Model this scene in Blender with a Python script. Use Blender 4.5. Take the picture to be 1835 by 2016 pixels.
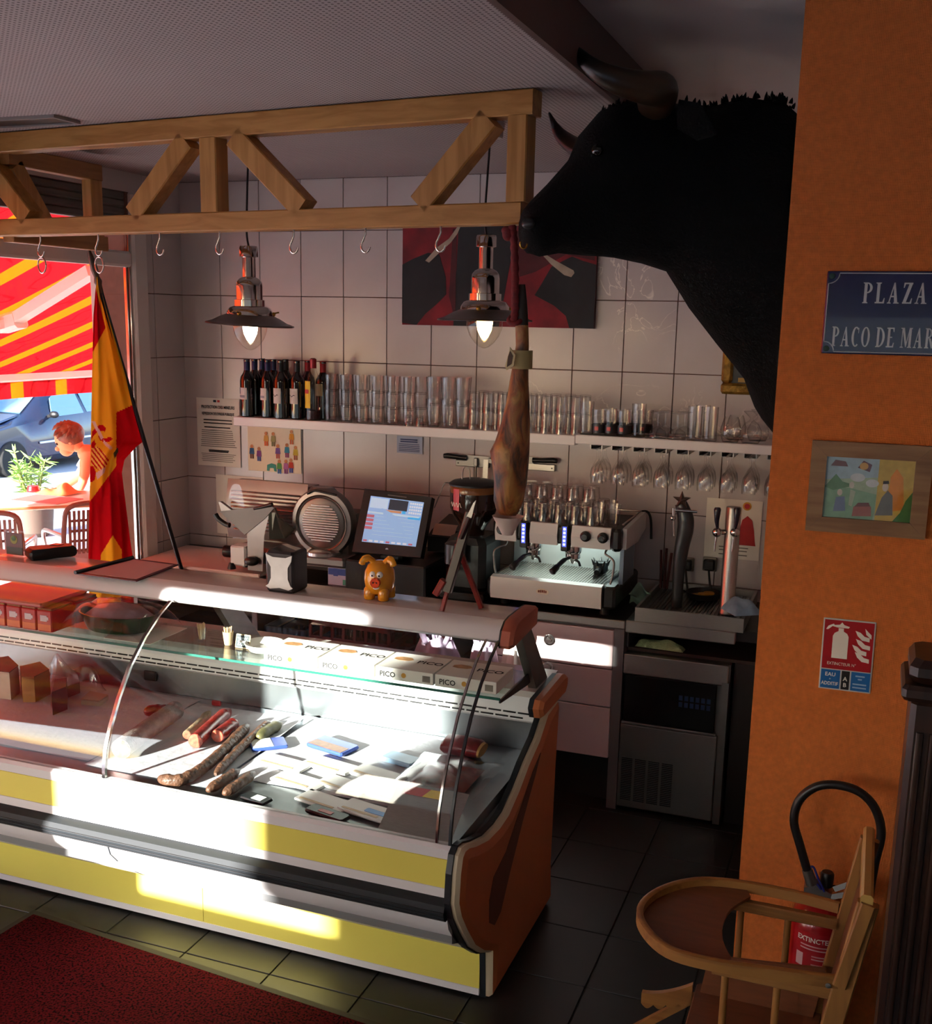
import bpy, math, random
import numpy as np
from mathutils import Vector, Matrix
random.seed(7)
for o in list(bpy.data.objects): bpy.data.objects.remove(o)
SC = bpy.context.scene
COL = SC.collection
PI = math.pi
# ------------------------------------------------------------------ camera
CAM = np.array([3.596, -5.161, 2.153]); FPX = 2150.0; PPX, PPY = 917.5, 1073.0
_y, _p, _r = [math.radians(a) for a in (-20.4, -11.6, 1.13)]
FW = np.array([math.sin(_y)*math.cos(_p), math.cos(_y)*math.cos(_p), math.sin(_p)])
_rt = np.array([math.cos(_y), -math.sin(_y), 0.0]); _up = np.cross(_rt, FW)
RT = math.cos(_r)*_rt + math.sin(_r)*_up; UP = -math.sin(_r)*_rt + math.cos(_r)*_up
cd = bpy.data.cameras.new('camera'); cam = bpy.data.objects.new('camera', cd); COL.objects.link(cam)
cd.sensor_fit = 'HORIZONTAL'; cd.sensor_width = 36.0; cd.lens = FPX/1835*36.0
cd.shift_y = (PPY-1008)/1835; cd.clip_start = 0.02; cd.clip_end = 200
cam.matrix_world = Matrix(((RT[0], UP[0], -FW[0], CAM[0]), (RT[1], UP[1], -FW[1], CAM[1]), (RT[2], UP[2], -FW[2], CAM[2]), (0, 0, 0, 1)))
SC.camera = cam
# ------------------------------------------------------------------ light and exposure
SC.view_settings.view_transform = 'Standard'
try: SC.view_settings.look = 'None'
except Exception: pass
SC.view_settings.gamma = 1.0; SC.view_settings.use_curve_mapping = False
SC.view_settings.exposure = 0.02
SC.cycles.transparent_max_bounces = 40
SC.cycles.max_bounces = 6
SC.cycles.use_adaptive_sampling = True
SC.cycles.adaptive_threshold = 0.1
SC.cycles.adaptive_min_samples = 20
SC.cycles.sample_clamp_indirect = 6.0
W = bpy.data.worlds.new('world'); SC.world = W; W.use_nodes = True
nt = W.node_tree; nt.nodes.clear()
sky = nt.nodes.new('ShaderNodeTexSky'); sky.sky_type = 'NISHITA'; sky.sun_disc = False
sky.sun_elevation = math.radians(30); sky.sun_rotation = math.radians(200); sky.altitude = 200; sky.air_density = 1.0; sky.dust_density = 1.5
bg = nt.nodes.new('ShaderNodeBackground'); bg.inputs[1].default_value = 1.1
wo = nt.nodes.new('ShaderNodeOutputWorld')
nt.links.new(sky.outputs[0], bg.inputs[0]); nt.links.new(bg.outputs[0], wo.inputs[0])
SUN_D = Vector((0.355, 1.0, -0.28)).normalized()
sl = bpy.data.lights.new('sun', 'SUN'); sl.energy = 34.0; sl.angle = math.radians(0.6); sl.color = (1.0, 0.955, 0.89)
so = bpy.data.objects.new('sun', sl); COL.objects.link(so); so.rotation_euler = SUN_D.to_track_quat('-Z', 'Y').to_euler()
so.location = (-2, -12, 6)
def portal(name, loc, size, direction):
    l = bpy.data.lights.new(name, 'AREA'); l.shape = 'RECTANGLE'; l.size, l.size_y = size
    l.cycles.is_portal = True
    o = bpy.data.objects.new(name, l); COL.objects.link(o); o.location = loc
    o.rotation_euler = Vector(direction).to_track_quat('-Z', 'Z').to_euler()
portal('portal_side', (-0.02, -2.45, 1.35), (4.2, 2.7), (1, 0, 0))
portal('portal_front', (2.4, -5.52, 1.62), (4.8, 1.22), (0, 1, 0))
# ------------------------------------------------------------------ helpers
def ray(px, py): return FW + RT*((px-PPX)/FPX) - UP*((py-PPY)/FPX)
def onY(px, py, v):
    d = ray(px, py); t = (v-CAM[1])/d[1]; return Vector(CAM+t*d)
def onZ(px, py, v):
    d = ray(px, py); t = (v-CAM[2])/d[2]; return Vector(CAM+t*d)
def onX(px, py, v):
    d = ray(px, py); t = (v-CAM[0])/d[0]; return Vector(CAM+t*d)
def lin(c):
    if isinstance(c, str):
        c = c.lstrip('#'); c = [int(c[i:i+2], 16)/255 for i in (0, 2, 4)]
    return tuple(x/12.92 if x <= 0.04045 else ((x+0.055)/1.055)**2.4 for x in c)+(1.0,)
MATS = {}
def mk(name, col, rough=0.5, metal=0.0, var=0.0, scale=12.0, bump=0.0, bscale=None, stretch=None, emit=None, estr=0.0, spec=0.5, coat=0.0, trans=0.0):
    if name in MATS: return MATS[name]
    m = bpy.data.materials.new(name); m.use_nodes = True; n = m.node_tree.nodes; L = m.node_tree.links
    b = n['Principled BSDF']; c = lin(col)
    b.inputs['Base Color'].default_value = c; b.inputs['Roughness'].default_value = rough; b.inputs['Metallic'].default_value = metal
    b.inputs['Specular IOR Level'].default_value = spec; b.inputs['Coat Weight'].default_value = coat
    if trans: b.inputs['Transmission Weight'].default_value = trans
    if emit is not None:
        b.inputs['Emission Color'].default_value = lin(emit); b.inputs['Emission Strength'].default_value = estr
    tc = mp = None
    if var or bump:
        tc = n.new('ShaderNodeTexCoord'); mp = n.new('ShaderNodeMapping'); L.new(tc.outputs['Object'], mp.inputs[0])
        if stretch: mp.inputs['Scale'].default_value = stretch
    if var:
        t = n.new('ShaderNodeTexNoise'); t.inputs['Scale'].default_value = scale; t.inputs['Detail'].default_value = 5; L.new(mp.outputs[0], t.inputs[0])
        r = n.new('ShaderNodeValToRGB'); r.color_ramp.elements[0].position = 0.3; r.color_ramp.elements[1].position = 0.7
        r.color_ramp.elements[0].color = tuple(x*(1-var) for x in c[:3])+(1,); r.color_ramp.elements[1].color = tuple(min(1, x*(1+var)) for x in c[:3])+(1,)
        L.new(t.outputs[0], r.inputs[0]); L.new(r.outputs[0], b.inputs['Base Color'])
    if bump:
        t2 = n.new('ShaderNodeTexNoise'); t2.inputs['Scale'].default_value = bscale or scale*3; t2.inputs['Detail'].default_value = 3; L.new(mp.outputs[0], t2.inputs[0])
        bp = n.new('ShaderNodeBump'); bp.inputs['Strength'].default_value = bump; bp.inputs['Distance'].default_value = 0.01
        L.new(t2.outputs[0], bp.inputs['Height']); L.new(bp.outputs[0], b.inputs['Normal'])
    MATS[name] = m; return m
def glassmat(name, tint=(1, 1, 1), refl=1.0, rough=0.02, base=0.03, ior=1.5, edge=0.0):
    if name in MATS: return MATS[name]
    m = bpy.data.materials.new(name); m.use_nodes = True; n = m.node_tree.nodes; L = m.node_tree.links; n.clear()
    t = n.new('ShaderNodeBsdfTransparent'); t.inputs[0].default_value = tuple(tint)+(1,)
    g = n.new('ShaderNodeBsdfGlossy'); g.inputs['Roughness'].default_value = rough
    lw = n.new('ShaderNodeLayerWeight'); lw.inputs[0].default_value = 0.5
    f = n.new('ShaderNodeMath'); f.operation = 'POWER'; f.inputs[1].default_value = 4.0; L.new(lw.outputs['Facing'], f.inputs[0])
    ma = n.new('ShaderNodeMath'); ma.operation = 'MULTIPLY_ADD'; ma.inputs[1].default_value = refl; ma.inputs[2].default_value = base; ma.use_clamp = True
    if edge:
        cm = n.new('ShaderNodeMixRGB'); p3 = n.new('ShaderNodeMath'); p3.operation = 'POWER'; p3.inputs[1].default_value = 3.0; L.new(lw.outputs['Facing'], p3.inputs[0]); L.new(p3.outputs[0], cm.inputs[0]); cm.inputs[1].default_value = tuple(tint)+(1,); cm.inputs[2].default_value = (edge, edge, edge, 1); L.new(cm.outputs[0], t.inputs[0])
    mx = n.new('ShaderNodeMixShader'); o = n.new('ShaderNodeOutputMaterial')
    L.new(f.outputs[0], ma.inputs[0]); L.new(ma.outputs[0], mx.inputs[0]); L.new(t.outputs[0], mx.inputs[1]); L.new(g.outputs[0], mx.inputs[2]); L.new(mx.outputs[0], o.inputs[0])
    MATS[name] = m; return m
def woodmat(name, c1, c2, axis=0, scale=1.0, rough=0.45, knots=True):
    if name in MATS: return MATS[name]
    m = bpy.data.materials.new(name); m.use_nodes = True; n = m.node_tree.nodes; L = m.node_tree.links; b = n['Principled BSDF']
    tc = n.new('ShaderNodeTexCoord'); mp = n.new('ShaderNodeMapping'); L.new(tc.outputs['Object'], mp.inputs[0])
    s = [22*scale]*3; s[axis] = 1.6*scale; mp.inputs['Scale'].default_value = s
    t = n.new('ShaderNodeTexNoise'); t.inputs['Scale'].default_value = 1.6; t.inputs['Detail'].default_value = 6; t.inputs['Distortion'].default_value = 0.6; L.new(mp.outputs[0], t.inputs[0])
    r = n.new('ShaderNodeValToRGB'); r.color_ramp.elements[0].position = 0.35; r.color_ramp.elements[1].position = 0.62
    r.color_ramp.elements[0].color = lin(c1); r.color_ramp.elements[1].color = lin(c2); L.new(t.outputs[0], r.inputs[0])
    out = r.outputs[0]
    if knots:
        v = n.new('ShaderNodeTexVoronoi'); v.inputs['Scale'].default_value = 3.1; L.new(tc.outputs['Object'], v.inputs[0])
        kr = n.new('ShaderNodeValToRGB'); kr.color_ramp.elements[0].position = 0.035; kr.color_ramp.elements[1].position = 0.075
        kr.color_ramp.elements[0].color = (0.22, 0.14, 0.1, 1); kr.color_ramp.elements[1].color = (1, 1, 1, 1); L.new(v.outputs['Distance'], kr.inputs[0])
        mx = n.new('ShaderNodeMixRGB'); mx.blend_type = 'MULTIPLY'; mx.inputs[0].default_value = 1; L.new(out, mx.inputs[1]); L.new(kr.outputs[0], mx.inputs[2]); out = mx.outputs[0]
    L.new(out, b.inputs['Base Color']); b.inputs['Roughness'].default_value = rough
    MATS[name] = m; return m

class MB:
    """collects geometry for ONE mesh object"""
    def __init__(s): s.v = []; s.f = []; s.mi = []; s.m = 0
    def add(s, vs, fs):
        o = len(s.v); s.v += [tuple(v) for v in vs]; s.f += [tuple(i+o for i in f) for f in fs]; s.mi += [s.m]*len(fs); return s
    def box(s, x0, x1, y0, y1, z0, z1):
        v = [(x, y, z) for x in (x0, x1) for y in (y0, y1) for z in (z0, z1)]
        return s.add(v, [(0, 1, 3, 2), (4, 6, 7, 5), (0, 4, 5, 1), (2, 3, 7, 6), (0, 2, 6, 4), (1, 5, 7, 3)])
    def bbox(s, x0, x1, y0, y1, z0, z1, b=0.01):   # chamfered along its vertical edges and top/bottom
        b = min(b, (x1-x0)/2.01, (y1-y0)/2.01, (z1-z0)/2.01)
        def ring(z, i): return [(x0+b+i, y0+i, z), (x1-b-i, y0+i, z), (x1-i, y0+b+i, z), (x1-i, y1-b-i, z), (x1-b-i, y1-i, z), (x0+b+i, y1-i, z), (x0+i, y1-b-i, z), (x0+i, y0+b+i, z)]
        return s.loft([ring(z0, b*.6), ring(z0+b, 0), ring(z1-b, 0), ring(z1, b*.6)], cap=True)
    def loft(s, rings, cap=True, closed=True):
        n = len(rings[0]); o = len(s.v); vs = [p for r in rings for p in r]; fs = []
        for i in range(len(rings)-1):
            for j in range(n if closed else n-1):
                k = (j+1) % n; fs.append((i*n+j, i*n+k, (i+1)*n+k, (i+1)*n+j))
        if cap and closed: fs.append(tuple(range(n-1, -1, -1))); fs.append(tuple((len(rings)-1)*n+j for j in range(n)))
        return s.add(vs, fs)
    def beam(s, p0, p1, w, h, side=None, ch=0.0):   # rectangular bar; side = direction of w
        p0, p1 = Vector(p0), Vector(p1); d = (p1-p0).normalized()
        a = Vector(side) if side else (Vector((0, 0, 1)) if abs(d.z) < 0.9 else Vector((1, 0, 0))); a = (a-d*a.dot(d)).normalized(); b = d.cross(a)
        if ch: q = [(-w/2+ch, -h/2), (w/2-ch, -h/2), (w/2, -h/2+ch), (w/2, h/2-ch), (w/2-ch, h/2), (-w/2+ch, h/2), (-w/2, h/2-ch), (-w/2, -h/2+ch)]
        else: q = [(-w/2, -h/2), (w/2, -h/2), (w/2, h/2), (-w/2, h/2)]
        return s.loft([[p+a*x+b*y for x, y in q] for p in (p0, p1)])
    def tube(s, pts, r, seg=10, cap=True, sy=1.0):
        pts = [Vector(p) for p in pts]; n = len(pts); rs = r if isinstance(r, (list, tuple)) else [r]*n; rings = []
        t0 = (pts[1]-pts[0]).normalized(); a = t0.orthogonal().normalized()
        for i in range(n):
            t = (pts[min(i+1, n-1)]-pts[max(i-1, 0)]).normalized(); a = (a-t*a.dot(t)); a = a.normalized() if a.length > 1e-6 else t.orthogonal().normalized(); b = t.cross(a)
            rings.append([pts[i]+(a*math.cos(2*PI*j/seg)+b*math.sin(2*PI*j/seg)*sy)*rs[i] for j in range(seg)])
        return s.loft(rings, cap=cap)
    def lathe(s, prof, c=(0, 0, 0), seg=24, axis='z', cap=True, sx=1.0, sy=1.0, arc=2*PI):
        c = Vector(c); rings = []
        for r, z in prof:
            ring = []
            for j in range(seg):
                a = arc*j/seg; x, y = r*math.cos(a)*sx, r*math.sin(a)*sy
                ring.append(c+Vector((x, y, z) if axis == 'z' else (x, z, y) if axis == 'y' else (z, x, y)))
            if axis == 'y': ring.reverse()
            rings.append(ring)
        return s.loft(rings, cap=cap)
    def sphere(s, c, r, seg=16, rings=10, sc=(1, 1, 1), rot=None):
        c = Vector(c); R = []
        for i in range(1, rings):
            a = PI*i/rings; q = [Vector((r*math.sin(a)*math.cos(2*PI*j/seg)*sc[0], r*math.sin(a)*math.sin(2*PI*j/seg)*sc[1], -r*math.cos(a)*sc[2])) for j in range(seg)]
            R.append([c+((rot@p) if rot else p) for p in q])
        return s.loft(R)
    def prism(s, poly, ext):    # planar polygon (3-D points) extruded by ext
        ext = Vector(ext); a = [Vector(p) for p in poly]; return s.loft([a, [p+ext for p in a]])
    def profile(s, yz, x0, x1): # closed (y,z) outline extruded in x
        return s.loft([[(x0, y, z) for y, z in yz], [(x1, y, z) for y, z in yz]])
    def strip(s, yz, x0, x1, th=None): # open (y,z) polyline swept in x, single sheet
        n = len(yz); return s.add([(x0, y, z) for y, z in yz]+[(x1, y, z) for y, z in yz], [(i, i+1, n+i+1, n+i) for i in range(n-1)])
    def quad(s, a, b, c, d): return s.add([a, b, c, d], [(0, 1, 2, 3)])
    def grid(s, fn, nu, nv):
        vs = [fn(i/nu, j/nv) for j in range(nv+1) for i in range(nu+1)]; n = nu+1
        return s.add(vs, [(j*n+i, j*n+i+1, (j+1)*n+i+1, (j+1)*n+i) for j in range(nv) for i in range(nu)])
    def xf(s, M):
        s.v = [tuple(M@Vector(v)) for v in s.v]; return s
    def mesh(s, name, mats, off=(0, 0, 0), smooth=None):
        me = bpy.data.meshes.new(name); off = Vector(off)
        me.from_pydata([tuple(Vector(v)-off) for v in s.v], [], s.f)
        if not isinstance(mats, (list, tuple)): mats = [mats]
        for m in mats: me.materials.append(m)
        if len(mats) > 1: me.polygons.foreach_set('material_index', s.mi)
        if smooth is not None:
            me.polygons.foreach_set('use_smooth', [True]*len(me.polygons))
            if smooth < 179:
                try: me.set_sharp_from_angle(angle=math.radians(smooth))
                except Exception: pass
        me.update()
        import bmesh
        b = bmesh.new(); b.from_mesh(me); bmesh.ops.recalc_face_normals(b, faces=b.faces); b.to_mesh(me); b.free()
        return me
def tag(o, label=None, cat=None, group=None, kind=None):
    if label: o['label'] = label
    if cat: o['category'] = cat
    if group: o['group'] = group
    if kind: o['kind'] = kind
    return o
def thing(name, label, cat, loc=(0, 0, 0), rz=0.0, group=None, kind=None):
    o = bpy.data.objects.new(name, None); o.empty_display_size = 0.05; COL.objects.link(o); o.location = loc; o.rotation_euler = (0, 0, rz)
    return tag(o, label, cat, group, kind)
def wloc(o):
    v = Vector(o.location)
    while o.parent: o = o.parent; v = v+Vector(o.location)
    return v
def part(parent, name, mb, mat, smooth=30, world=True, label=None, kind=None):
    off = wloc(parent) if world else (0, 0, 0)
    o = bpy.data.objects.new(name, mb.mesh(name, mat, off, smooth)); COL.objects.link(o); o.parent = parent
    if label: o['label'] = label
    if kind: o['kind'] = kind
    return o
def solo(name, mb, mat, label, cat, loc=(0, 0, 0), group=None, smooth=30, world=True, kind=None, rz=0.0):
    o = bpy.data.objects.new(name, mb.mesh(name, mat, loc if world else (0, 0, 0), smooth)); COL.objects.link(o); o.location = loc; o.rotation_euler = (0, 0, rz)
    return tag(o, label, cat, group, kind)
def struct(name, mb, mat, smooth=None): 
    o = bpy.data.objects.new(name, mb.mesh(name, mat, (0, 0, 0), smooth)); COL.objects.link(o); o['kind'] = 'structure'; return o
def dup(root, loc, rz=None, label=None):
    r = root.copy(); COL.objects.link(r); r.location = loc
    if rz is not None: r.rotation_euler = (0, 0, rz)
    if label: r['label'] = label
    for ch in root.children:
        c = ch.copy(); COL.objects.link(c); c.parent = r
        for g in ch.children:
            d = g.copy(); COL.objects.link(d); d.parent = c
    return r
def text_mb(txt, size, origin, xdir, ydir, align='LEFT', bold=0.0, sx=1.0):
    cu = bpy.data.curves.new('t', 'FONT'); cu.body = txt; cu.size = size; cu.align_x = align; cu.offset = bold; cu.resolution_u = 2; cu.fill_mode = 'FRONT'
    o = bpy.data.objects.new('t', cu); COL.objects.link(o)
    dg = bpy.context.evaluated_depsgraph_get(); me = bpy.data.meshes.new_from_object(o.evaluated_get(dg))
    X, Yv, O = Vector(xdir).normalized(), Vector(ydir).normalized(), Vector(origin)
    mb = MB(); mb.add([O+X*v.co.x*sx+Yv*v.co.y for v in me.vertices], [tuple(p.vertices) for p in me.polygons])
    bpy.data.objects.remove(o); bpy.data.curves.remove(cu); bpy.data.meshes.remove(me)
    return mb
ORD = ['first', 'second', 'third', 'fourth', 'fifth', 'sixth', 'seventh', 'eighth', 'ninth', 'tenth']
def bez(pts, n=8):  # Catmull-Rom through points
    P = [Vector(p) for p in pts]; out = []
    for i in range(len(P)-1):
        a, b, c, d = P[max(i-1, 0)], P[i], P[i+1], P[min(i+2, len(P)-1)]
        for k in range(n):
            t = k/n; out.append(0.5*((2*b)+(c-a)*t+(2*a-5*b+4*c-d)*t*t+(3*b-a-3*c+d)*t**3))
    out.append(P[-1]); return out
# ================================================================== materials
M_white = mk('white_laminate', '#dcd8d6', 0.3, var=0.03, scale=5)
M_wallpaint = mk('wall_paint', '#b9b1ae', 0.8, var=0.05, scale=4)
M_grout = mk('tile_grout', '#6a4c40', 0.9, var=0.15, scale=30)
M_steel = mk('brushed_steel', '#b9b6b0', 0.32, 1.0, var=0.08, scale=40, stretch=(1, 1, 20))
M_chrome = mk('chrome', '#d8d4ce', 0.12, 1.0)
M_dsteel = mk('dull_steel', '#8f8d89', 0.42, 1.0, var=0.1, scale=15)
M_black = mk('black_plastic', '#141314', 0.38, var=0.1, scale=20)
M_rub = mk('black_rubber', '#1b1c20', 0.55)
M_paper = mk('paper', '#e6e0d4', 0.8, var=0.03, scale=10)
M_ink = mk('printed_ink', '#23211f', 0.8)
M_red = mk('red_paint', '#b01c1c', 0.35)
M_glass = glassmat('drinking_glass', (0.985, 0.985, 0.98), refl=0.6, base=0.05, edge=0.62)
M_pane = glassmat('window_glass', (0.98, 0.985, 0.985), refl=0.6, base=0.02)
M_caseglass = glassmat('case_glass', (0.94, 0.965, 0.955), refl=0.7, base=0.035)
M_shelfglass = glassmat('shelf_glass', (0.86, 0.93, 0.90), refl=0.7, base=0.04)
M_greenedge = mk('green_glass_edge', '#2f6a5c', 0.15, spec=0.8)
M_film = glassmat('plastic_film', (0.95, 0.94, 0.95), refl=0.9, rough=0.15, base=0.08)
M_pine = woodmat('pine', '#a06c2e', '#b98444', 0)
M_pinez = woodmat('pine_upright', '#a06c2e', '#b98444', 2)
M_pinew = woodmat('pine_warm', '#935e2c', '#a8733c', 1)
# tile: pale cream, soft clouding, some white veining
def tilemat(name, veins):
    m = mk(name, '#c4bbb8', 0.22, var=0.06, scale=3.5); n = m.node_tree.nodes; L = m.node_tree.links; b = n['Principled BSDF']
    if veins:
        src = b.inputs['Base Color'].links[0].from_socket; tc = [x for x in n if x.type == 'TEX_COORD'][0]
        g = n.new('ShaderNodeNewGeometry')
        t = n.new('ShaderNodeTexNoise'); t.inputs['Scale'].default_value = 5; t.inputs['Detail'].default_value = 4; t.inputs['Distortion'].default_value = 1.5; L.new(g.outputs['Position'], t.inputs[0])
        r = n.new('ShaderNodeValToRGB'); e = r.color_ramp.elements; e[0].position = 0.485; e[1].position = 0.515; e[0].color = (0, 0, 0, 1); e[1].color = (0, 0, 0, 1)
        k = r.color_ramp.elements.new(0.5); k.color = (1, 1, 1, 1); L.new(t.outputs[0], r.inputs[0])
        t2 = n.new('ShaderNodeTexNoise'); t2.inputs['Scale'].default_value = 2.2; L.new(g.outputs['Position'], t2.inputs[0])
        r2 = n.new('ShaderNodeValToRGB'); r2.color_ramp.elements[0].position = 0.5; r2.color_ramp.elements[1].position = 0.6; L.new(t2.outputs[0], r2.inputs[0])
        ml = n.new('ShaderNodeMath'); ml.operation = 'MULTIPLY'; L.new(r.outputs[0], ml.inputs[0]); L.new(r2.outputs[0], ml.inputs[1])
        mx = n.new('ShaderNodeMixRGB'); L.new(ml.outputs[0], mx.inputs[0]); L.new(src, mx.inputs[1]); mx.inputs[2].default_value = lin('#efe8dd'); L.new(mx.outputs[0], b.inputs['Base Color'])
    return m
M_tile = tilemat('wall_tile', False); M_tilev = tilemat('veined_wall_tile', True)
M_floor = mk('floor_tile', '#1d1c1a', 0.5, var=0.2, scale=6, bump=0.05)
M_fgrout = mk('floor_grout', '#33312b', 0.9)
# perforated ceiling
def perfmat():
    m = mk('perforated_panel', '#a89d9b', 0.85, var=0.04, scale=3); n = m.node_tree.nodes; L = m.node_tree.links; b = n['Principled BSDF']
    src = b.inputs['Base Color'].links[0].from_socket; g = n.new('ShaderNodeNewGeometry')
    sc = n.new('ShaderNodeVectorMath'); sc.operation = 'MULTIPLY'; sc.inputs[1].default_value = (64, 64, 0); L.new(g.outputs['Position'], sc.inputs[0])
    fr = n.new('ShaderNodeVectorMath'); fr.operation = 'FRACTION'; L.new(sc.outputs[0], fr.inputs[0])
    sb = n.new('ShaderNodeVectorMath'); sb.operation = 'SUBTRACT'; sb.inputs[1].default_value = (.5, .5, 0); L.new(fr.outputs[0], sb.inputs[0])
    le = n.new('ShaderNodeVectorMath'); le.operation = 'LENGTH'; L.new(sb.outputs[0], le.inputs[0])
    gt = n.new('ShaderNodeMapRange'); gt.inputs['From Min'].default_value = 0.20; gt.inputs['From Max'].default_value = 0.27; L.new(le.outputs['Value'], gt.inputs['Value'])
    mx = n.new('ShaderNodeMixRGB'); L.new(gt.outputs[0], mx.inputs[0]); mx.inputs[1].default_value = lin('#544a49'); L.new(src, mx.inputs[2]); L.new(mx.outputs[0], b.inputs['Base Color'])
    return m
M_perf = perfmat()
# woven orange wallpaper
def orangemat():
    m = mk('orange_wallpaper', '#e07a32', 0.75, var=0.10, scale=60); n = m.node_tree.nodes; L = m.node_tree.links; b = n['Principled BSDF']
    g = n.new('ShaderNodeNewGeometry'); w = []
    for k, (s, ph) in enumerate(((150, 0), (210, 2))):
        t = n.new('ShaderNodeTexWave'); t.wave_type = 'BANDS'; t.bands_direction = 'X' if k == 0 else 'Z'; t.inputs['Scale'].default_value = s/2; t.inputs['Distortion'].default_value = 1.5; t.inputs['Detail'].default_value = 1
        L.new(g.outputs['Position'], t.inputs[0]); w.append(t)
    ml = n.new('ShaderNodeMath'); ml.operation = 'MULTIPLY'; L.new(w[0].outputs['Fac'], ml.inputs[0]); L.new(w[1].outputs['Fac'], ml.inputs[1])
    bp = n.new('ShaderNodeBump'); bp.inputs['Strength'].default_value = 0.6; bp.inputs['Distance'].default_value = 0.004; L.new(ml.outputs[0], bp.inputs['Height']); L.new(bp.outputs[0], b.inputs['Normal'])
    return m
M_orange = orangemat()
# ================================================================== the setting
ZC = 2.845       # perforated ceiling
# floor slab with tiles as its pieces
fl = struct('floor', MB().box(-0.3, 6.0, -5.6, 0.0, -0.12, -0.006), M_fgrout)
T = 1/3; tm = MB().bbox(0.0025, T-0.0025, 0.0025, T-0.0025, -0.008, 0.0, 0.002).mesh('floor_tile', M_floor)
nfl = 0
for i in range(-1, 17):
    for j in range(-10, 7):
        x, y = 2.528-T*6+T*(i-1), -2.30+T*j
        if x+T < 0.3 or x > 4.2 or y+T < -4.3 or y > -0.05: continue
        o = bpy.data.objects.new('floor_tile', tm); COL.objects.link(o); o.parent = fl; o.location = (x, y, 0); nfl += 1
# back wall with tiles
TW, TH = 0.245, 0.33; RZ = 2.26
wb = struct('wall_back', MB().box(-0.02, 6.0, 0.006, 0.2, -0.1, 3.3), M_grout)
part(wb, 'plaster', MB().box(2.74, 6.0, -0.004, 0.006, 2.85, 3.3), M_wallpaint, smooth=None)
tms = {}
def tilemesh(w, h, m, ax):
    k = (round(w, 4), round(h, 4), m.name, ax)
    if k not in tms:
        g = 0.0019
        mb = MB().bbox(g, w-g, -0.004, 0.008, g, h-g, 0.0016) if ax == 'x' else MB().bbox(-0.008, 0.004, g, w-g, g, h-g, 0.0016)
        tms[k] = mb.mesh('wall_tile', m)
    return tms[k]
for c in range(0, 15):
    for r in range(-2, 7):
        z1 = RZ-TH*r; z0 = z1-TH
        if r == -2: z1 = min(z1, ZC)
        z0 = max(z0, 0.0)
        if z1-z0 < 0.05 or z1 < 0.6: continue
        v = c in (8, 9, 10, 11, 12) and r in (-1, 0, 1) and (c, r) not in ((11, 0),)
        o = bpy.data.objects.new('wall_tile', tilemesh(TW, z1-z0, M_tilev if v else M_tile, 'x')); COL.objects.link(o); o.parent = wb; o.location = (c*TW, 0, z0)
# left wall: tiled return, then the big street window
wl = struct('wall_left', MB().box(-0.2, -0.006, -0.45, 0.0, 0, 3.0).box(-0.2, -0.006, -5.45, -0.315, 2.755, 3.0).box(-0.16, -0.006, -5.45, -4.75, 0, 2.755), M_grout)
part(wl, 'plaster', MB().box(-0.01, 0.0, -5.45, -0.27, 2.75, ZC), M_wallpaint, smooth=None)
for r in range(-2, 7):
    z1 = RZ-TH*r; z0 = max(z1-TH, 0); z1 = min(z1, ZC)
    if z1 < 0.3: continue
    for (y0, w) in ((-0.252, 0.25), (-0.314, 0.06)):
        o = bpy.data.objects.new('wall_tile', tilemesh(w, z1-z0, M_tile, 'y')); COL.objects.link(o); o.parent = wl; o.location = (0, y0, z0)
M_frame = mk('window_frame_paint', '#d9d2cc', 0.35)
M_shut = mk('roller_shutter', '#5d5a55', 0.6, var=0.1, scale=10)
w1 = tag(bpy.data.objects.new('window_1', None), kind='structure'); COL.objects.link(w1); w1.location = (0, -0.45, 0)
part(w1, 'window_frame', MB().bbox(-0.06, 0.02, -0.43, -0.315, 0, 2.75, 0.012).bbox(-0.05, 0.012, -4.75, -0.43, 2.385, 2.462, 0.012).bbox(-0.05, 0.012, -4.75, -0.43, 0.0, 0.12, 0.01).bbox(-0.05, 0.015, -4.75, -4.66, 0, 2.6, 0.01).bbox(-0.05, 0.012, -2.62, -2.54, 0, 2.6, 0.01), M_frame)
part(w1, 'sash_profile', MB().bbox(-0.04, 0.0, -0.447, -0.437, 0.12, 2.385, 0.003).bbox(-0.03, -0.01, -0.458, -0.449, 0.12, 2.385, 0.003).bbox(-0.04, 0.0, -0.447, -0.437, 2.46, 2.6, 0.003), M_chrome)
part(w1, 'pane', MB().box(-0.022, -0.018, -2.54, -0.45, 0.12, 2.385), M_pane, smooth=None)
part(w1, 'pane', MB().box(-0.022, -0.018, -4.66, -2.62, 0.12, 2.385), M_pane, smooth=None)
part(w1, 'pane', MB().box(-0.022, -0.018, -4.66, -0.45, 2.462, 2.6), M_pane, smooth=None)
for k in range(4):
    part(w1, 'shutter_slat', MB().bbox(-0.07, -0.012, -4.7, -0.43, 2.60+k*0.038, 2.636+k*0.038, 0.008), M_shut)
# front wall behind the camera, with the window the sun comes through
wf = struct('wall_front', MB().box(-0.3, 6.0, -5.65, -5.45, -0.1, 1.02).box(-0.3, 6.0, -5.65, -5.45, 2.215, 3.3).box(-0.3, 0.005, -5.65, -5.45, 1.02, 2.215).box(4.8, 6.0, -5.65, -5.45, 1.02, 2.215), M_wallpaint)
wr = struct('wall_right', MB().box(6.0, 6.2, -5.65, 0.2, -0.1, 3.0), M_wallpaint)
# orange wall: front face towards the room, the bull hangs on its side
YO = -1.98
wo_ = struct('wall_orange', MB().box(3.327, 6.0, YO+.002, -0.001, 0.0, 2.999), M_wallpaint)
part(wo_, 'wallpaper', MB().box(3.3268, 6.0, YO, YO+.002, 0.0, 2.999), M_orange, smooth=None)
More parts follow.
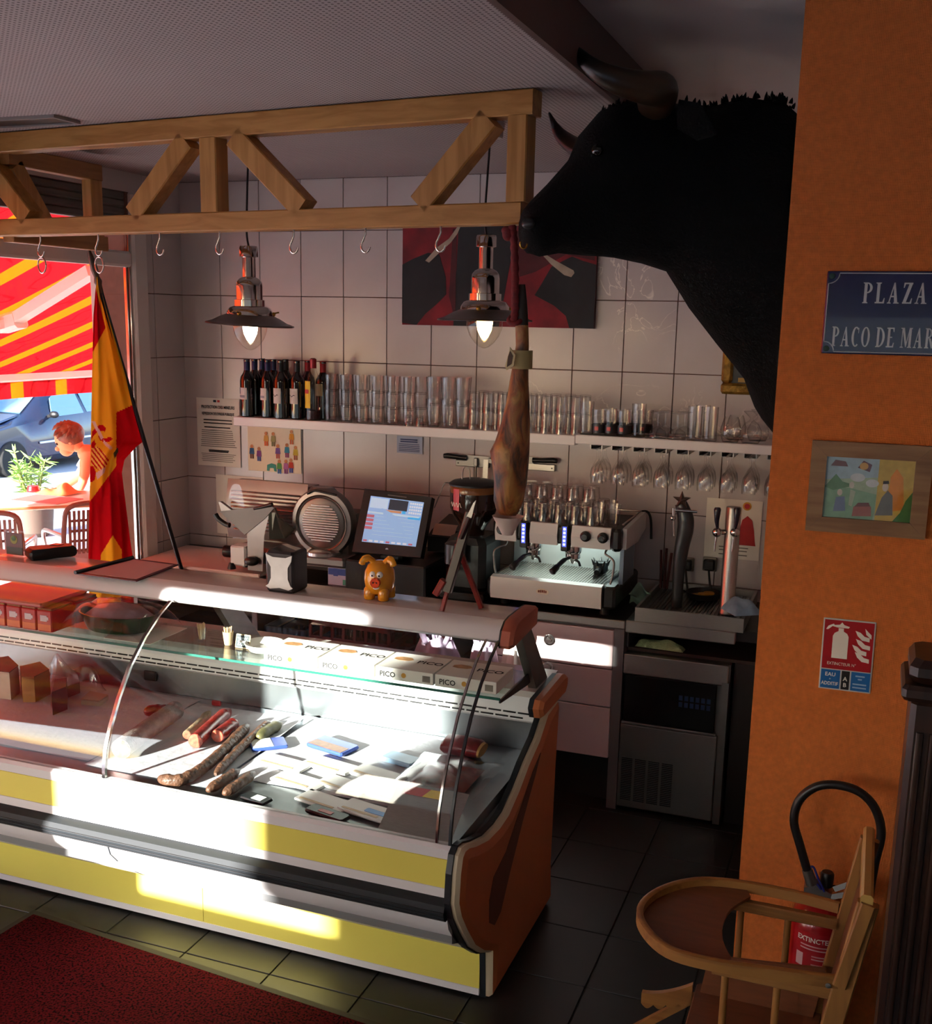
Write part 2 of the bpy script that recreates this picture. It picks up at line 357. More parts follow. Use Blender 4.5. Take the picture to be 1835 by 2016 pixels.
# ceilings
struct('ceiling', MB().box(-0.2, 2.73, -5.45, 0.0, ZC, ZC+0.03), M_perf)
struct('ceiling_upper', MB().box(-0.3, 6.0, -5.65, 0.2, 3.0, 3.15), mk('ceiling_paint', '#c2b8b2', 0.9, var=0.06, scale=2))
struct('trim_1', MB().box(2.731, 2.75, -5.45, -0.0, ZC-0.015, 2.999), mk('ceiling_fascia', '#5c4842', 0.7))
vt = thing('ceiling_vent', 'dark recessed slot in the white ceiling above the wooden truss', 'vent', (0.37, -1.76, ZC))
part(vt, 'slot_frame', MB().box(0.0, 0.76, -1.83, -1.82, ZC-0.012, ZC).box(0.0, 0.76, -1.70, -1.69, ZC-0.012, ZC).box(0.75, 0.76, -1.82, -1.70, ZC-0.012, ZC), mk('vent_grey', '#8b827d', 0.6))
part(vt, 'slot', MB().box(0.0, 0.75, -1.82, -1.70, ZC-0.006, ZC-0.001), M_black)
# ================================================================== outside
M_pave = mk('terrace_paving', '#b6b9bd', 0.85, var=0.12, scale=8)
M_street = mk('asphalt', '#8f959e', 0.9, var=0.1, scale=30)
gr = struct('ground_terrace', MB().loft([[(-0.2, -30, -0.15), (-0.2, 40, -0.15), (-0.2, 40, -0.3), (-0.2, -30, -0.3)], [(-5.0, -30, -0.15), (-5.0, 40, -0.15), (-5.0, 40, -0.3), (-5.0, -30, -0.3)]]), M_pave)
struct('ground_street', MB().add([(-5.0, -30, -0.155), (-5.0, 40, -0.155), (-9.0, 40, -0.62), (-9.0, -30, -0.62), (-30, 40, -0.72), (-30, -30, -0.72), (20, -30, -0.155), (20, -5.66, -0.155), (-0.2, -5.66, -0.155), (-0.2, -30, -0.155)], [(0, 1, 2, 3), (3, 2, 4, 5), (9, 6, 7, 8)]), M_street)
struct('wall_outer', MB().box(-0.24, -0.2, -0.45, 6.0, -0.15, 3.6).box(-0.24, -0.2, -6.0, -0.45, 2.76, 3.6), mk('outer_render', '#c9c4c0', 0.9, var=0.06, scale=6))
M_fac = mk('facade_render', '#b9a98f', 0.9, var=0.08, scale=2)
def facade(name, x0, x1, y0, y1, h, face):  # unseen house blocks added to shape the outdoor light
    t = struct(name, MB().box(x0, x1, y0, y1, -0.72, h), M_fac)
    part(t, 'roof', MB().box(x0-0.2, x1+0.2, y0-0.2, y1+0.2, h, h+0.25), mk('roof_tiles', '#8a4a36', 0.8))
    if face == 'x':
        y = y0+1.2
        while y+1.1 < y1:
            for z in (0.4, 3.2, 6.0):
                if z+1.6 < h: part(t, 'window', MB().box(x1-0.02, x1+0.03, y, y+1.1, z, z+1.6), mk('dark_window', '#2b343c', 0.15))
            y += 2.6
facade('wall_unseen_bounce', -24, -18, -10, 34, 9.0, 'x')  # unseen block across the street, added for shading and bounced light
facade('wall_sun_blocker_right', -1.49, 12, -12.25, -12, 6.0, 'n')  # unseen thin block added to cut off the sun patch on its right
facade('wall_sun_blocker_left', -4.6, -2.39, -12.25, -12, 6.0, 'n')  # unseen thin block added to keep the sun out of the side window
# ================================================================== street side: awning, terrace, car
def awnmat():
    m = bpy.data.materials.new('awning_cloth'); m.use_nodes = True; n = m.node_tree.nodes; L = m.node_tree.links; n.clear()
    g = n.new('ShaderNodeTexCoord'); sp = n.new('ShaderNodeSeparateXYZ'); L.new(g.outputs['Object'], sp.inputs[0])
    mu = n.new('ShaderNodeMath'); mu.operation = 'MULTIPLY'; mu.inputs[1].default_value = 1/0.57; ad = n.new('ShaderNodeMath'); ad.inputs[1].default_value = 1.102; L.new(sp.outputs['Y'], ad.inputs[0]); L.new(ad.outputs[0], mu.inputs[0])
    fr = n.new('ShaderNodeMath'); fr.operation = 'FRACT'; L.new(mu.outputs[0], fr.inputs[0])
    r = n.new('ShaderNodeValToRGB'); r.color_ramp.interpolation = 'CONSTANT'; e = r.color_ramp.elements
    e[0].position = 0; e[0].color = lin('#b8141a'); e[1].position = 0.7; e[1].color = lin('#d4600c'); L.new(fr.outputs[0], r.inputs[0])
    # darker curls printed on the red bands
    w = n.new('ShaderNodeTexWave'); w.wave_type = 'RINGS'; w.inputs['Scale'].default_value = 2.2; w.inputs['Distortion'].default_value = 9; w.inputs['Detail'].default_value = 1.2; w.inputs['Detail Scale'].default_value = 1.6; L.new(g.outputs['Object'], w.inputs[0])
    wr_ = n.new('ShaderNodeValToRGB'); wr_.color_ramp.elements[0].position = 0.93; wr_.color_ramp.elements[1].position = 0.97; L.new(w.outputs['Fac'], wr_.inputs[0])
    lt = n.new('ShaderNodeMath'); lt.operation = 'LESS_THAN'; lt.inputs[1].default_value = 0.62; L.new(fr.outputs[0], lt.inputs[0])
    gt = n.new('ShaderNodeMath'); gt.operation = 'GREATER_THAN'; gt.inputs[1].default_value = 0.14; L.new(fr.outputs[0], gt.inputs[0])
    m1 = n.new('ShaderNodeMath'); m1.operation = 'MULTIPLY'; L.new(lt.outputs[0], m1.inputs[0]); L.new(gt.outputs[0], m1.inputs[1])
    m2 = n.new('ShaderNodeMath'); m2.operation = 'MULTIPLY'; L.new(m1.outputs[0], m2.inputs[0]); L.new(wr_.outputs[0], m2.inputs[1])
    mx = n.new('ShaderNodeMixRGB'); L.new(m2.outputs[0], mx.inputs[0]); L.new(r.outputs[0], mx.inputs[1]); mx.inputs[2].default_value = lin('#8c0c14')
    d = n.new('ShaderNodeBsdfDiffuse'); t = n.new('ShaderNodeBsdfTranslucent'); s = n.new('ShaderNodeMixShader'); s.inputs[0].default_value = 0.6
    L.new(mx.outputs[0], d.inputs[0]); L.new(mx.outputs[0], t.inputs[0]); L.new(d.outputs[0], s.inputs[1]); L.new(t.outputs[0], s.inputs[2])
    o = n.new('ShaderNodeOutputMaterial'); L.new(s.outputs[0], o.inputs[0]); return m
M_awn = awnmat()
AX, AZ = -3.6, 1.605; AY0, AY1 = -6.5, 7.5
aw = thing('awning', 'red and orange striped awning hanging outside the street window', 'awning', (-0.3, 1.0, 2.95))
part(aw, 'canopy', MB().grid(lambda u, v: (-0.25+(AX+0.25)*v, AY0+(AY1-AY0)*u, 2.95+(AZ-2.95)*v-0.06*math.sin(PI*v)), 28, 10), M_awn, smooth=60)
part(aw, 'valance', MB().grid(lambda u, v: (AX-0.03+0.012*math.sin(u*150), AY0+(AY1-AY0)*u, AZ-0.045-0.165*v), 160, 2), M_awn, smooth=60)
M_wmetal = mk('white_metal', '#efe9dc', 0.4)
part(aw, 'front_bar', MB().bbox(AX-0.06, AX+0.03, AY0, AY1, AZ-0.06, AZ+0.03, 0.015), M_wmetal)
part(aw, 'cassette', MB().bbox(-0.36, -0.245, AY0, AY1, 2.86, 3.02, 0.02), M_wmetal)
def plane_pt(px, py, a, nrm):
    a, nrm = Vector(a), Vector(nrm); d = Vector(ray(px, py)); c = Vector(CAM); t = (a-c).dot(nrm)/d.dot(nrm); return c+d*t
AN = Vector((AZ-2.95, 0, -(AX+0.25))).normalized(); AP = Vector((-0.25, 0, 2.82))
e0 = plane_pt(182, 533, AP, AN); e1 = plane_pt(22, 634, AP, AN); e2 = plane_pt(-60, 652, AP, AN)
part(aw, 'folding_arm', MB().beam(e0, e1, 0.07, 0.09), M_wmetal)
part(aw, 'folding_arm', MB().beam(e1, e2, 0.06, 0.08), M_wmetal)
part(aw, 'elbow', MB().beam(e1+Vector((0.08, 0, 0.02)), e1-Vector((0.08, 0, 0.02)), 0.12, 0.13, ch=0.02), M_wmetal)
# ---- car: front-left wheel centre at CW, nose towards -y
CW = Vector((-10.3, 9.62, -0.345))
M_car = mk('car_paint', '#16233f', 0.22, 0.3, coat=0.8); M_cglass = mk('car_glass', '#5f86a6', 0.04, 0.0, spec=1.0, coat=1.0); M_tyre = mk('tyre', '#161616', 0.8); M_rim = mk('alloy_rim', '#c9ccd0', 0.3, 0.9)
car = thing('car', 'dark blue parked car seen through the street window', 'car', (CW.x-0.85, CW.y+1.3, -0.665))
def carloft():
    # stations along y (0 = front axle): y, half-width, z of sill, belt, (greenhouse) roof half-width, roof z
    S = [(-0.92, .55, -.02, .22, .5, .24), (-0.80, .72, -.10, .36, .6, .40), (-0.45, .84, -.12, .48, .66, .52), (0.1, .88, -.12, .56, .68, .62), (0.45, .89, -.12, .60, .66, .72), (1.0, .90, -.12, .63, .58, 1.06), (1.35, .90, -.12, .64, .56, 1.17), (2.0, .90, -.12, .66, .56, 1.20), (2.7, .89, -.10, .67, .54, 1.14), (3.2, .86, -.06, .66, .52, .98), (3.4, .80, .0, .60, .5, .70), (3.46, .70, .08, .50, .46, .52)]
    R = []
    for y, w, zs, zb, rw, rz in S:
        pr = [(-w*.86, zs), (-w, zs+.12), (-w*1.0, (zs+zb)/2), (-w*.97, zb), (-(w*.97+rw)/2, (zb+rz)/2), (-rw, rz-.03), (-rw*.6, rz), (rw*.6, rz), (rw, rz-.03), ((w*.97+rw)/2, (zb+rz)/2), (w*.97, zb), (w, (zs+zb)/2), (w, zs+.12), (w*.86, zs)]
        R.append([(CW.x-0.82+x, CW.y+y, CW.z+z) for x, z in pr])
    return MB().loft(R)
part(car, 'body', carloft(), M_car, smooth=45)
cx = CW.x-0.82
def cq(pts, th=0.012): # side glass polygon on the left flank (list of (y, z)), x follows the tumblehome
    def X(z): return cx+0.877-(max(z-0.62, 0))*0.55+0.012
    return MB().prism([(X(z), CW.y+y, CW.z+z) for y, z in pts], (th, 0, 0.004))
part(car, 'side_window', cq([(1.0, .66), (1.16, .98), (1.40, 1.10), (1.86, 1.12), (1.86, .68)]), M_cglass)
part(car, 'side_window', cq([(1.96, .69), (1.96, 1.12), (2.55, 1.08), (2.75, .72)]), M_cglass)
part(car, 'windshield', MB().loft([[(cx-.62, CW.y+.50, CW.z+.765), (cx+.62, CW.y+.50, CW.z+.765), (cx+.60, CW.y+.52, CW.z+.745), (cx-.6, CW.y+.52, CW.z+.745)], [(cx-.53, CW.y+1.02, CW.z+1.095), (cx+.53, CW.y+1.02, CW.z+1.095), (cx+.53, CW.y+1.04, CW.z+1.07), (cx-.53, CW.y+1.04, CW.z+1.07)]]), M_cglass)
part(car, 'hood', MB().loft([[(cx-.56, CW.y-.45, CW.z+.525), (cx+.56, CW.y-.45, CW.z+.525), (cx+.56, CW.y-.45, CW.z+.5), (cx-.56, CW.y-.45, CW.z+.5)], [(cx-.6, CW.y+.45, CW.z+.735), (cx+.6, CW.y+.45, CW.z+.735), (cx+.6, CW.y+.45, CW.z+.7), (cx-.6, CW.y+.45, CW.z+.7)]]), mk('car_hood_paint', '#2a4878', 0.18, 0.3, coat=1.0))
part(car, 'door_trim', MB().bbox(cx+.895, cx+.925, CW.y+.62, CW.y+2.6, CW.z+.22, CW.z+.26, 0.008), M_rim)
mi = part(car, 'mirror', MB().sphere((cx+1.0, CW.y+0.92, CW.z+.72), 0.09, sc=(1.1, .6, .7)), M_black, smooth=60)
part(mi, 'mirror_stalk', MB().beam((cx+.84, CW.y+.95, CW.z+.68), (cx+.98, CW.y+.93, CW.z+.71), .05, .05), M_black)
part(car, 'headlight', MB().sphere((cx+.66, CW.y-.66, CW.z+.36), .16, sc=(.7, 1, .6)), M_cglass, smooth=60)
part(car, 'bumper', MB().bbox(cx-.6, cx+.6, CW.y-1.0, CW.y-.8, CW.z-.12, CW.z+.1, .04), M_car)
for (dx, dy) in ((0, 0), (0, 2.62), (-1.62, 0), (-1.62, 2.62)):
    s = 1 if dx == 0 else -1; c = CW+Vector((dx+0.0, dy, 0))
    wheel = part(car, 'tyre', MB().lathe([(.20, -.1*s), (.30, -.1*s), (.325, -.07*s), (.325, .07*s), (.30, .1*s), (.21, .1*s)], c, 32, 'x'), M_tyre, smooth=40)
    hub = MB().lathe([(.05, .06*s), (.05, .1*s), (.01, .105*s)], c, 16, 'x').lathe([(.215, .085*s), (.215, .098*s), (.19, .098*s), (.19, .085*s)], c, 28, 'x')
    for k in range(6):
        a = k*PI/3; hub.beam(c+Vector((.088*s, .04*math.cos(a), .04*math.sin(a))), c+Vector((.092*s, .2*math.cos(a), .2*math.sin(a))), .07, .012, side=(0, -math.sin(a), math.cos(a)))
    part(wheel, 'rim', hub, M_rim, world=True)
# ---- terrace table (tops in a row) and wicker chairs
GZ = -0.15
M_ttop = mk('table_top_white', '#e9e2d6', 0.4, var=0.04, scale=4); M_wick = mk('brown_wicker', '#6a3a2c', 0.6, var=0.3, scale=60, stretch=(1, 1, 4)); M_alu = mk('aluminium_tube', '#c8c6c4', 0.35, 0.8)
def ttable(c, L_, W_, h, label, rz):
    t = thing('terrace_table', label, 'table', (c[0], c[1], GZ), rz, group='terrace tables outside the window')
    part(t, 'table_top', MB().bbox(-L_/2, L_/2, -W_/2, W_/2, h-0.04, h, 0.015), M_ttop, world=False)
    part(t, 'edge_band', MB().bbox(-L_/2-.006, L_/2+.006, -W_/2-.006, W_/2+.006, h-0.034, h-0.012, 0.01), mk('table_edge', '#b06a42', 0.6), world=False)
    for sx in (-1, 1):
        for sy in (-1, 1):
            part(t, 'leg', MB().tube([(sx*(L_/2-.08), sy*(W_/2-.08), 0), (sx*(L_/2-.08), sy*(W_/2-.08), h-.04)], .018, 10), M_alu, world=False)
    return t
TA = math.radians(43)
tc = onX(85, 992, -2.75)
ttable((tc.x-0.05, tc.y+0.05), 2.3, 0.7, 0.80, 'white-topped terrace table the bending person leans over', TA)
ttable((tc.x-1.85, tc.y-1.15), 1.2, 0.7, 0.80, 'second white terrace table left of the one being cleaned', TA)
def wchair(loc, rz, label):
    t = thing('wicker_chair', label, 'chair', (loc[0], loc[1], GZ), rz, group='wicker terrace chairs')
    part(t, 'seat', MB().bbox(-.23, .23, -.22, .22, .42, .46, .02), M_wick, world=False)
    bk = MB()
    for k in range(13):
        x = -.19+.38*k/12; bk.beam((x, -.22-.02*math.cos(x*5), .52), (x*1.08, -.29-.02*math.cos(x*5), .86), .018, .012)
    for z in (.54, .62, .70, .78): bk.tube([(-.2, -.215-(z-.5)*.2, z), (0, -.235-(z-.5)*.2, z), (.2, -.215-(z-.5)*.2, z)], .011, 6)
    part(t, 'backrest', bk, M_wick, world=False)
    part(t, 'back_frame', MB().tube(bez([(-.235, -.20, .44), (-.235, -.26, .75), (-.20, -.30, .89), (0, -.32, .915), (.20, -.30, .89), (.235, -.26, .75), (.235, -.20, .44)], 5), .019, 8), M_wick, world=False)
    for sx in (-1, 1):
        part(t, 'armrest', MB().tube(bez([(sx*.235, -.24, .66), (sx*.27, -.05, .67), (sx*.265, .17, .64), (sx*.245, .2, .5), (sx*.24, .2, .44)], 4), .016, 8), M_alu, world=False)
        for sy in (-1, 1):
            part(t, 'leg', MB().tube([(sx*.23, sy*.2, .44), (sx*.25, sy*.23, 0)], .016, 8), M_alu, world=False)
    return t
VRS = Vector((.66, .75, 0))
c1 = onZ(6, 1008, .765)-Vector((.2, -.24, 0))-VRS*.1; c2 = onZ(164, 990, .765)-Vector((.2, -.24, 0))
wchair((c1.x, c1.y), math.radians(34), 'brown wicker chair at the left edge behind the card stand')
wchair((c2.x, c2.y), math.radians(58), 'brown wicker chair right beside the hanging flag')
# things on the terrace table
def disc(name, c, r, h, mat, label, cat):
    return solo(name, MB().lathe([(r*.9, 0), (r, h*.3), (r*.8, h), (0.001, h)], c, 20), mat, label, cat, c)
tz = GZ+0.80
pt = onZ(66, 968, tz); disc('ashtray', (pt.x, pt.y, tz), 0.055, 0.05, mk('bright_red_plastic', '#c4161c', 0.3), 'small round red ashtray on the terrace table', 'ashtray')
pt = onZ(92, 984, tz); solo('place_mat', MB().bbox(pt.x-.24, pt.x+.24, pt.y-.16, pt.y+.16, tz, tz+.006, .003), mk('mat_pink', '#b97a72', 0.7), 'flat pinkish place mat lying on the terrace table', 'place mat', (pt.x, pt.y, tz))
ctz = onZ(118, 972, tz)
cl = solo('cleaning_cloth', MB().grid(lambda u, v: (ctz.x-.16+.32*u, ctz.y-.14+.28*v, tz+.012+.10*math.sin(PI*u)*math.sin(PI*v)*(0.6+0.4*math.sin(7*u+5*v))), 14, 12), mk('orange_cloth', '#f0854e', 0.8), 'orange cleaning cloth under the hands of the bending person', 'cloth', (ctz.x, ctz.y, tz), smooth=60)
# bamboo-like plant
pp = onX(62, 960, -4.6)
pl = thing('potted_plant', 'feathery green potted plant in front of the car', 'plant', (pp.x, pp.y, GZ))
part(pl, 'pot', MB().lathe([(.14, 0), (.19, .05), (.21, .30), (.19, .30), (.18, .26), (.01, .26)], (pp.x, pp.y, GZ), 20), mk('plant_pot', '#5a4a40', 0.7))
st = MB(); lf = MB(); rnd = random.Random(3)
for k in range(9):
    a = rnd.uniform(0, 6.28); top = Vector((pp.x+.13*math.cos(a), pp.y+.16*math.sin(a), GZ+rnd.uniform(.65, .92))); b0 = Vector((pp.x+.05*math.cos(a), pp.y+.05*math.sin(a), GZ+.26))
    P = bez([b0, (b0+top)/2+Vector((0, 0, .05)), top], 5); st.tube(P, .008, 5)
    for q in range(30):
        p = P[rnd.randrange(3, len(P))]; an = rnd.uniform(0, 6.28); el = rnd.uniform(-.5, .8); ln = rnd.uniform(.09, .17); d = Vector((math.cos(an)*math.cos(el), math.sin(an)*math.cos(el), math.sin(el))); w = d.orthogonal().normalized()*.012
        lf.add([p, p+d*ln*.4+w, p+d*ln, p+d*ln*.4-w], [(0, 1, 2, 3)])
part(pl, 'stem', st, mk('plant_stem', '#6f7a3a', 0.7)); part(pl, 'foliage', lf, mk('plant_leaf', '#7fa352', 0.6, var=0.25, scale=5), smooth=None, kind='stuff')
# ---- the person bending over the table
def skinfig(joints, edges, rad, sub=2):   # skinned skeleton -> MB
    me = bpy.data.meshes.new('skin'); me.from_pydata([tuple(j) for j in joints], edges, [])
    o = bpy.data.objects.new('skin', me); COL.objects.link(o)
    sm = o.modifiers.new('skin', 'SKIN'); sm.use_smooth_shade = True
    for i, v in enumerate(me.skin_vertices[0].data): v.radius = rad[i] if isinstance(rad[i], tuple) else (rad[i], rad[i]); v.use_root = (i == 0)
    ss = o.modifiers.new('sub', 'SUBSURF'); ss.levels = sub; ss.render_levels = sub
    dg = bpy.context.evaluated_depsgraph_get(); em = bpy.data.meshes.new_from_object(o.evaluated_get(dg)); mb = MB()
    mb.add([v.co.copy() for v in em.vertices], [tuple(p.vertices) for p in em.polygons]); bpy.data.objects.remove(o); return mb
# picture-plane axes at the person: left in the picture = VL, towards the viewer = VN
hd = onX(133, 866, -3.0); VN = (Vector(CAM)-hd); VN.z = 0; VN.normalize(); VR = Vector((VN.y*-1, VN.x, 0)); VR = -VR if VR.dot(Vector(RT)) < 0 else VR
def Q(px, py, n=0.0):   # pixel at the person's distance, moved n metres towards the viewer
    return plane_pt(px, py, hd+VN*n, VN)
pr = thing('person', 'short-haired person in a light sleeveless top bending over the terrace table', 'person', (Q(215, 900).x, Q(215, 900).y, GZ))
M_skin = mk('skin', '#d58a62', 0.55)
J = [Q(226, 985), Q(208, 935), Q(190, 903), Q(172, 890), Q(158, 882), Q(147, 873), Q(137, 862),        # pelvis..spine, neck, skull base, head
     Q(170, 896, .15), Q(166, 940, .17), Q(155, 968, .12), Q(133, 976, .05), Q(120, 979, .04),           # near arm
     Q(176, 893, -.17), Q(158, 935, -.16), Q(132, 955, -.10), Q(113, 961, -.06), Q(104, 963, -.05),      # far arm
     Q(226, 1010, .09), Q(220, 1070, .10), None, Q(228, 1010, -.09), Q(232, 1070, -.08), None]
J[19] = Vector((J[18].x, J[18].y, GZ+.05))+VR*.03; J[22] = Vector((J[21].x, J[21].y, GZ+.05))+VR*.05
E_ = [(0, 1), (1, 2), (2, 3), (3, 4), (4, 5), (5, 6), (3, 7), (7, 8), (8, 9), (9, 10), (10, 11), (3, 12), (12, 13), (13, 14), (14, 15), (15, 16), (0, 17), (17, 18), (18, 19), (0, 20), (20, 21), (21, 22)]
Rr = [.15, .14, .145, .12, .058, .075, .085, .058, .045, .036, .03, .022, .058, .045, .036, .03, .022, .10, .065, .045, .10, .065, .045]
body = skinfig(J, E_, Rr)
# face: brow/nose/chin forward (to the left in the picture), ear
hc = Q(133, 866); fwd = (Q(105, 880)-hc).normalized(); upv = Vector((0, 0, 1)); upv = (upv-fwd*upv.dot(fwd)).normalized(); sd = fwd.cross(upv)
rotm = Matrix((fwd, sd, upv)).transposed()
body.sphere(hc, .105, 18, 14, (1.0, .78, 1.12), rotm).sphere(hc+fwd*.05-upv*.07, .06, 14, 10, (1, .8, 1), rotm).sphere(hc+fwd*.108-upv*.03, .022, 10, 8, (1.2, .6, 1), rotm).sphere(hc+fwd*.09-upv*.075, .018, 8, 6, (1, 1.4, .5), rotm).sphere(hc+VN*.08-upv*.01-fwd*.01, .026, 10, 8, (.7, .5, 1.2), rotm)
part(pr, 'eye', MB().sphere(hc+fwd*.092+VN*.035+upv*.012, .012, 8, 6), M_ink, smooth=70)
hb = MB().sphere(hc-fwd*.040+upv*.032, .125, 20, 14, (1.0, .86, .92), rotm)
for k in range(60):
    a, b_ = rnd.uniform(0, 6.28), rnd.uniform(-.1, 1.4); d = rotm@Vector((math.cos(a)*math.cos(b_), math.sin(a)*math.cos(b_)*.86, math.sin(b_)))
    if d.dot(fwd) > .55: continue
    p = hc-fwd*.038+upv*.032+d*.105; hb.tube([p, p+d*.03+fwd*.02-upv*.01, p+d*.04+fwd*.045-upv*.03], [.022, .016, .003], 6)
part(pr, 'hair', hb, mk('auburn_hair', '#6b3420', 0.5, var=0.35, scale=30), smooth=70)
# top: tank top following the torso
tb = [Q(232, 1002), Q(222, 965), Q(208, 932), Q(192, 905), Q(172, 889)]; tr = [(.175, .165), (.165, .16), (.165, .155), (.165, .16), (.14, .13)]
part(pr, 'sleeveless_top', MB().tube(bez(tb, 4), [.178-.01*math.sin(i/4)-(.03 if i > 13 else 0) for i in range(17)], 20, sy=1.0), mk('light_top', '#f2ece4', 0.8), smooth=60)
part(pr, 'trousers', MB().tube([J[17]+Vector((0, 0, .12)), J[18], J[19]], [.135, .095, .075], 14).tube([J[20]+Vector((0, 0, .12)), J[21], J[22]], [.135, .095, .075], 14), mk('dark_trousers', '#3a3a44', 0.8), smooth=60)
def hand(w, d, side, n):   # palm + four fingers + thumb, fingers resting on the cloth
    d = Vector(d).normalized(); s = Vector(side).normalized(); dn = d.cross(s)
    if dn.z > 0: dn = -dn
    mb = body.loft([[w+s*x*.8+dn*y for x, y in ((-.03, -.012), (.03, -.012), (.03, .012), (-.03, .012))], [w+d*.05+s*x+dn*y for x, y in ((-.042, -.013), (.042, -.013), (.042, .013), (-.042, .013))], [w+d*.09+s*x+dn*y for x, y in ((-.040, -.011), (.040, -.011), (.040, .011), (-.040, .011))]])
    for k, ln in enumerate((.062, .075, .078, .066)):
        b0 = w+d*.085+s*(-.031+.0205*k); mb.tube([b0, b0+d*ln*.45+dn*.004, b0+d*ln*.75+dn*.016, b0+d*ln*.9+dn*.032], [.0095, .009, .008, .006], 8)
    b0 = w+d*.02+s*.038; mb.tube([b0, b0+s*.026+d*.022+dn*.006, b0+s*.03+d*.05+dn*.016], [.012, .0105, .008], 8)
hand(J[10]+(J[11]-J[10])*.2, (J[11]-J[9]), VN, 0); hand(J[15]+(J[16]-J[15])*.2, (J[16]-J[14]), VN, 1)
part(pr, 'body', body, M_skin, smooth=179)
# ================================================================== hanging wooden truss
TA0, TB0 = Vector((0.14, -1.558, 0)), Vector((2.543, -1.83, 0)); TDIR = (TB0-TA0).normalized(); TNR = Vector((TDIR.y, -TDIR.x, 0))  # TNR towards the viewer
TZ0, TZ1 = 2.45, 2.842
def TP(s, z, n=0.0): return TB0-TDIR*s+Vector((0, 0, z))-TNR*n   # s metres left of the right end
tr = thing('wooden_truss', 'open pine truss hanging from the ceiling over the display counter', 'truss', (1.4, -1.70, TZ0))
BW = 0.07   # timber depth
def tbeam(name, a, b, h, mat, up=(0, 0, 1)): return part(tr, name, MB().beam(a, b, h, BW, side=up, ch=0.004), mat)
n0 = BW/2
LL = (TB0-TA0).length
tbeam('top_chord', TP(0, TZ1-.037, n0), TP(LL, TZ1-.037, n0), .074, M_pine)
tbeam('bottom_chord', TP(0.03, TZ0+.033, n0), TP(LL, TZ0+.033, n0), .066, M_pine)
def s_at(px, py):   # distance along the truss for a pixel on its front plane
    p = plane_pt(px, py, TB0, TNR); return (TB0-p).dot(TDIR)
def post(pxl, pxr, py, name='post'):
    a, b = s_at(pxl, py), s_at(pxr, py); m = (a+b)/2; tbeam(name, TP(m, TZ0+.066, n0), TP(m, TZ1-.074, n0), abs(a-b), M_pinez, up=TDIR)
post(997, 1036, 300); post(392, 425, 330)
def brace(t0, t1, w=.078, name='brace'):
    a, b = TP(s_at(*t0), TZ1-.075, n0), TP(s_at(*t1), TZ0+.067, n0)
    tbeam(name, a, b, w, M_pinez, up=TDIR)
brace((960, 215), (822, 405)); brace((362, 262), (258, 424)); brace((456, 255), (590, 415)); brace((-48, 270), (50, 430))
# return frame running back towards the wall at the left
SX = 0.245; SY0, SY1 = -0.965, -1.53
def sbeam(name, a, b, h, mat, up=(0, 0, 1)): return part(tr, name, MB().beam(a, b, h, .055, side=up, ch=0.004), mat)
sbeam('side_top_chord', (SX, SY0, 2.765), (SX, SY1, 2.765), .07, M_pinew)
sbeam('side_bottom_chord', (SX, SY0+.02, 2.462), (SX, SY1, 2.462), .065, M_pinew)
sbeam('side_post', (SX, SY0-.04, 2.49), (SX, SY0-.04, 2.73), .075, M_pinez, up=(0, 1, 0))
sbeam('side_brace', (SX, SY0-.52, 2.735), (SX, SY0-.33, 2.49), .065, M_pinez, up=(0, 1, 0))
# open hooks under the bottom chord
def hook(px, py, two=False):
    s = s_at(px, py); p = TP(s, TZ0, n0-.008); p0 = p+Vector((0, 0, .006)); R = .021; mb = MB()
    pts = [p0, p+Vector((0, 0, -.02)), p-TDIR*.006+Vector((0, 0, -.032))]
    c = p+Vector((0, 0, -.058))
    for k in range(11):
        a = math.radians(125+k*23); pts.append(c+TDIR*math.cos(a)*R*.8+Vector((0, 0, math.sin(a)*R)))
    mb.tube(pts, .0036, 8); part(tr, 'hook', mb, M_chrome, smooth=60)
    if two: 
        c2 = c+Vector((0, 0, -.055)); part(tr, 'ring', MB().tube([c2+TDIR*math.cos(k*PI/8)*.022+Vector((0, 0, math.sin(k*PI/8)*.03)) for k in range(17)], .0034, 8), M_chrome, smooth=60)
for px, two in ((68, 1), (182, 1), (304, 0), (422, 0), (569, 0), (711, 0), (860, 0)): hook(px, 455-px*.02, two)
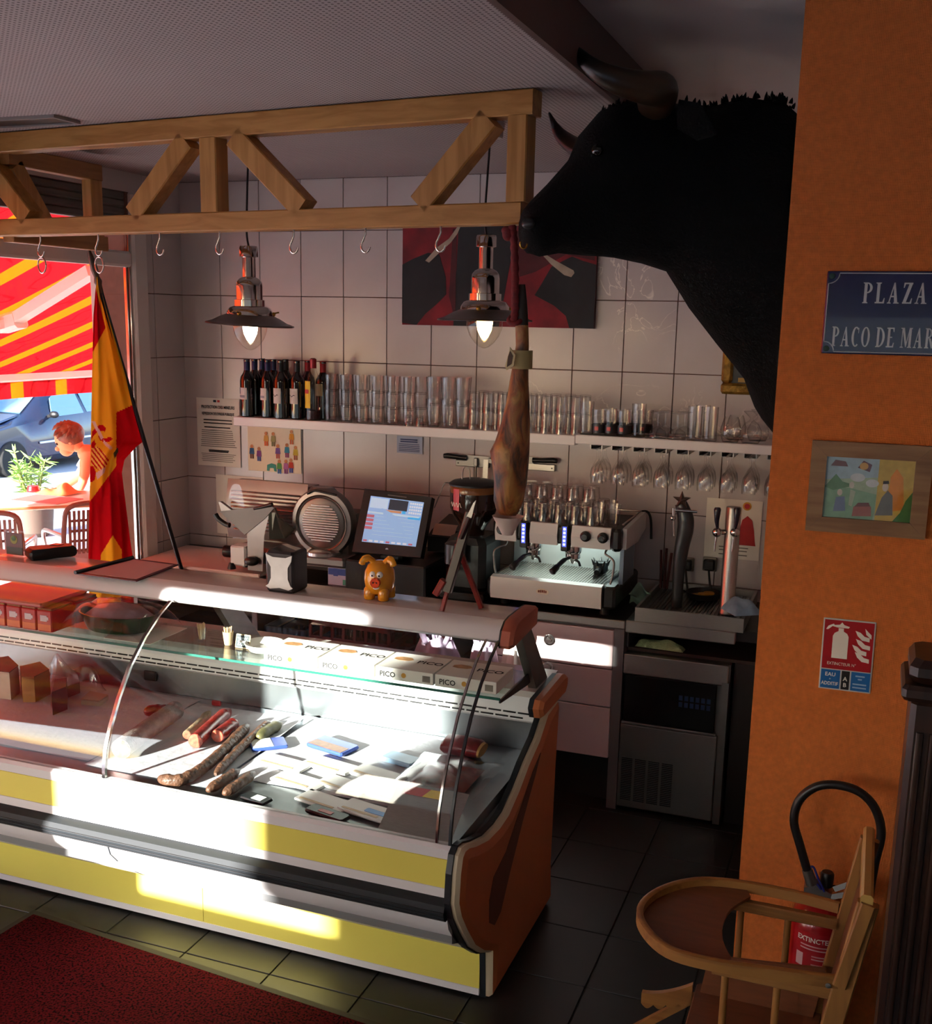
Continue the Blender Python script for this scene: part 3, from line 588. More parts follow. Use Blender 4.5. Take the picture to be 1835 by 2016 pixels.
# ================================================================== pendant lamps
M_bulbL = mk('lamp_bulb_white', '#ffffff', 0.3, emit='#fff4dc', estr=26.0)
M_bulbR = mk('lamp_bulb_warm', '#ffffff', 0.3, emit='#ffd88c', estr=22.0)
M_lampgl = glassmat('lamp_globe', (0.98, 0.96, 0.9), refl=0.6, base=0.05)
M_alush = mk('spun_aluminium', '#8c8580', 0.28, 1.0)
def lamp(c, label, bulb, energy, col, tilt):
    x, y, z = c      # z = tip of the glass
    t = thing('pendant_lamp', label, 'lamp', (x, y, z), group='two metal pendant lamps behind the truss')
    H = z
    part(t, 'cap', MB().lathe([(.012, H+.405), (.034, H+.403), (.037, H+.395), (.037, H+.362), (.031, H+.360)], (x, y, 0), 28), M_chrome, smooth=40)
    part(t, 'neck', MB().lathe([(.026, H+.362), (.026, H+.285), (.040, H+.278), (.050, H+.266), (.052, H+.25), (.052, H+.198), (.060, H+.196), (.060, H+.172), (.064, H+.17)], (x, y, 0), 32), M_chrome, smooth=35)
    part(t, 'collar', MB().lathe([(.066, H+.172), (.080, H+.166), (.090, H+.15), (.092, H+.135)], (x, y, 0), 32), M_chrome, smooth=40)
    sh = MB().lathe([(.088, H+.140), (.115, H+.130), (.148, H+.112), (.174, H+.104), (.176, H+.100), (.172, H+.098), (.146, H+.106), (.112, H+.122), (.07, H+.132)], (0, 0, 0), 40)
    R_ = Matrix.Rotation(tilt, 4, 'Y'); sh.v = [tuple((R_@(Vector(v)-Vector((0, 0, H+.12))))+Vector((x, y, H+.12))) for v in sh.v]
    part(t, 'shade', sh, M_alush, smooth=40)
    for a in (0.6, 2.7, 4.8):
        part(t, 'wing_screw', MB().sphere((x+.092*math.cos(a), y+.092*math.sin(a), H+.142), .009).tube([(x+.07*math.cos(a), y+.07*math.sin(a), H+.142), (x+.115*math.cos(a), y+.115*math.sin(a), H+.15)], .003, 6), mk('brass', '#b08a3a', 0.3, 1.0), smooth=60)
    part(t, 'glass_globe', MB().lathe([(.062, H+.135), (.068, H+.10), (.066, H+.075), (.055, H+.045), (.036, H+.02), (.018, H+.005), (.004, H)], (x, y, 0), 32), M_lampgl, smooth=60)
    part(t, 'bulb', MB().lathe([(.018, H+.132), (.028, H+.11), (.030, H+.09), (.026, H+.065), (.014, H+.04), (.002, H+.028)], (x, y, 0), 24), bulb, smooth=60)
    part(t, 'cord', MB().tube(bez([(x, y, H+.402), (x-.008, y, H+.46), (x-.002, y, H+.60), (x+.004, y, H+.72), (x-.002, y, ZC-.03)], 5), .0042, 8), M_black, smooth=60)
    part(t, 'canopy', MB().lathe([(.036, ZC-.055), (.04, ZC-.05), (.04, ZC-.0005)], (x+.012, y, 0), 24), mk('canopy_grey', '#a39a94', 0.5), smooth=30)
    return t
lamp((1.222, -1.30, 2.021), 'left metal pendant lamp with a clear glass bulb above the wine bottles', M_bulbL, 3.0, (1, .92, .78), math.radians(3))
lamp((2.216, -1.30, 2.055), 'right metal pendant lamp glowing warm in front of the red painting', M_bulbR, 4.0, (1, .82, .55), math.radians(0))
# ================================================================== cured ham hanging at the end of the truss
HY = -1.80
def HP(px, py, n=0): 
    p = onY(px, py, HY); p.y -= n; return p
hm = thing('cured_ham', 'whole cured ham leg hanging by a red cord from the truss', 'ham', HP(1000, 1015))
def hammat():
    m = bpy.data.materials.new('cured_ham_rind'); m.use_nodes = True; n = m.node_tree.nodes; L = m.node_tree.links; b = n['Principled BSDF']
    tc = n.new('ShaderNodeTexCoord'); mp = n.new('ShaderNodeMapping'); mp.inputs['Scale'].default_value = (1.6, 1.6, .6); L.new(tc.outputs['Object'], mp.inputs[0])
    t = n.new('ShaderNodeTexNoise'); t.inputs['Scale'].default_value = 15; t.inputs['Detail'].default_value = 8; t.inputs['Distortion'].default_value = .7; L.new(mp.outputs[0], t.inputs[0])
    r = n.new('ShaderNodeValToRGB'); e = r.color_ramp.elements; e[0].position = .36; e[0].color = lin('#2e221c'); e[1].position = .66; e[1].color = lin('#a8783c')
    for p, c in ((.44, '#6a3e20'), (.51, '#8a5026'), (.58, '#8c6432')): k = e.new(p); k.color = lin(c)
    L.new(t.outputs[0], r.inputs[0]); L.new(r.outputs[0], b.inputs['Base Color']); b.inputs['Roughness'].default_value = .42
    bp = n.new('ShaderNodeBump'); bp.inputs['Strength'].default_value = .6; bp.inputs['Distance'].default_value = .012; L.new(t.outputs[0], bp.inputs['Height']); L.new(bp.outputs[0], b.inputs['Normal']); return m
M_ham = hammat()
HS = [(560, 1020, 1034, .5), (600, 1013, 1038, .8), (640, 1015, 1040, .85), (680, 1016, 1041, .85), (720, 1010, 1040, .85), (750, 1004, 1040, .8), (790, 998, 1042, .8), (830, 989, 1043, .85), (870, 976, 1042, .85), (890, 966, 1041, .85), (920, 971, 1039, .85), (950, 974, 1036, .85), (985, 973, 1030, .8), (1005, 978, 1022, .7), (1014, 985, 1016, .5)]
rings = []
for k, (py, xl, xr, d) in enumerate(HS):
    a, b = HP(xl, py), HP(xr, py); c = (a+b)/2; w = (b-a).length/2; ring = []
    for j in range(20):
        an = 2*PI*j/20; wob = 1+.05*math.sin(3*an+k*1.3)+.03*math.sin(5*an+k*.7); ring.append(c+Vector((w*math.cos(an)*(1 if abs(math.cos(an)) > .9 else wob), w*d*math.sin(an)*wob, 0)))
    rings.append(ring)
part(hm, 'leg', MB().loft(rings[2:]), M_ham, smooth=60)
part(hm, 'hoof', MB().loft(rings[:3]), mk('ham_hoof', '#241812', 0.5, var=.3, scale=30), smooth=60)
M_cord = mk('red_cord', '#6e1a1e', 0.8, var=.3, scale=80)
cpts = [HP(1012, 445), HP(1016, 480), HP(1018, 540), HP(1018, 600), HP(1016, 632)]
part(hm, 'cord', MB().tube([p-Vector((0, .02, 0)) for p in bez(cpts, 6)], [.011+.003*(i % 2) for i in range(25)], 8).tube([HP(1016+13*math.cos(a), 628+9*math.sin(a)*1, .026*math.sin(a)) for a in [k*PI/6 for k in range(13)]], .009, 8).sphere(HP(1004, 462, .02), .018, sc=(1, 1, 1.2)).sphere(HP(1000, 455, .02), .014), M_cord, smooth=60)
a = HP(1027, 706)
lb = MB().loft([[a+Vector((r*.030*math.cos(k*PI/12)*1.1, r*.026*math.sin(k*PI/12), z)) for k in range(24)] for z, r in ((-.032, 1.0), (.026, 1.0), (.026, 1.08), (-.032, 1.08))], cap=False)
part(hm, 'label_band', lb, mk('label_card', '#9a8a5c', 0.6), smooth=30)
part(hm, 'label_seal', MB().prism([HP(1012, 683, .04), HP(1022, 698, .04), HP(1019, 720, .04), HP(1005, 728, .04), HP(1002, 720, .04), HP(1008, 700, .04)], (0, .004, 0)), mk('label_cream', '#c2b48a', 0.6))
part(hm, 'label_print', MB().prism([HP(1012, 690, .0415), HP(1018, 700, .0415), HP(1015, 716, .0415), HP(1006, 722, .0415), HP(1008, 702, .0415)], (0, .001, 0)), mk('label_brown', '#4a3020', 0.6))
part(hm, 'drip_cup', MB().lathe([(.052, 0), (.05, -.002), (.018, -.062), (.002, -.066)], HP(1000, 1016), 24, cap=False), mk('drip_cup_white', '#d8c6be', 0.4), smooth=40)
# ================================================================== bull head trophy
BA, BB = Vector((3.33, -1.50, 0)), Vector((2.50, -1.96, 0)); BD = (BB-BA).normalized(); BN = Vector((BD.y, -BD.x, 0)); BN = BN if BN.y < 0 else -BN
def BP(px, py, n=0.0): return plane_pt(px, py, BA+BN*n, BN)
bl = thing('bull_head', 'black mounted bull head trophy with long curved horns', 'trophy', (3.327, -1.50, 2.0))
BS = [((1026, 428), (1028, 484), .05), ((1032, 412), (1040, 498), .085), ((1050, 394), (1062, 504), .10), ((1080, 360), (1100, 497), .10), ((1118, 320), (1150, 505), .11), ((1144, 264), (1210, 510), .15), ((1182, 218), (1270, 522), .165), ((1240, 196), (1320, 536), .17), ((1330, 204), (1365, 612), .21), ((1400, 210), (1420, 682), .25), ((1468, 194), (1460, 730), .29), ((1528, 208), (1492, 775), .32), ((1566, 238), (1514, 838), .34), ((1600, 262), (1540, 868), .35)]
rings = []; rb = random.Random(5)
for k, (t_, b_, th) in enumerate(BS):
    a, b = BP(*t_), BP(*b_); c = (a+b)/2; hv = (a-b)/2; ring = []
    for j in range(28):
        an = 2*PI*j/28; cs, sn = math.cos(an), math.sin(an)
        ring.append(c+hv*cs+BN*th*sn*(1-.18*max(0, -cs)**2)+hv.normalized()*rb.uniform(-.004, .006))
    rings.append(ring)
rings[-1] = [Vector((min(p.x, 3.3265), p.y, p.z)) for p in rings[-1]]; rings = [[Vector((min(p.x, 3.3265), p.y, p.z)) for p in r] for r in rings]
M_fur = mk('black_fur', '#040404', 0.9, var=.3, scale=60, bump=.5, bscale=120, spec=.2)
part(bl, 'head', MB().loft(rings), M_fur, smooth=60)
tf = MB()
def tufts(pts, n, ln, spread):
    P = bez([BP(*p) for p in pts], 10)
    for k in range(n):
        p = P[rb.randrange(len(P))]+BN*rb.uniform(-spread, spread); d = Vector((rb.uniform(-.5, .5), rb.uniform(-.3, .3), 1)).normalized()*ln*rb.uniform(.5, 1.2)
        tf.tube([p-d*.6, p+d*.3, p+d], [.007, .005, .0008], 5)
tufts([(1200, 212), (1250, 200), (1330, 206), (1370, 216)], 60, .018, .08)
tufts([(1370, 216), (1440, 200), (1500, 202), (1530, 212), (1560, 236)], 110, .014, .1)
tufts([(1525, 208), (1532, 210)], 10, .03, .03)
part(bl, 'mane_tufts', tf, M_fur, smooth=None, kind='stuff')
def hornmat():
    m = bpy.data.materials.new('horn'); m.use_nodes = True; n = m.node_tree.nodes; L = m.node_tree.links; b = n['Principled BSDF']
    tc = n.new('ShaderNodeTexCoord'); sp = n.new('ShaderNodeSeparateXYZ'); L.new(tc.outputs['Generated'], sp.inputs[0])
    r = n.new('ShaderNodeValToRGB'); e = r.color_ramp.elements; e[0].position = .2; e[0].color = lin('#0c0b0b'); e[1].position = .8; e[1].color = lin('#3a2a1a'); L.new(sp.outputs['X'], r.inputs[0]); L.new(r.outputs[0], b.inputs['Base Color']); b.inputs['Roughness'].default_value = .35; return m
M_horn = hornmat()
hp = bez([BP(1290, 205, .10), BP(1300, 178, .18), BP(1268, 172, .24), BP(1215, 158, .27), BP(1170, 135, .26), BP(1138, 104, .22), BP(1118, 74, .17)], 7)
N = len(hp); part(bl, 'horn', MB().tube(hp, [.050*(1-(i/(N-1))**1.5)+.003 for i in range(N)], 18), M_horn, smooth=70)
hp = bez([BP(1165, 290, -.10), BP(1140, 292, -.16), BP(1110, 272, -.22), BP(1092, 248, -.24), BP(1081, 222, -.22)], 7)
N = len(hp); part(bl, 'horn', MB().tube(hp, [.032*(1-(i/(N-1))**1.4)+.003 for i in range(N)], 18), M_horn, smooth=70)
part(bl, 'ear', MB().loft([[BP(1335, 225, .16)+d for d in (Vector((0, 0, .04)), Vector((0, -.02, 0)), Vector((0, 0, -.04)), Vector((0, .02, 0)))], [BP(1375, 240, .24)+d for d in (Vector((0, 0, .05)), Vector((0, -.015, 0)), Vector((0, 0, -.05)), Vector((0, .015, 0)))], [BP(1410, 262, .28)+d for d in (Vector((0, 0, .006)), Vector((0, -.004, 0)), Vector((0, 0, -.006)), Vector((0, .004, 0)))]]), M_fur, smooth=60)
part(bl, 'eye', MB().sphere(BP(1176, 296, .148), .017), mk('glass_eye', '#0d0a08', 0.05, spec=.9), smooth=70)
part(bl, 'nostril', MB().sphere(BP(1040, 440, .088), .02, sc=(1, .5, .8)), M_black, smooth=70)
part(bl, 'nose_ring', MB().tube([BP(1031+7*math.cos(a), 480+9*math.sin(a), .05) for a in [k*PI/7 for k in range(9)]], .003, 6), mk('brass', '#b08a3a', .3, 1.0), smooth=60)
# ================================================================== back wall: shelves, bottles, glasses, papers
SZ = 1.645
solo('wall_shelf', MB().bbox(0.482, 2.306, -0.28, -0.005, SZ-.046, SZ, .004), M_white, 'long white wall shelf carrying the wine bottles and stacked glasses', 'shelf', (1.4, -.14, SZ-.046))
SZ2 = 1.652
sh2 = thing('wall_shelf', 'short white wall shelf with stem glasses hanging under it', 'shelf', (2.8, -.14, SZ2-.042))
part(sh2, 'board', MB().bbox(2.312, 3.322, -0.30, -0.005, SZ2-.042, SZ2, .004), M_white)
railx = [2.41+.098*k for k in range(9)]
for x in railx:
    part(sh2, 'glass_rail', MB().box(x-.028, x-.024, -.29, -.01, SZ2-.062, SZ2-.0425).box(x-.028, x-.008, -.29, -.01, SZ2-.064, SZ2-.062).box(x+.024, x+.028, -.29, -.01, SZ2-.062, SZ2-.0425).box(x+.008, x+.028, -.29, -.01, SZ2-.064, SZ2-.062), M_steel, smooth=None)
# ---- bottles
M_bott = mk('dark_bottle_glass', '#0d0d10', 0.08, spec=.8, coat=.5); M_foilb = mk('blue_foil', '#16204a', 0.35, .4); M_foild = mk('dark_foil', '#1d1f22', 0.4, .4); M_foilr = mk('red_foil', '#8c1420', 0.35, .3)
M_lab = mk('bottle_label', '#cfc8c0', 0.7); M_labb = mk('label_blue', '#27305c', 0.6); M_laby = mk('label_yellow', '#dcb81e', 0.6); M_labr = mk('label_red', '#b0281c', 0.6)
def bottle(x, y, foil, kind, label, h=.30, r=.0375):
    t = thing('wine_bottle', label, 'bottle', (x, y, SZ), rz=random.uniform(-.25, .25)-.35)
    part(t, 'glass', MB().lathe([(r*.85, 0), (r, .006), (r, .185), (r*.9, .205), (r*.55, .225), (.0145, .24), (.0145, h-.01), (.016, h-.01), (.016, h-.002), (.01, h)], (0, 0, 0), 24), M_bott, smooth=40, world=False)
    part(t, 'capsule', MB().lathe([(.0155, h-.07), (.0158, h), (.0155, h+.001), (.002, h+.0015)], (0, 0, 0), 20), foil, smooth=40, world=False)
    def wrap(z0, z1, a0, a1, m, e=.0006):
        n = 10; mb = MB(); mb.grid(lambda u, v: ((r+e)*math.cos(a0+(a1-a0)*u), (r+e)*math.sin(a0+(a1-a0)*u), z0+(z1-z0)*v), n, 1); return mb
    C0 = -PI/2
    if kind == 'blue':
        l = part(t, 'label', wrap(.09, .15, C0-.9, C0+.9, M_lab), M_lab, smooth=60, world=False)
        part(l, 'label_corner', wrap(.118, .15, C0-.9, C0-.15, M_labb, .0011), M_labb, smooth=60, world=False); part(l, 'label_print', wrap(.10, .112, C0-.6, C0+.6, M_labb, .0011), mk('label_grey', '#8d8c92', .7), smooth=60, world=False)
    elif kind == 'plain':
        l = part(t, 'label', wrap(.078, .155, C0-.9, C0+.9, M_lab), M_lab, smooth=60, world=False)
        part(l, 'label_print', MB().grid(lambda u, v: ((r+.0012)*math.cos(C0-.5+u), (r+.0012)*math.sin(C0-.5+u), .116+.004*math.sin(u*9)+.004*v), 12, 1), M_ink, smooth=60, world=False)
    elif kind == 'cream':
        part(t, 'label', wrap(.12, .18, C0-1, C0+1, M_lab), mk('label_cream2', '#c9b890', .7), smooth=60, world=False)
    return t
BX = [(487, 0.24, M_foilb, 'blue', 'leftmost dark wine bottle on the shelf with a blue-cornered label'), (502, 0.16, M_foilb, '', 'second dark wine bottle from the left in the back row'), (517, 0.08, M_foilb, '', 'third dark wine bottle from the left in the back row'),
      (527, 0.22, M_foilb, 'blue', 'dark wine bottle with a blue-cornered label, second in the front row'), (539, 0.13, M_foilb, '', 'dark blue-capped wine bottle behind the white-labelled one'), (553, 0.245, M_foild, 'plain', 'dark wine bottle with a plain white label, third in the front row'),
      (563, 0.08, M_foild, 'plain', 'dark-capped wine bottle half hidden between two white labels'), (585, 0.22, M_foild, 'plain', 'dark wine bottle with a white label beside the yellow bottle'), (636, 0.165, M_foilr, 'cream', 'red-capped wine bottle right of the yellow-labelled bottle'), (606, 0.1, M_foilr, '', 'red-capped bottle standing behind the yellow-labelled bottle')]
for px, off, foil, kind, lab in BX:
    yy = -off; p = onY(px, 760, yy); bottle(p.x, yy, foil, kind, lab, h=.292)
M_clear = glassmat('clear_bottle', (.86, .84, .80), refl=.6, base=.05)
p = onY(616, 770, -.24)
yb = thing('liqueur_bottle', 'clear liqueur bottle with a yellow label and red stopper', 'bottle', (p.x, -.235, SZ), rz=-.4)
part(yb, 'glass', MB().lathe([(.038, 0), (.041, .01), (.041, .17), (.036, .20), (.018, .245), (.014, .26), (.014, .28)], (0, 0, 0), 24), M_clear, smooth=40, world=False)
part(yb, 'liquor', MB().lathe([(.037, .006), (.038, .012), (.038, .05), (.002, .05)], (0, 0, 0), 20), mk('dark_liqueur', '#3a2426', .2), smooth=40, world=False)
lb = part(yb, 'label', MB().grid(lambda u, v: (.0418*math.cos(-PI/2-1.0+1.5*u), .0418*math.sin(-PI/2-1.0+1.5*u), .062+.135*v), 10, 1), M_laby, smooth=60, world=False)
part(lb, 'label_print', MB().grid(lambda u, v: (.0423*math.cos(-PI/2-.8+1.1*u), .0423*math.sin(-PI/2-.8+1.1*u), .135+.02*v), 8, 1), M_labr, smooth=60, world=False)
part(lb, 'label_print', MB().grid(lambda u, v: (.0423*math.cos(-PI/2-.7+.3*u), .0423*math.sin(-PI/2-.7+.3*u), .085+.025*v), 4, 1), M_ink, smooth=60, world=False)
part(yb, 'stopper', MB().lathe([(.016, .26), (.017, .305), (.01, .31)], (0, 0, 0), 20), M_foilr, smooth=40, world=False)
# ---- drinking glasses: one mesh per kind, copied
def tumbler(r, h, tap=.9, foot=.006):
    return MB().lathe([(r*tap*.9, 0), (r*tap, .004), (r, h), (r-.0015, h), (r*tap-.003, foot+.003), (.002, foot)], (0, 0, 0), 16)
def flip(mb, h): mb.v = [(x, -y, h-z) for x, y, z in mb.v]; return mb
def place(name, mesh, spots, label, group, cat='glass'):
    for i_, (x, y, z) in enumerate(spots):
        o = bpy.data.objects.new(name, mesh); COL.objects.link(o); o.location = (x, y, z); o.rotation_euler = (0, 0, random.uniform(0, 6.28)); tag(o, label[i_] if isinstance(label, list) else label, cat, group)
def xs(px, y, py=800): return onY(px, py, y).x
m_tum = tumbler(.032, .085).mesh('tumbler', M_glass, smooth=50); m_tumf = flip(tumbler(.032, .085), .085).mesh('tumbler_down', M_glass, smooth=50)
sp = []
x0, x1 = xs(655, -.23), xs(808, -.23)
for i in range(6):
    for row, yy in enumerate((-.245, -.165)):
        for t_ in range(3): sp.append((x0+(x1-x0)*i/5+row*.03+random.uniform(-.004, .004), yy, SZ+t_*.0745))
place('tumbler', m_tum, sp, ['small tumbler, %s tier, %s %s stack from the wine bottles' % (('bottom', 'middle', 'top')[k % 3], ORD[k//6], ('front', 'back')[k//3 % 2]) for k in range(36)], 'tumblers stacked three high on the shelf')
sp = [(xs(806, -.25), -.255, SZ), (xs(826, -.25), -.25, SZ)]
place('shot_glass', flip(tumbler(.022, .05), .05).mesh('shot_glass', M_glass, smooth=50), sp, ['left low shot glass between stacked tumblers and tall glasses', 'right low shot glass between stacked tumblers and tall glasses'], 'shot glasses on the shelf')
m_tall = tumbler(.036, .135, .78).mesh('tall_glass', M_glass, smooth=50); sp = []
for px in (853, 882, 910):
    for row, yy in enumerate((-.24, -.155)):
        for t_ in range(2): sp.append((xs(px, yy)+.01*row, yy, SZ+t_*.105))
place('tall_glass', m_tall, sp, ['tall glass, %s one, %s %s stack in the middle of the shelf' % (('lower', 'upper')[k % 2], ORD[k//4], ('front', 'back')[k//2 % 2]) for k in range(12)], 'tall glasses stacked mid-shelf')
m_t2 = flip(tumbler(.031, .10, .85), .10).mesh('tumbler_low', M_glass, smooth=50); sp = []
x0, x1 = xs(935, -.23), xs(1137, -.23)
for i in range(8):
    for row, yy in enumerate((-.24, -.165)):
        for t_ in range(2): sp.append((x0+(x1-x0)*i/7+row*.02, yy, SZ+t_*.080))
place('tumbler', m_t2, sp, ['tumbler, %s tier, %s %s-row stack from the left behind the ham' % (('lower', 'upper')[k % 2], ORD[k//4], ('front', 'back')[k//2 % 2]) for k in range(32)], 'tumblers stacked two high behind the ham')
m_hb = tumbler(.033, .15, .95).mesh('highball', M_glass, smooth=50)
place('highball_glass', m_hb, [(xs(p_, -.25), -.25, SZ2) for p_ in (1156, 1259, 1370, 1401)]+[(xs(1385, -.17), -.17, SZ2)], ['%s straight highball glass on the short shelf' % w_ for w_ in ('leftmost tall', 'tall, right of the black-banded tumblers,', 'tall, right of the upturned coupes,', 'rightmost tall', 'tall rear')], 'highball glasses on the short shelf')
M_band = mk('black_band', '#120f12', .3)
def banded(x, y, lab):
    t = thing('banded_glass', lab, 'glass', (x, y, SZ2), group='black-banded tumblers')
    part(t, 'bowl', tumbler(.037, .115, .92), M_glass, smooth=50, world=False)
    b = part(t, 'band', MB().lathe([(.0352, .012), (.0362, .05), (.0368, .05), (.0358, .012)], (0, 0, 0), 20), M_band, smooth=50, world=False)
    part(b, 'crest', MB().grid(lambda u, v: (.0372*math.cos(-PI/2-.4+.5*u), .0372*math.sin(-PI/2-.4+.5*u), .022+.018*v), 4, 1), M_red, smooth=50, world=False); return t
for p_, yy in ((1182, -.24), (1206, -.24), (1231, -.24), (1200, -.15), (1226, -.15), (1250, -.15), (1272, -.15)): banded(xs(p_, yy), yy, '%s black-banded tumbler in the %s row on the short shelf' % (ORD[(1182, 1206, 1231).index(p_)] if yy < -.2 else ORD[(1200, 1226, 1250, 1272).index(p_)], 'front' if yy < -.2 else 'back'))
# coupe glasses standing upside down on the shelf
m_coupe = MB().lathe([(.042, 0), (.043, .008), (.036, .032), (.014, .046), (.004, .052), (.004, .108), (.034, .113), (.034, .115), (.003, .1155)], (0, 0, 0), 18).mesh('coupe', M_glass, smooth=50)
place('coupe_glass', m_coupe, [(xs(px, yy), yy, SZ2) for px, yy in ((1297, -.245), (1336, -.245), (1312, -.15), (1350, -.15))], ['%s coupe glass turned upside down on the short shelf' % w_ for w_ in ('front left', 'front right', 'rear left', 'rear right')], 'coupe glasses upside down')
m_snif = MB().lathe([(.034, 0), (.044, .03), (.046, .055), (.036, .095), (.030, .11), (.028, .11), (.034, .095), (.044, .055), (.042, .03), (.003, .004)], (0, 0, 0), 18).mesh('snifter', M_glass, smooth=50)
place('round_glass', m_snif, [(xs(px, yy), yy, SZ2) for px, yy in ((1442, -.24), (1452, -.13))], ['front bulbous round glass near the end of the short shelf', 'rear bulbous round glass near the end of the short shelf'], 'round glasses on the short shelf')
m_goblet = MB().lathe([(.036, 0), (.046, .02), (.048, .05), (.03, .085), (.01, .098), (.006, .108), (.034, .135), (.036, .138), (.003, .139)], (0, 0, 0), 18).mesh('goblet', M_glass, smooth=50)
place('goblet', m_goblet, [(xs(px, yy), yy, SZ2) for px, yy in ((1482, -.24), (1496, -.12))], ['front upturned goblet at the right end of the short shelf', 'rear upturned goblet at the right end of the short shelf'], 'goblets at the shelf end')
# wine glasses hanging in the rails
m_hang = MB().lathe([(.033, 0), (.033, -.002), (.006, -.008), (.005, -.045), (.012, -.062), (.028, -.095), (.033, -.125), (.030, -.165), (.0285, -.165), (.031, -.125), (.026, -.095), (.003, -.066)], (0, 0, 0), 18).mesh('hanging_glass', M_glass, smooth=50)
sp = []
for k, x in enumerate(railx):
    for yy in ((-.255, -.18, -.105)): sp.append((x, yy, SZ2-.0595))
place('stem_glass', m_hang, sp, ['hanging stem glass, %s one in the %s rail from the left' % (('front', 'middle', 'rear')[k % 3], ORD[k//3]) for k in range(27)], 'stem glasses hanging in the rails')
# ---- painting on the back wall (dark bulls on red)
pa = thing('painting', 'wide dark red and black canvas behind the right lamp', 'painting', (1.82, -.02, 2.13))
M_prd = mk('canvas_red', '#7e1420', .7, var=.35, scale=9); M_pbk = mk('canvas_black', '#1c1d20', .7, var=.4, scale=9); M_pdr = mk('canvas_dark_red', '#4a0e16', .7, var=.35, scale=9); M_phn = mk('canvas_horn', '#a89a86', .7, var=.15, scale=20)
px0, px1, pz0, pz1 = 1.322, 2.310, 2.128, 2.60
part(pa, 'canvas', MB().box(px0, px1, -.03, -.001, pz0, pz1), mk('canvas_edge', '#3a0f14', .7), smooth=None)
def paint(poly, mat, e, name='painted_area'):   # poly in (u,v) of the canvas
    part(pa, name, MB().prism([(px0+(px1-px0)*u, -.03-e, pz0+(pz1-pz0)*v) for u, v in poly], (0, .0009, 0)), mat, smooth=None)
paint([(0, 0), (1, 0), (1, 1), (0, 1)], M_prd, .001)
paint([(.28, 0), (.52, 0), (.60, 1), (.30, 1)], M_pbk, .002)
paint([(0, .02), (.0, .62), (.06, .68), (.14, .74), (.2, .72), (.235, .5), (.24, .32), (.19, .22), (.13, .12), (.08, .0)], M_pbk, .003)
paint([(.255, .30), (.29, .05), (.29, .98), (.27, .98)], M_pdr, .003)
paint([(1, .0), (1, .62), (.93, .66), (.88, .7), (.78, .6), (.73, .42), (.70, .32), (.80, .22), (.86, .12), (.88, 0)], M_pbk, .003)
paint([(.6, .95), (.99, .95), (.99, .66), (.85, .72), (.70, .55), (.62, .5)], M_pdr, .0025)
paint([(.125, .66), (.145, .64), (.20, .74), (.26, .84), (.295, .93), (.31, 1.0), (.295, 1.0), (.25, .88), (.185, .79)], M_phn, .004, 'painted_horn')
paint([(.88, .50), (.895, .54), (.89, .565), (.80, .66), (.75, .72), (.735, .71), (.78, .62), (.845, .52)], M_phn, .004, 'painted_horn')
# ---- gold framed picture at the right
gf = thing('gold_frame', 'ornate gold picture frame half hidden behind the bull neck', 'picture', (3.12, -.02, 1.85))
gx0, gx1, gz0, gz1 = 2.916, 3.30, 1.848, 2.24; M_gold = mk('gilt', '#8a6a2a', .4, .6, var=.45, scale=35, bump=.6, bscale=60)
for (a, b, c, d) in ((gx0, gx1, gz0, gz0+.05), (gx0, gx1, gz1-.05, gz1), (gx0, gx0+.05, gz0+.0505, gz1-.0505), (gx1-.05, gx1, gz0+.0505, gz1-.0505)):
    part(gf, 'frame_rail', MB().bbox(a, b, -.04, -.006, c, d, .012), M_gold)
part(gf, 'picture_sheet', MB().box(gx0+.05, gx1-.05, -.022, -.008, gz0+.05, gz1-.05), mk('dark_print', '#3d4040', .4, var=.3, scale=6), smooth=None)
part(gf, 'caption_plate', MB().box(gx0+.075, gx1-.14, -.026, -.0225, gz0+.055, gz0+.075), mk('caption_gold', '#a5853e', .4), smooth=None)
# ---- papers stuck on the tiles
def sheet(name, label, x0, x1, z0, z1, mat, cat='paper', y=-.006, lean=0.0):
    t = thing(name, label, cat, ((x0+x1)/2, y, z0))
    part(t, 'sheet', MB().grid(lambda u, v: (x0+(x1-x0)*u+lean*v, y-.004-.002*(abs(2*u-1)**3)*(.4+v*.3), z0+(z1-z0)*v), 8, 4), mat, smooth=60); return t
def lines(t, x0, x1, zs, th, mat, y, name='printed_line'):
    mb = MB(); 
    for i, z in enumerate(zs):
        k = random.uniform(.0, .12); mb.box(x0+(x1-x0)*k*.3, x1-(x1-x0)*k, y-.0006, y, z-th/2, z+th/2)
    part(t, name, mb, mat, smooth=None)
M_grey = mk('grey_print', '#7d766c', .8)
ps = sheet('notice_poster', 'large printed legal notice on the left wall tiles', .078, .352, 1.338, 1.712, M_paper, 'poster')
for txt, z, s_ in (('PROTECTION DES MINEURS', 1.655, .0235), ("REPRESSION DE L'IVRESSE PUBLIQUE", 1.62, .0205)):
    part(ps, 'heading', text_mb(txt, s_, (.215, -.0125, z), (1, 0, 0), (0, 0, 1), 'CENTER', bold=.0006, sx=.72 if s_ > .022 else .62), M_ink, smooth=None)
lines(ps, .12, .31, [1.592, 1.575, 1.552], .006, M_ink, -.0122); lines(ps, .10, .33, [1.535-.011*k for k in range(9)], .004, M_grey, -.0122)
lines(ps, .15, .28, [1.425, 1.418], .006, M_ink, -.0122); lines(ps, .10, .33, [1.405-.010*k for k in range(5)], .003, M_grey, -.0122)
part(ps, 'emblem', MB().box(.187, .205, -.0128, -.0122, 1.690, 1.702), mk('emblem_blue', '#1c3a4a', .7), smooth=None); part(ps, 'emblem', MB().box(.213, .228, -.0128, -.0122, 1.690, 1.702), M_red, smooth=None)
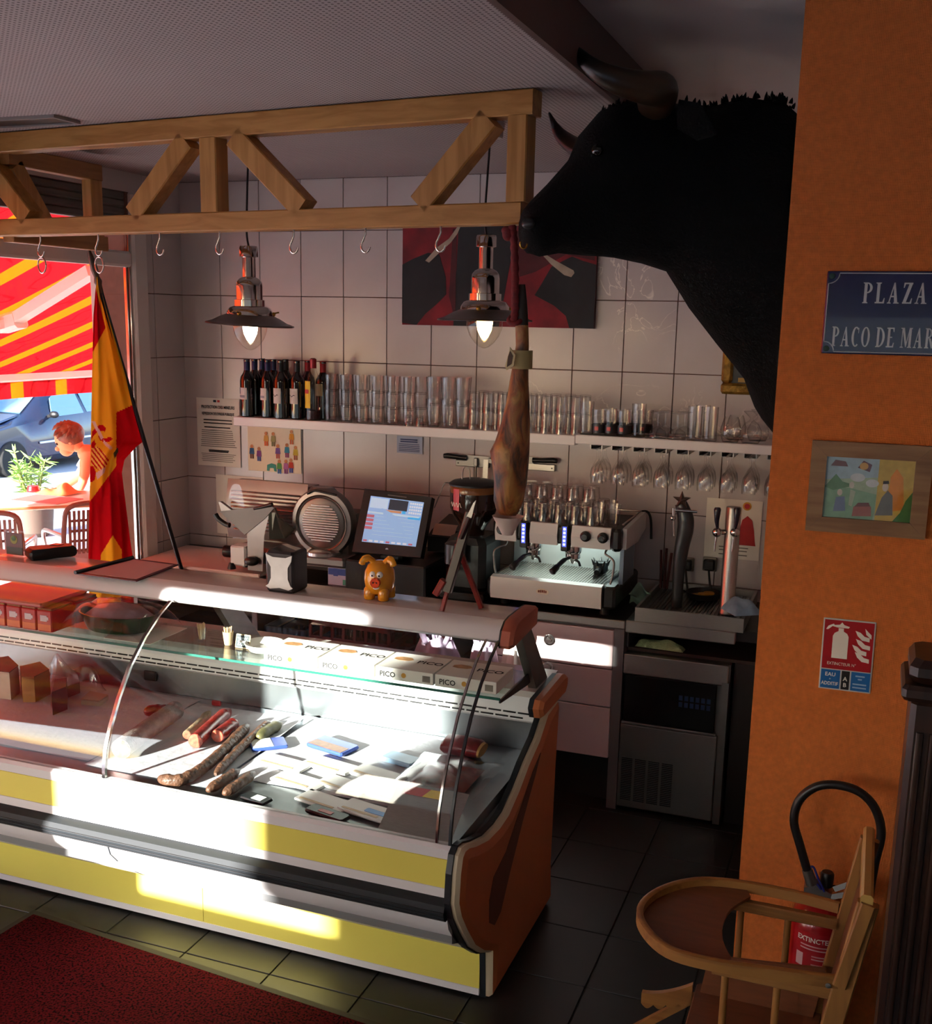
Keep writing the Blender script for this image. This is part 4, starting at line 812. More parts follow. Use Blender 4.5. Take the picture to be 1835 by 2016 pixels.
dr = sheet('childrens_drawing', 'cream sheet of colourful small drawn figures under the shelf', .40, .728, 1.328, 1.590, mk('cream_paper', '#e9dcc0', .8), 'drawing')
def fig(cx_, cz_, c1_, c2_, s_=1.0):
    mb = MB(); y = -.0122
    part(dr, 'drawn_head', MB().lathe([(.010*s_, 0), (.010*s_, .0006), (.001, .0007)], (cx_, y-.0007, cz_+.022*s_), 10, 'y'), mk('drawn_skin', '#c98a5a', .8), smooth=None)
    part(dr, 'drawn_body', MB().prism([(cx_-.012*s_, y, cz_+.012*s_), (cx_+.012*s_, y, cz_+.012*s_), (cx_+.016*s_, y, cz_-.02*s_), (cx_-.016*s_, y, cz_-.02*s_)], (0, -.0006, 0)), mk('drawn_'+c1_.strip('#'), c1_, .8), smooth=None)
    part(dr, 'drawn_legs', MB().box(cx_-.011*s_, cx_-.002*s_, y-.0006, y, cz_-.045*s_, cz_-.02*s_).box(cx_+.002*s_, cx_+.011*s_, y-.0006, y, cz_-.045*s_, cz_-.02*s_), mk('drawn_'+c2_.strip('#'), c2_, .8), smooth=None)
for px, py, a_, b_ in ((496, 890, '#3a6a9a', '#6a4a30'), (510, 895, '#8a4a8a', '#3a4a9a'), (547, 890, '#7a5a9a', '#c05a4a'), (565, 888, '#3a8aa0', '#8a3a6a'), (582, 893, '#c8b03a', '#a05a30'), (550, 920, '#5aa050', '#3a6ab0'), (563, 920, '#b06aa0', '#7a4a8a'), (573, 918, '#c0402a', '#3a4aa0'), (524, 865, '#d0a050', '#d0602a'), (538, 866, '#a09a60', '#7a7a50'), (574, 862, '#d8902a', '#c05a2a')):
    p = onY(px, py, -.0122); fig(p.x, p.z+.01, a_, b_)
p = onY(535, 920, -.0122); part(dr, 'drawn_elephant', MB().prism([(p.x-.03, -.0122, p.z-.02), (p.x-.028, -.0122, p.z+.012), (p.x, -.0122, p.z+.022), (p.x+.025, -.0122, p.z+.015), (p.x+.03, -.0122, p.z-.022), (p.x+.015, -.0122, p.z-.02), (p.x+.012, -.0122, p.z-.004), (p.x-.012, -.0122, p.z-.004), (p.x-.015, -.0122, p.z-.02)], (0, -.0006, 0)), mk('drawn_teal', '#4a9a8a', .8), smooth=None)
nb = sheet('blue_notice', 'small pale blue printed notice under the middle of the shelf', 1.289, 1.432, 1.478, 1.566, mk('pale_blue_paper', '#b4bfd2', .8), 'notice')
lines(nb, 1.305, 1.418, [1.549, 1.538], .006, mk('blue_print', '#44507a', .8), -.0122); lines(nb, 1.30, 1.42, [1.525, 1.516, 1.507, 1.498, 1.49], .003, mk('blue_print', '#44507a', .8), -.0122)
sheet('pinned_paper', 'blank white sheet stuck on the tiles behind the slicer', .19, .49, .96, 1.292, M_paper)
rp = sheet('bell_leaflet', 'white leaflet with a red bell drawing behind the beer taps', 2.885, 3.14, 1.08, 1.362, M_paper, 'leaflet')
p = onY(1470, 1045, -.0125)
part(rp, 'red_bell', MB().prism([(p.x+.045*a_, -.0124, p.z+b_) for a_, b_ in ((-1, -.07), (1, -.07), (.9, -.05), (.75, 0), (.5, .05), (0, .07), (-.5, .05), (-.75, 0), (-.9, -.05))], (0, -.0008, 0)), M_red, smooth=None)
part(rp, 'yellow_heart', MB().lathe([(.020, 0), (.020, .0008), (.001, .0009)], (p.x-.005, -.0133, p.z+.115), 14, 'y'), mk('sticker_yellow', '#d8a03a', .7), smooth=None)
part(rp, 'red_heart', MB().lathe([(.013, 0), (.013, .0008), (.001, .0009)], (p.x-.005, -.0142, p.z+.115), 12, 'y'), M_red, smooth=None)
lines(rp, 2.95, 3.10, [1.135, 1.12, 1.10], .005, M_grey, -.0125)
# ---- magnetic knife bars
def knife(root_label, x0, x1, z, flipx):
    t = thing('kitchen_knife', root_label, 'knife', ((x0+x1)/2, -.03, z-.02))
    d = -1 if flipx else 1; hx = x0 if d > 0 else x1
    part(t, 'handle', MB().tube([(hx, -.032, z), (hx+d*.02, -.032, z+.002), (hx+d*.08, -.032, z-.002), (hx+d*.125, -.032, z-.003)], [.012, .014, .012, .013], 10), M_black, smooth=60)
    part(t, 'blade', MB().prism([(hx+d*.12, -.031, z+.012), (hx+d*.32, -.031, z+.008), (hx+d*.36, -.031, z-.008), (hx+d*.30, -.031, z-.022), (hx+d*.12, -.031, z-.022)], (0, .002, 0)), M_dsteel, smooth=None)
knife('black-handled knife pointing right on the left knife bar', 1.560, 1.93, 1.480, False)
knife('black-handled knife pointing left on the right knife bar', 1.80, 2.155, 1.490, True)
kb = thing('knife_bar', 'grey magnetic knife bar left of the ham', 'knife bar', (1.72, -.015, 1.425)); part(kb, 'bar', MB().bbox(1.62, 1.80, -.024, -.005, 1.432, 1.464, .003), M_dsteel); part(kb, 'screw', MB().lathe([(.004, 0), (.004, .002)], (1.635, -.0262, 1.448), 10, 'y'), M_black)
kb = thing('knife_bar', 'steel magnetic knife bar right of the ham', 'knife bar', (2.0, -.015, 1.425)); part(kb, 'bar', MB().bbox(1.86, 2.142, -.026, -.005, 1.436, 1.47, .003), M_steel); part(kb, 'screw', MB().lathe([(.004, 0), (.004, .002)], (2.128, -.0282, 1.452), 10, 'y'), M_black)
solo('sharpening_steel', MB().tube([(1.735, -.036, 1.478), (1.735, -.036, 1.26)], .006, 8).bbox(1.725, 1.745, -.046, -.026, 1.44, 1.48, .003), M_dsteel, 'thin upright sharpening steel hanging from the left knife bar', 'tool', (1.735, -.036, 1.26))
solo('narrow_knife', MB().prism([(1.775, -.036, 1.475), (1.80, -.036, 1.475), (1.795, -.036, 1.30), (1.785, -.036, 1.24), (1.77, -.036, 1.30)], (0, .002, 0)), M_steel, 'narrow upright blade hanging from the left knife bar beside the ham', 'knife', (1.785, -.036, 1.24), smooth=None)
# ================================================================== back counter
CT = 0.88; CF = -0.60
M_dark = mk('dark_worktop', '#232021', .35, var=.1, scale=12); M_kick = mk('toe_kick', '#141212', .7); M_lam = mk('drawer_laminate', '#cbb5b4', .45, var=.02, scale=6); M_gfr = mk('grey_frame', '#7d7878', .4, .5)
wt = thing('worktop', 'long dark worktop along the tiled back wall with a steel front edge', 'worktop', (1.3, -.3, CT-.035))
part(wt, 'slab', MB().box(.005, 2.648, CF+.02, -.006, CT-.035, CT), M_dark); part(wt, 'front_edge', MB().bbox(.005, 2.648, CF, CF+.0195, CT-.036, CT+.001, .004), M_steel)
dc = thing('drawer_cabinet', 'cabinet of pale drawers in a grey frame under the coffee machine', 'cabinet', (2.3, -.3, 0))
part(dc, 'carcass', MB().box(2.02, 2.60, CF+.03, -.01, .235, CT-.036), M_gfr, smooth=None)
part(dc, 'upright', MB().box(2.602, 2.646, CF+.002, -.01, 0.0, CT-.037), M_gfr, smooth=None)
part(dc, 'toe_kick', MB().box(2.02, 2.60, CF+.09, -.01, 0.0, .234), M_kick, smooth=None)
for z0, z1 in ((.655, .832), (.478, .650), (.238, .472)):
    d = part(dc, 'drawer', MB().bbox(2.022, 2.600, CF, CF+.0295, z0, z1, .003), M_lam)
    if z0 > .45:
        kz = .757 if z0 > .6 else .628
        part(d, 'knob', MB().lathe([(.026, -.002), (.026, -.006), (.020, -.008), (.014, -.007), (.012, -.016), (.002, -.017)], (2.309, CF, kz), 24, 'y'), M_chrome, smooth=30)
# open bays left of the drawers: shelf, crates, bags
ob = thing('counter_shelving', 'open shelving under the back worktop behind the display case', 'shelving', (1.0, -.3, 0))
part(ob, 'shelf', MB().box(.02, 2.01, -.56, -.02, .48, .50), mk('shelf_brown', '#4a3a34', .6), smooth=None)
part(ob, 'back_panel', MB().box(.02, 2.01, -.02, -.01, 0, CT-.04), mk('dark_back_panel', '#5a4c4c', .7), smooth=None)  # back panel in one even dark colour
for x in (.03, .75, 1.72): part(ob, 'upright', MB().box(x, x+.03, -.57, -.021, 0, CT-.04), M_gfr, smooth=None)
def crate(x0, x1, y0, y1, z0, h, mat, label):
    t = thing('bottle_crate', label, 'crate', ((x0+x1)/2, (y0+y1)/2, z0)); f = MB(); w = .012
    for z in (z0, z0+h*.42, z0+h-.03): f.box(x0, x1, y0, y0+w, z, z+.03).box(x0, x1, y1-w, y1, z, z+.03).box(x0, x0+w, y0, y1, z, z+.03).box(x1-w, x1, y0, y1, z, z+.03)
    n = 7
    for k in range(n+1):
        x = x0+(x1-x0-.014)*k/n; f.box(x, x+.014, y0, y0+w, z0, z0+h).box(x, x+.014, y1-w, y1, z0, z0+h)
    part(t, 'crate_walls', f, mat, smooth=None); part(t, 'crate_floor', MB().box(x0, x1, y0, y1, z0, z0+.012), mat, smooth=None); return t
M_cred = mk('crate_red', '#6a1f22', .5); M_cblu = mk('crate_blue', '#1d4a6e', .5)
crate(1.06, 1.50, -.55, -.22, .50, .20, M_cred, 'dark red plastic crate of empty bottles under the worktop')
crate(.80, 1.04, -.54, -.22, .50, .13, M_cblu, 'low blue plastic crate left of the red bottle crate')
m_eb = MB().lathe([(.03, 0), (.031, .005), (.031, .12), (.012, .16), (.012, .21)], (0, 0, 0), 14).mesh('empty_bottle', M_glass, smooth=40)
for i in range(5):
    for j in range(2):
        o = bpy.data.objects.new('empty_bottle', m_eb); COL.objects.link(o); o.location = (1.115+i*.082, -.48+j*.16, .513); tag(o, 'empty clear bottle, %s from left in the %s row of the red crate' % (ORD[i], ('front', 'back')[j]), 'bottle', 'empty bottles in the red crate')
M_bag = mk('lilac_plastic_bag', '#b9a4bc', .35, trans=.0)
def bag(c, w, h, label, mat):
    t = thing('plastic_bag', label, 'bag', c)
    def f(u, v):
        a = 2*PI*u; r = (.55+.45*math.sin(PI*min(1, .15+v*.8)))*(1+.12*math.sin(5*a+3*v)+.07*math.sin(9*a)); return (c[0]+w/2*r*math.cos(a), c[1]+.06*r*math.sin(a), c[2]+h*v+.01*math.sin(4*a))
    part(t, 'bag_body', MB().grid(f, 36, 10), mat, smooth=60)
    part(t, 'hanging_hook', MB().tube(bez([(c[0]+w*.12, c[1]-.03, c[2]+h*1.2), (c[0]+w*.12, c[1]-.01, c[2]+h*1.26), (c[0]+w*.12, -.62, .862), (c[0]+w*.12, -.601, .862)], 4), .003, 6), M_dsteel, smooth=60)
    for s in (-1, 1): part(t, 'bag_handle', MB().tube(bez([(c[0]+s*w*.2, c[1]-.03, c[2]+h*.9), (c[0]+s*w*.32, c[1]-.035, c[2]+h*1.15), (c[0]+s*w*.12, c[1]-.03, c[2]+h*1.22), (c[0]+s*w*.02, c[1]-.03, c[2]+h*.95)], 5), .014, 6, sy=.4), mat, smooth=60)
bag((1.80, -.68, .45), .22, .28, 'lilac plastic bag hanging left of the drawers behind the case glass', M_bag)
bag((2.03, -.68, .47), .12, .28, 'thin lilac plastic bag in front of the drawers', M_bag)
bag((2.17, -.68, .48), .10, .27, 'white and green plastic bag beside the drawer knobs', mk('white_bag', '#d4d2cc', .4))
# white board on the left of the worktop
solo('cutting_board', MB().bbox(.06, .80, -.575, -.12, CT, CT+.02, .006), mk('white_board', '#d9c4bc', .5), 'large white board on the left end of the worktop under the slicer', 'board', (.43, -.35, CT))
# ================================================================== ice machine and the beer counter
im = thing('ice_machine', 'steel under-counter ice machine with black door panel and vent grille', 'ice machine', (2.87, -.3, 0))
IX0, IX1 = 2.652, 3.108
zp = lambda px, py: onY(px, py, CF).z
part(im, 'cabinet', MB().box(IX0, IX1, CF+.03, -.02, .012, .733), M_dsteel, smooth=None)
part(im, 'top_fascia', MB().bbox(IX0-.003, IX1-.005, CF, CF+.0295, .645, .735, .004), M_steel)
dp = part(im, 'door_panel', MB().bbox(IX0+.005, IX1-.05, CF+.004, CF+.0295, .425, .642, .004), mk('black_gloss', '#0b0b0d', .2))
for r_ in range(2):
    for c_ in range(6): part(dp, 'door_icon', MB().box(2.90+c_*.024, 2.916+c_*.024, CF+.002, CF+.0035, .555-r_*.03, .577-r_*.03), mk('dim_blue', '#1d3a66', .4), smooth=None)
lp = part(im, 'lower_panel', MB().bbox(IX0-.003, IX1-.035, CF, CF+.0295, .02, .412, .004), M_steel)
gm = MB().box(-.0245, .0245, -.0012, .0008, 0, .0045).mesh('grille_slot', M_black)
for c_ in range(4):
    for r_ in range(24):
        o = bpy.data.objects.new('grille_slot', gm); COL.objects.link(o); o.parent = lp; o.location = (2.688+c_*.060-im.location.x, CF-im.location.y, .055+r_*.0085)
part(im, 'door_handle', MB().bbox(IX0, IX1-.04, CF-.004, CF+.02, .412, .425, .003), M_dsteel)
part(im, 'side_post', MB().box(IX1-.03, IX1, CF-.002, CF+.028, .012, .66), M_dsteel, smooth=None)
for x in (IX0+.03, IX1-.03):
    for y in (CF+.06, -.06): part(im, 'foot', MB().lathe([(.016, 0), (.016, .0125)], (x, y, 0), 12), M_black)
bc = thing('bar_counter', 'steel-edged bar counter with an open compartment above the ice machine', 'counter', (2.9, -.3, .735))
part(bc, 'shelf_floor', MB().box(2.655, 3.32, CF+.06, -.02, .736, .75), mk('brown_board', '#3a2820', .6), smooth=None)
part(bc, 'side_panel', MB().box(3.12, 3.32, CF+.06, -.02, 0.0, .735), mk('dark_brown', '#241c1a', .7), smooth=None)  # side panel in one even, very dark brown
part(bc, 'back_panel', MB().box(2.655, 3.32, -.06, -.021, .751, .83), M_kick, smooth=None)
part(bc, 'counter_top', MB().bbox(2.65, 3.12, CF, -.01, .832, .886, .004), M_steel)
part(bc, 'counter_extension', MB().box(3.121, 3.32, CF+.05, -.01, .836, .884), M_dark, smooth=None)
part(bc, 'upright', MB().box(2.649, 2.654, CF+.06, -.02, .751, .831), M_gfr, smooth=None)
dt = thing('drip_tray', 'wide shallow steel drip tray on the bar counter under the taps', 'tray', (2.92, -.32, .886))
tx0, tx1, ty0, ty1 = 2.688, 3.150, -.595, -.05
part(dt, 'tray_rim', MB().box(tx0, tx1, ty0, ty0+.012, .887, .948).box(tx0, tx1, ty1-.012, ty1, .887, .948).box(tx0, tx0+.012, ty0+.0125, ty1-.0125, .887, .948).box(tx1-.012, tx1, ty0+.0125, ty1-.0125, .887, .948), M_steel, smooth=None)
part(dt, 'tray_base', MB().box(tx0+.0125, tx1-.0125, ty0+.0125, ty1-.0125, .887, .915), M_dsteel, smooth=None)
g = MB()
for k in range(26): g.box(tx0+.03+k*.0158, tx0+.036+k*.0158, ty0+.03, ty1-.03, .9155, .921)
part(dt, 'drain_grid', g, M_dsteel, smooth=None)
# towels
def rag(name, label, c, L_, W_, H_, mat, rz=0.0, fold=5):
    rr = random.Random(len(label)); ph = [rr.uniform(0, 6) for _ in range(4)]
    return solo(name, MB().grid(lambda u, v: ((u-.5)*L_, (v-.5)*W_, .002+H_*max(0, math.sin(PI*u))**.4*max(0, math.sin(PI*v))**.35*(.82+.18*math.sin(fold*u*2+ph[0])*math.cos(fold*v+ph[1]))), 20, 12), mat, label, 'cloth', c, smooth=60, world=False, rz=rz)
M_gcl = mk('green_cloth', '#a9be86', .9, var=.12, scale=60, bump=.4, bscale=150); M_bcl = mk('blue_cloth', '#7f9cb4', .9, var=.1, scale=40)
rag('green_cloth', 'rolled pale green cloth in the open compartment above the ice machine', (2.79, -.505, .751), .215, .055, .045, M_gcl, rz=math.radians(-4))
rag('blue_cloth', 'crumpled light blue cloth at the right end of the drip tray', (3.125, -.48, .949), .13, .14, .07, M_bcl, rz=.6)
# beer column with star
def BC(px, py, y=-.40): return onY(px, py, y)
b0 = BC(1335, 1180); sb = thing('beer_tap', 'dark curved beer tap column topped by a red-edged star', 'beer tap', (b0.x, -.40, .9215))
cp = [(1333, 1185, .024), (1336, 1130, .026), (1342, 1080, .032), (1349, 1045, .036), (1350, 1022, .036), (1344, 1000, .030), (1340, 990, .026)]
pts = bez([BC(a, b) for a, b, r in cp], 4); rr = []
for i in range(len(pts)): k = i/(len(pts)-1)*(len(cp)-1); a = int(min(k, len(cp)-2)); rr.append(cp[a][2]+(cp[a+1][2]-cp[a][2])*(k-a))
pts[0].z = .9215
part(sb, 'column', MB().tube(pts, rr, 20), mk('column_grey', '#4a4c4e', .3, .6), smooth=60)
sc_ = BC(1342, 985, -.43); star = [(math.sin(k*PI/5)*(.040 if k % 2 == 0 else .016), math.cos(k*PI/5)*(.040 if k % 2 == 0 else .016)) for k in range(10)]
part(sb, 'star', MB().prism([(sc_.x+a, sc_.y, sc_.z+b) for a, b in star], (0, .012, 0)).add([(sc_.x+a, sc_.y, sc_.z+b) for a, b in star]+[(sc_.x, sc_.y-.012, sc_.z)], [(k, (k+1) % 10, 10) for k in range(10)]), mk('star_dark', '#5a4a44', .4, .5), smooth=None)
h0 = BC(1330, 1004, -.46); part(sb, 'tap_lever', MB().tube([h0, BC(1350, 1006, -.46), BC(1373, 1008, -.46)], [.008, .008, .004], 10), M_chrome, smooth=60)
part(sb, 'tap_spout', MB().tube([BC(1327, 1000, -.45), BC(1326, 1020, -.45), BC(1327, 1055, -.45)], [.010, .006, .004], 10).sphere(BC(1325, 1020, -.45), .012), M_chrome, smooth=60)
s0 = BC(1430, 1215, -.42); sx_ = s0.x
bt = thing('beer_tower', 'polished steel cylindrical beer tower with two black-handled taps', 'beer tap', (sx_, -.42, .9215))
part(bt, 'column', MB().lathe([(.036, .9215), (.036, .93), (.0325, .935), (.0325, 1.385), (.03, 1.392), (.002, 1.393)], (sx_, -.42, 0), 32), M_steel, smooth=40)
for s, px in ((-1, 1412), (1, 1447)):
    q = BC(px, 1048, -.46); tp = part(bt, 'tap', MB().sphere(q, .021).tube([q, (sx_, -.42, q.z)], .012, 10), M_chrome, smooth=60)
    part(tp, 'tap_handle', MB().tube([q+Vector((0, 0, .018)), q+Vector((s*.004, -.004, .05)), q+Vector((s*.004, -.006, .10)), q+Vector((s*.004, -.006, .108))], [.006, .010, .0155, .012], 12), mk('handle_dark', '#241c2a', .25), smooth=60)
    part(tp, 'tap_nozzle', MB().tube([q, q+Vector((-.004, 0, -.045)), q+Vector((-.006, 0, -.085))], [.007, .005, .003], 8), M_chrome, smooth=60)
for i, px in enumerate((1353, 1398)):
    p = onY(px, 1110, -.005); t = thing('wall_socket', ('left' if i == 0 else 'right')+' black wall socket on the tiles behind the beer taps', 'socket', (p.x, -.008, p.z-.03))
    part(t, 'plate', MB().bbox(p.x-.034, p.x+.034, -.018, -.005, p.z-.034, p.z+.034, .005), mk('socket_white', '#8f877c', .5)); part(t, 'plug', MB().bbox(p.x-.027, p.x+.027, -.05, -.0185, p.z-.026, p.z+.026, .008), M_black)
    part(t, 'cable', MB().tube(bez([(p.x, -.04, p.z-.02), (p.x+.01, -.06, p.z-.07), (p.x+.02, -.08, p.z-.12), (p.x+.005, -.1, .925)], 5), .005, 8), M_black, smooth=60)
pn = onZ(1385, 1175, .93)
pan = thing('black_pan', 'black dish with yellow lemon slices between the two beer taps', 'dish', (pn.x, pn.y, .9215))
part(pan, 'dish', MB().lathe([(.05, .9215), (.075, .93), (.082, .955), (.078, .955), (.07, .934), (.002, .932)], (pn.x, pn.y, 0), 26), M_black, smooth=50)
for k in range(3): part(pan, 'lemon_slice', MB().lathe([(.024, 0), (.026, .004), (.024, .009), (.002, .009)], (pn.x-.025+k*.024, pn.y-.02+.012*k, .934+.005*k), 16), mk('lemon', '#c8961e', .5), smooth=40)
solo('red_tubes', MB().tube([(2.705, -.09, .923), (2.69, -.05, 1.10)], .006, 8).tube([(2.72, -.09, .923), (2.715, -.05, 1.11)], .006, 8).tube([(2.735, -.10, .923), (2.74, -.05, 1.09)], .006, 8), mk('dark_red_tube', '#5a1a18', .5), 'dark red sticks leaning on the wall left of the star tap', 'sticks', (2.72, -.09, .923), smooth=60)
bgp = onZ(1260, 1190, .89); solo('green_wrapper', MB().grid(lambda u, v: (bgp.x-.05+.10*u, bgp.y+.02*math.sin(5*v), .888+.10*v*(.6+.4*math.sin(PI*u))+.012*math.sin(9*u+4*v)), 12, 10), mk('wrapper_grey_green', '#7f9a86', .4), 'crumpled wrapper with a green edge right of the coffee machine', 'wrapper', (bgp.x, bgp.y, .888), smooth=60)
# ================================================================== coffee grinder
gx, gy = 1.868, -.42
cg = thing('coffee_grinder', 'black coffee grinder with a dark bean hopper and red sticker', 'grinder', (gx, gy, CT))
M_hop = mk('smoked_hopper', '#241712', .12, coat=.6)
part(cg, 'body', MB().bbox(gx-.10, gx+.10, gy-.12, gy+.14, CT+.03, 1.17, .03), M_black)
part(cg, 'base', MB().bbox(gx-.11, gx+.11, gy-.16, gy+.15, CT, CT+.04, .012), M_black)
part(cg, 'hopper', MB().lathe([(.052, 1.165), (.055, 1.20), (.100, 1.265), (.112, 1.30), (.114, 1.405)], (gx, gy, 0), 32), M_hop, smooth=40)
part(cg, 'hopper_beans', MB().lathe([(.1145, 1.372), (.1150, 1.404), (.1142, 1.405)], (gx, gy, 0), 32, cap=False), mk('amber_plastic', '#6e4320', .2), smooth=40)
part(cg, 'lid', MB().lathe([(.117, 1.404), (.118, 1.412), (.10, 1.424), (.05, 1.434), (.002, 1.436)], (gx, gy, 0), 32), M_black, smooth=40)
p = onY(904, 968, gy-.108)
stk = part(cg, 'sticker', MB().grid(lambda u, v: (gx+.1155*math.cos(-PI/2-.62+.34*u), gy+.1155*math.sin(-PI/2-.62+.34*u), 1.295+.10*v), 6, 1), M_red, smooth=60)
part(stk, 'sticker_script', MB().tube([(gx+.1162*math.cos(-PI/2-.78+.62*u), gy+.1162*math.sin(-PI/2-.78+.62*u), 1.322+.010*math.sin(u*24)) for u in [k/30 for k in range(31)]], .0016, 5), M_paper, smooth=60)
part(cg, 'portion_chamber', MB().lathe([(.05, 1.06), (.05, 1.15), (.03, 1.16)], (gx-.03, gy-.15, 0), 20), mk('dark_chamber', '#2a2626', .3), smooth=40)
part(cg, 'fork_rest', MB().tube([(gx-.02, gy-.12, 1.03), (gx-.02, gy-.20, 1.02)], .008, 8), M_chrome, smooth=60)
part(cg, 'label_plate', MB().box(gx-.07, gx-.03, gy-.1225, gy-.1202, 1.02, 1.09), mk('plate_light', '#b9a9a4', .5), smooth=None)
part(cg, 'lid_wire', MB().tube(bez([(gx-.05, gy-.03, 1.43), (gx-.045, gy-.03, 1.48), (gx-.03, gy-.03, 1.49), (gx-.015, gy-.03, 1.48), (gx-.01, gy-.03, 1.43)], 5), .003, 6), M_dsteel, smooth=60)
part(cg, 'side_wire', MB().tube(bez([(gx-.11, gy, 1.40), (gx-.14, gy, 1.405), (gx-.155, gy, 1.39), (gx-.20, gy, 1.28)], 4), .0028, 6), M_dsteel, smooth=60)
# ================================================================== espresso machine
em = thing('espresso_machine', 'two-group white and steel espresso machine on the back worktop', 'coffee machine', (2.29, -.35, CT))
M_emw = mk('machine_white', '#d8d6d2', .28, var=.02, scale=6); M_eml = mk('machine_light', '#ffffff', .4, emit='#e6f6ee', estr=28.0)
X0, X1 = 2.012, 2.560; FY, HY2 = -.565, -.505
for x in (X0+.05, X1-.03):
    for y in (FY+.06, -.12): part(em, 'foot', MB().lathe([(.022, CT), (.022, CT+.036)], (x, y, 0), 14), M_black)
part(em, 'base', MB().bbox(X0-.025, X1+.028, FY+.012, -.06, CT+.035, 1.0, .012), M_black)
part(em, 'front_tray_panel', MB().loft([[(x, FY-.004, .915), (x, FY-.012, .965), (x, FY-.006, 1.014), (x, FY+.03, 1.02), (x, FY+.03, .915)] for x in (X0, X1-.03)]), M_emw)
bd = part(em, 'badge', MB().loft([[(2.262+.03*a, FY-.0135-e, .968+.015*b) for a, b in [(math.cos(k*PI/8), max(-.7, math.sin(k*PI/8))) for k in range(16)]] for e in (0, .002)]), mk('badge_cream', '#e8dcc8', .4))
part(bd, 'badge_print', MB().box(2.242, 2.250, -.5822, -.5812, .965, .975).box(2.252, 2.258, -.5822, -.5812, .965, .977).box(2.260, 2.267, -.5822, -.5812, .966, .977).box(2.269, 2.274, -.5822, -.5812, .965, .977).box(2.276, 2.282, -.5822, -.5812, .965, .975), mk('badge_brown', '#8a4a2a', .5), smooth=None)
part(em, 'end_block', MB().bbox(X1-.029, X1+.03, FY-.002, FY+.10, CT+.036, 1.018, .012), M_black)
part(em, 'drain_grid', MB().box(X0, X1-.03, FY+.03, -.20, 1.0, 1.012), M_dsteel, smooth=None)
g = MB()
for k in range(40): g.box(X0+.012+k*.0128, X0+.016+k*.0128, FY+.035, -.205, 1.0125, 1.017)
part(em, 'grid_bars', g, M_chrome, smooth=None)
part(em, 'back_splash', MB().box(X0-.01, X1+.03, -.20, -.19, 1.0, 1.20), mk('splash_steel', '#c6d2d2', .3, .7), smooth=None)
part(em, 'side_panel', MB().box(X1+.012, X1+.03, -.42, -.20, 1.0, 1.19), mk('side_blueish', '#8fa2b4', .3, .6), smooth=None)
part(em, 'head', MB().bbox(X0-.02, X1+.02, HY2+.006, -.08, 1.178, 1.262, .01), M_black)
def panel(a, b): part(em, 'head_panel', MB().loft([[(x, HY2-.004, 1.172), (x, HY2-.014, 1.22), (x, HY2+.002, 1.268), (x, HY2+.02, 1.268), (x, HY2+.02, 1.172)] for x in (a, b)]), M_emw)
hx = lambda px: onY(px, 1050, HY2).x
panel(hx(976), hx(1017)); panel(hx(1044), hx(1098)); panel(hx(1126), hx(1203))
part(em, 'head_end', MB().bbox(hx(1203)+.002, hx(1203)+.05, HY2-.02, HY2+.12, 1.168, 1.270, .014), M_black)
part(em, 'side_cheek', MB().prism([(X1+.052, HY2+.02, 1.268), (X1+.052, -.06, 1.285), (X1+.052, -.06, 1.20), (X1+.052, -.22, 1.165), (X1+.052, HY2+.02, 1.175)], (-.02, 0, 0)), M_emw, smooth=None)
M_btn = mk('button_blue_glow', '#3a48d8', .3, emit='#4a5cff', estr=1.6); M_btnw = mk('button_white', '#e8e8ff', .3, emit='#dfe4ff', estr=1.2)
for px in (1031, 1112):
    x = onY(px, 1050, HY2-.014).x
    kp = part(em, 'keypad', MB().bbox(x-.017, x+.017, HY2-.018, HY2+.01, 1.150, 1.268, .004), M_black)
    strip = part(kp, 'glow_strip', MB().bbox(x-.009, x+.009, HY2-.0195, HY2-.0182, 1.172, 1.262, .004), M_btn)
    for k in range(5): part(kp, 'button', MB().sphere((x, HY2-.0205, 1.182+k*.0175), .0062, 10, 6, (1, .4, 1)), M_btnw, smooth=60)
for px, py in ((988, 1042), (1153, 1056), (1187, 1059)):
    p = onY(px, py, HY2-.014); part(em, 'dial', MB().lathe([(.024, 0), (.024, -.008), (.017, -.012), (.016, -.028), (.013, -.031), (.002, -.031)], (p.x, HY2-.012, p.z), 20, 'y'), M_black, smooth=35)
part(em, 'work_light', MB().bbox(X0+.14, X1-.05, -.30, -.27, 1.165, 1.176, .003), M_eml)
for px in (1035, 1113):
    x = onY(px, 1080, HY2+.02).x; gy2 = HY2+.045
    gh = part(em, 'group_head', MB().lathe([(.038, 1.178), (.040, 1.15), (.036, 1.135), (.03, 1.13)], (x+.03, gy2, 0), 24), M_chrome, smooth=40)
    part(gh, 'filter_holder', MB().lathe([(.034, 1.135), (.034, 1.112), (.018, 1.10), (.006, 1.085)], (x+.03, gy2, 0), 22), M_chrome, smooth=40)
    part(gh, 'handle', MB().tube(bez([(x+.025, gy2-.03, 1.118), (x+.008, gy2-.07, 1.112), (x-.014, gy2-.115, 1.085), (x-.028, gy2-.14, 1.065)], 4), [.008]*4+[.011]*4+[.016]*3+[.017, .012], 12), M_black, smooth=60)
    part(gh, 'spout', MB().tube(bez([(x+.04, gy2-.012, 1.105), (x+.062, gy2-.02, 1.10), (x+.07, gy2-.02, 1.08)], 4), .006, 8), M_black, smooth=60)
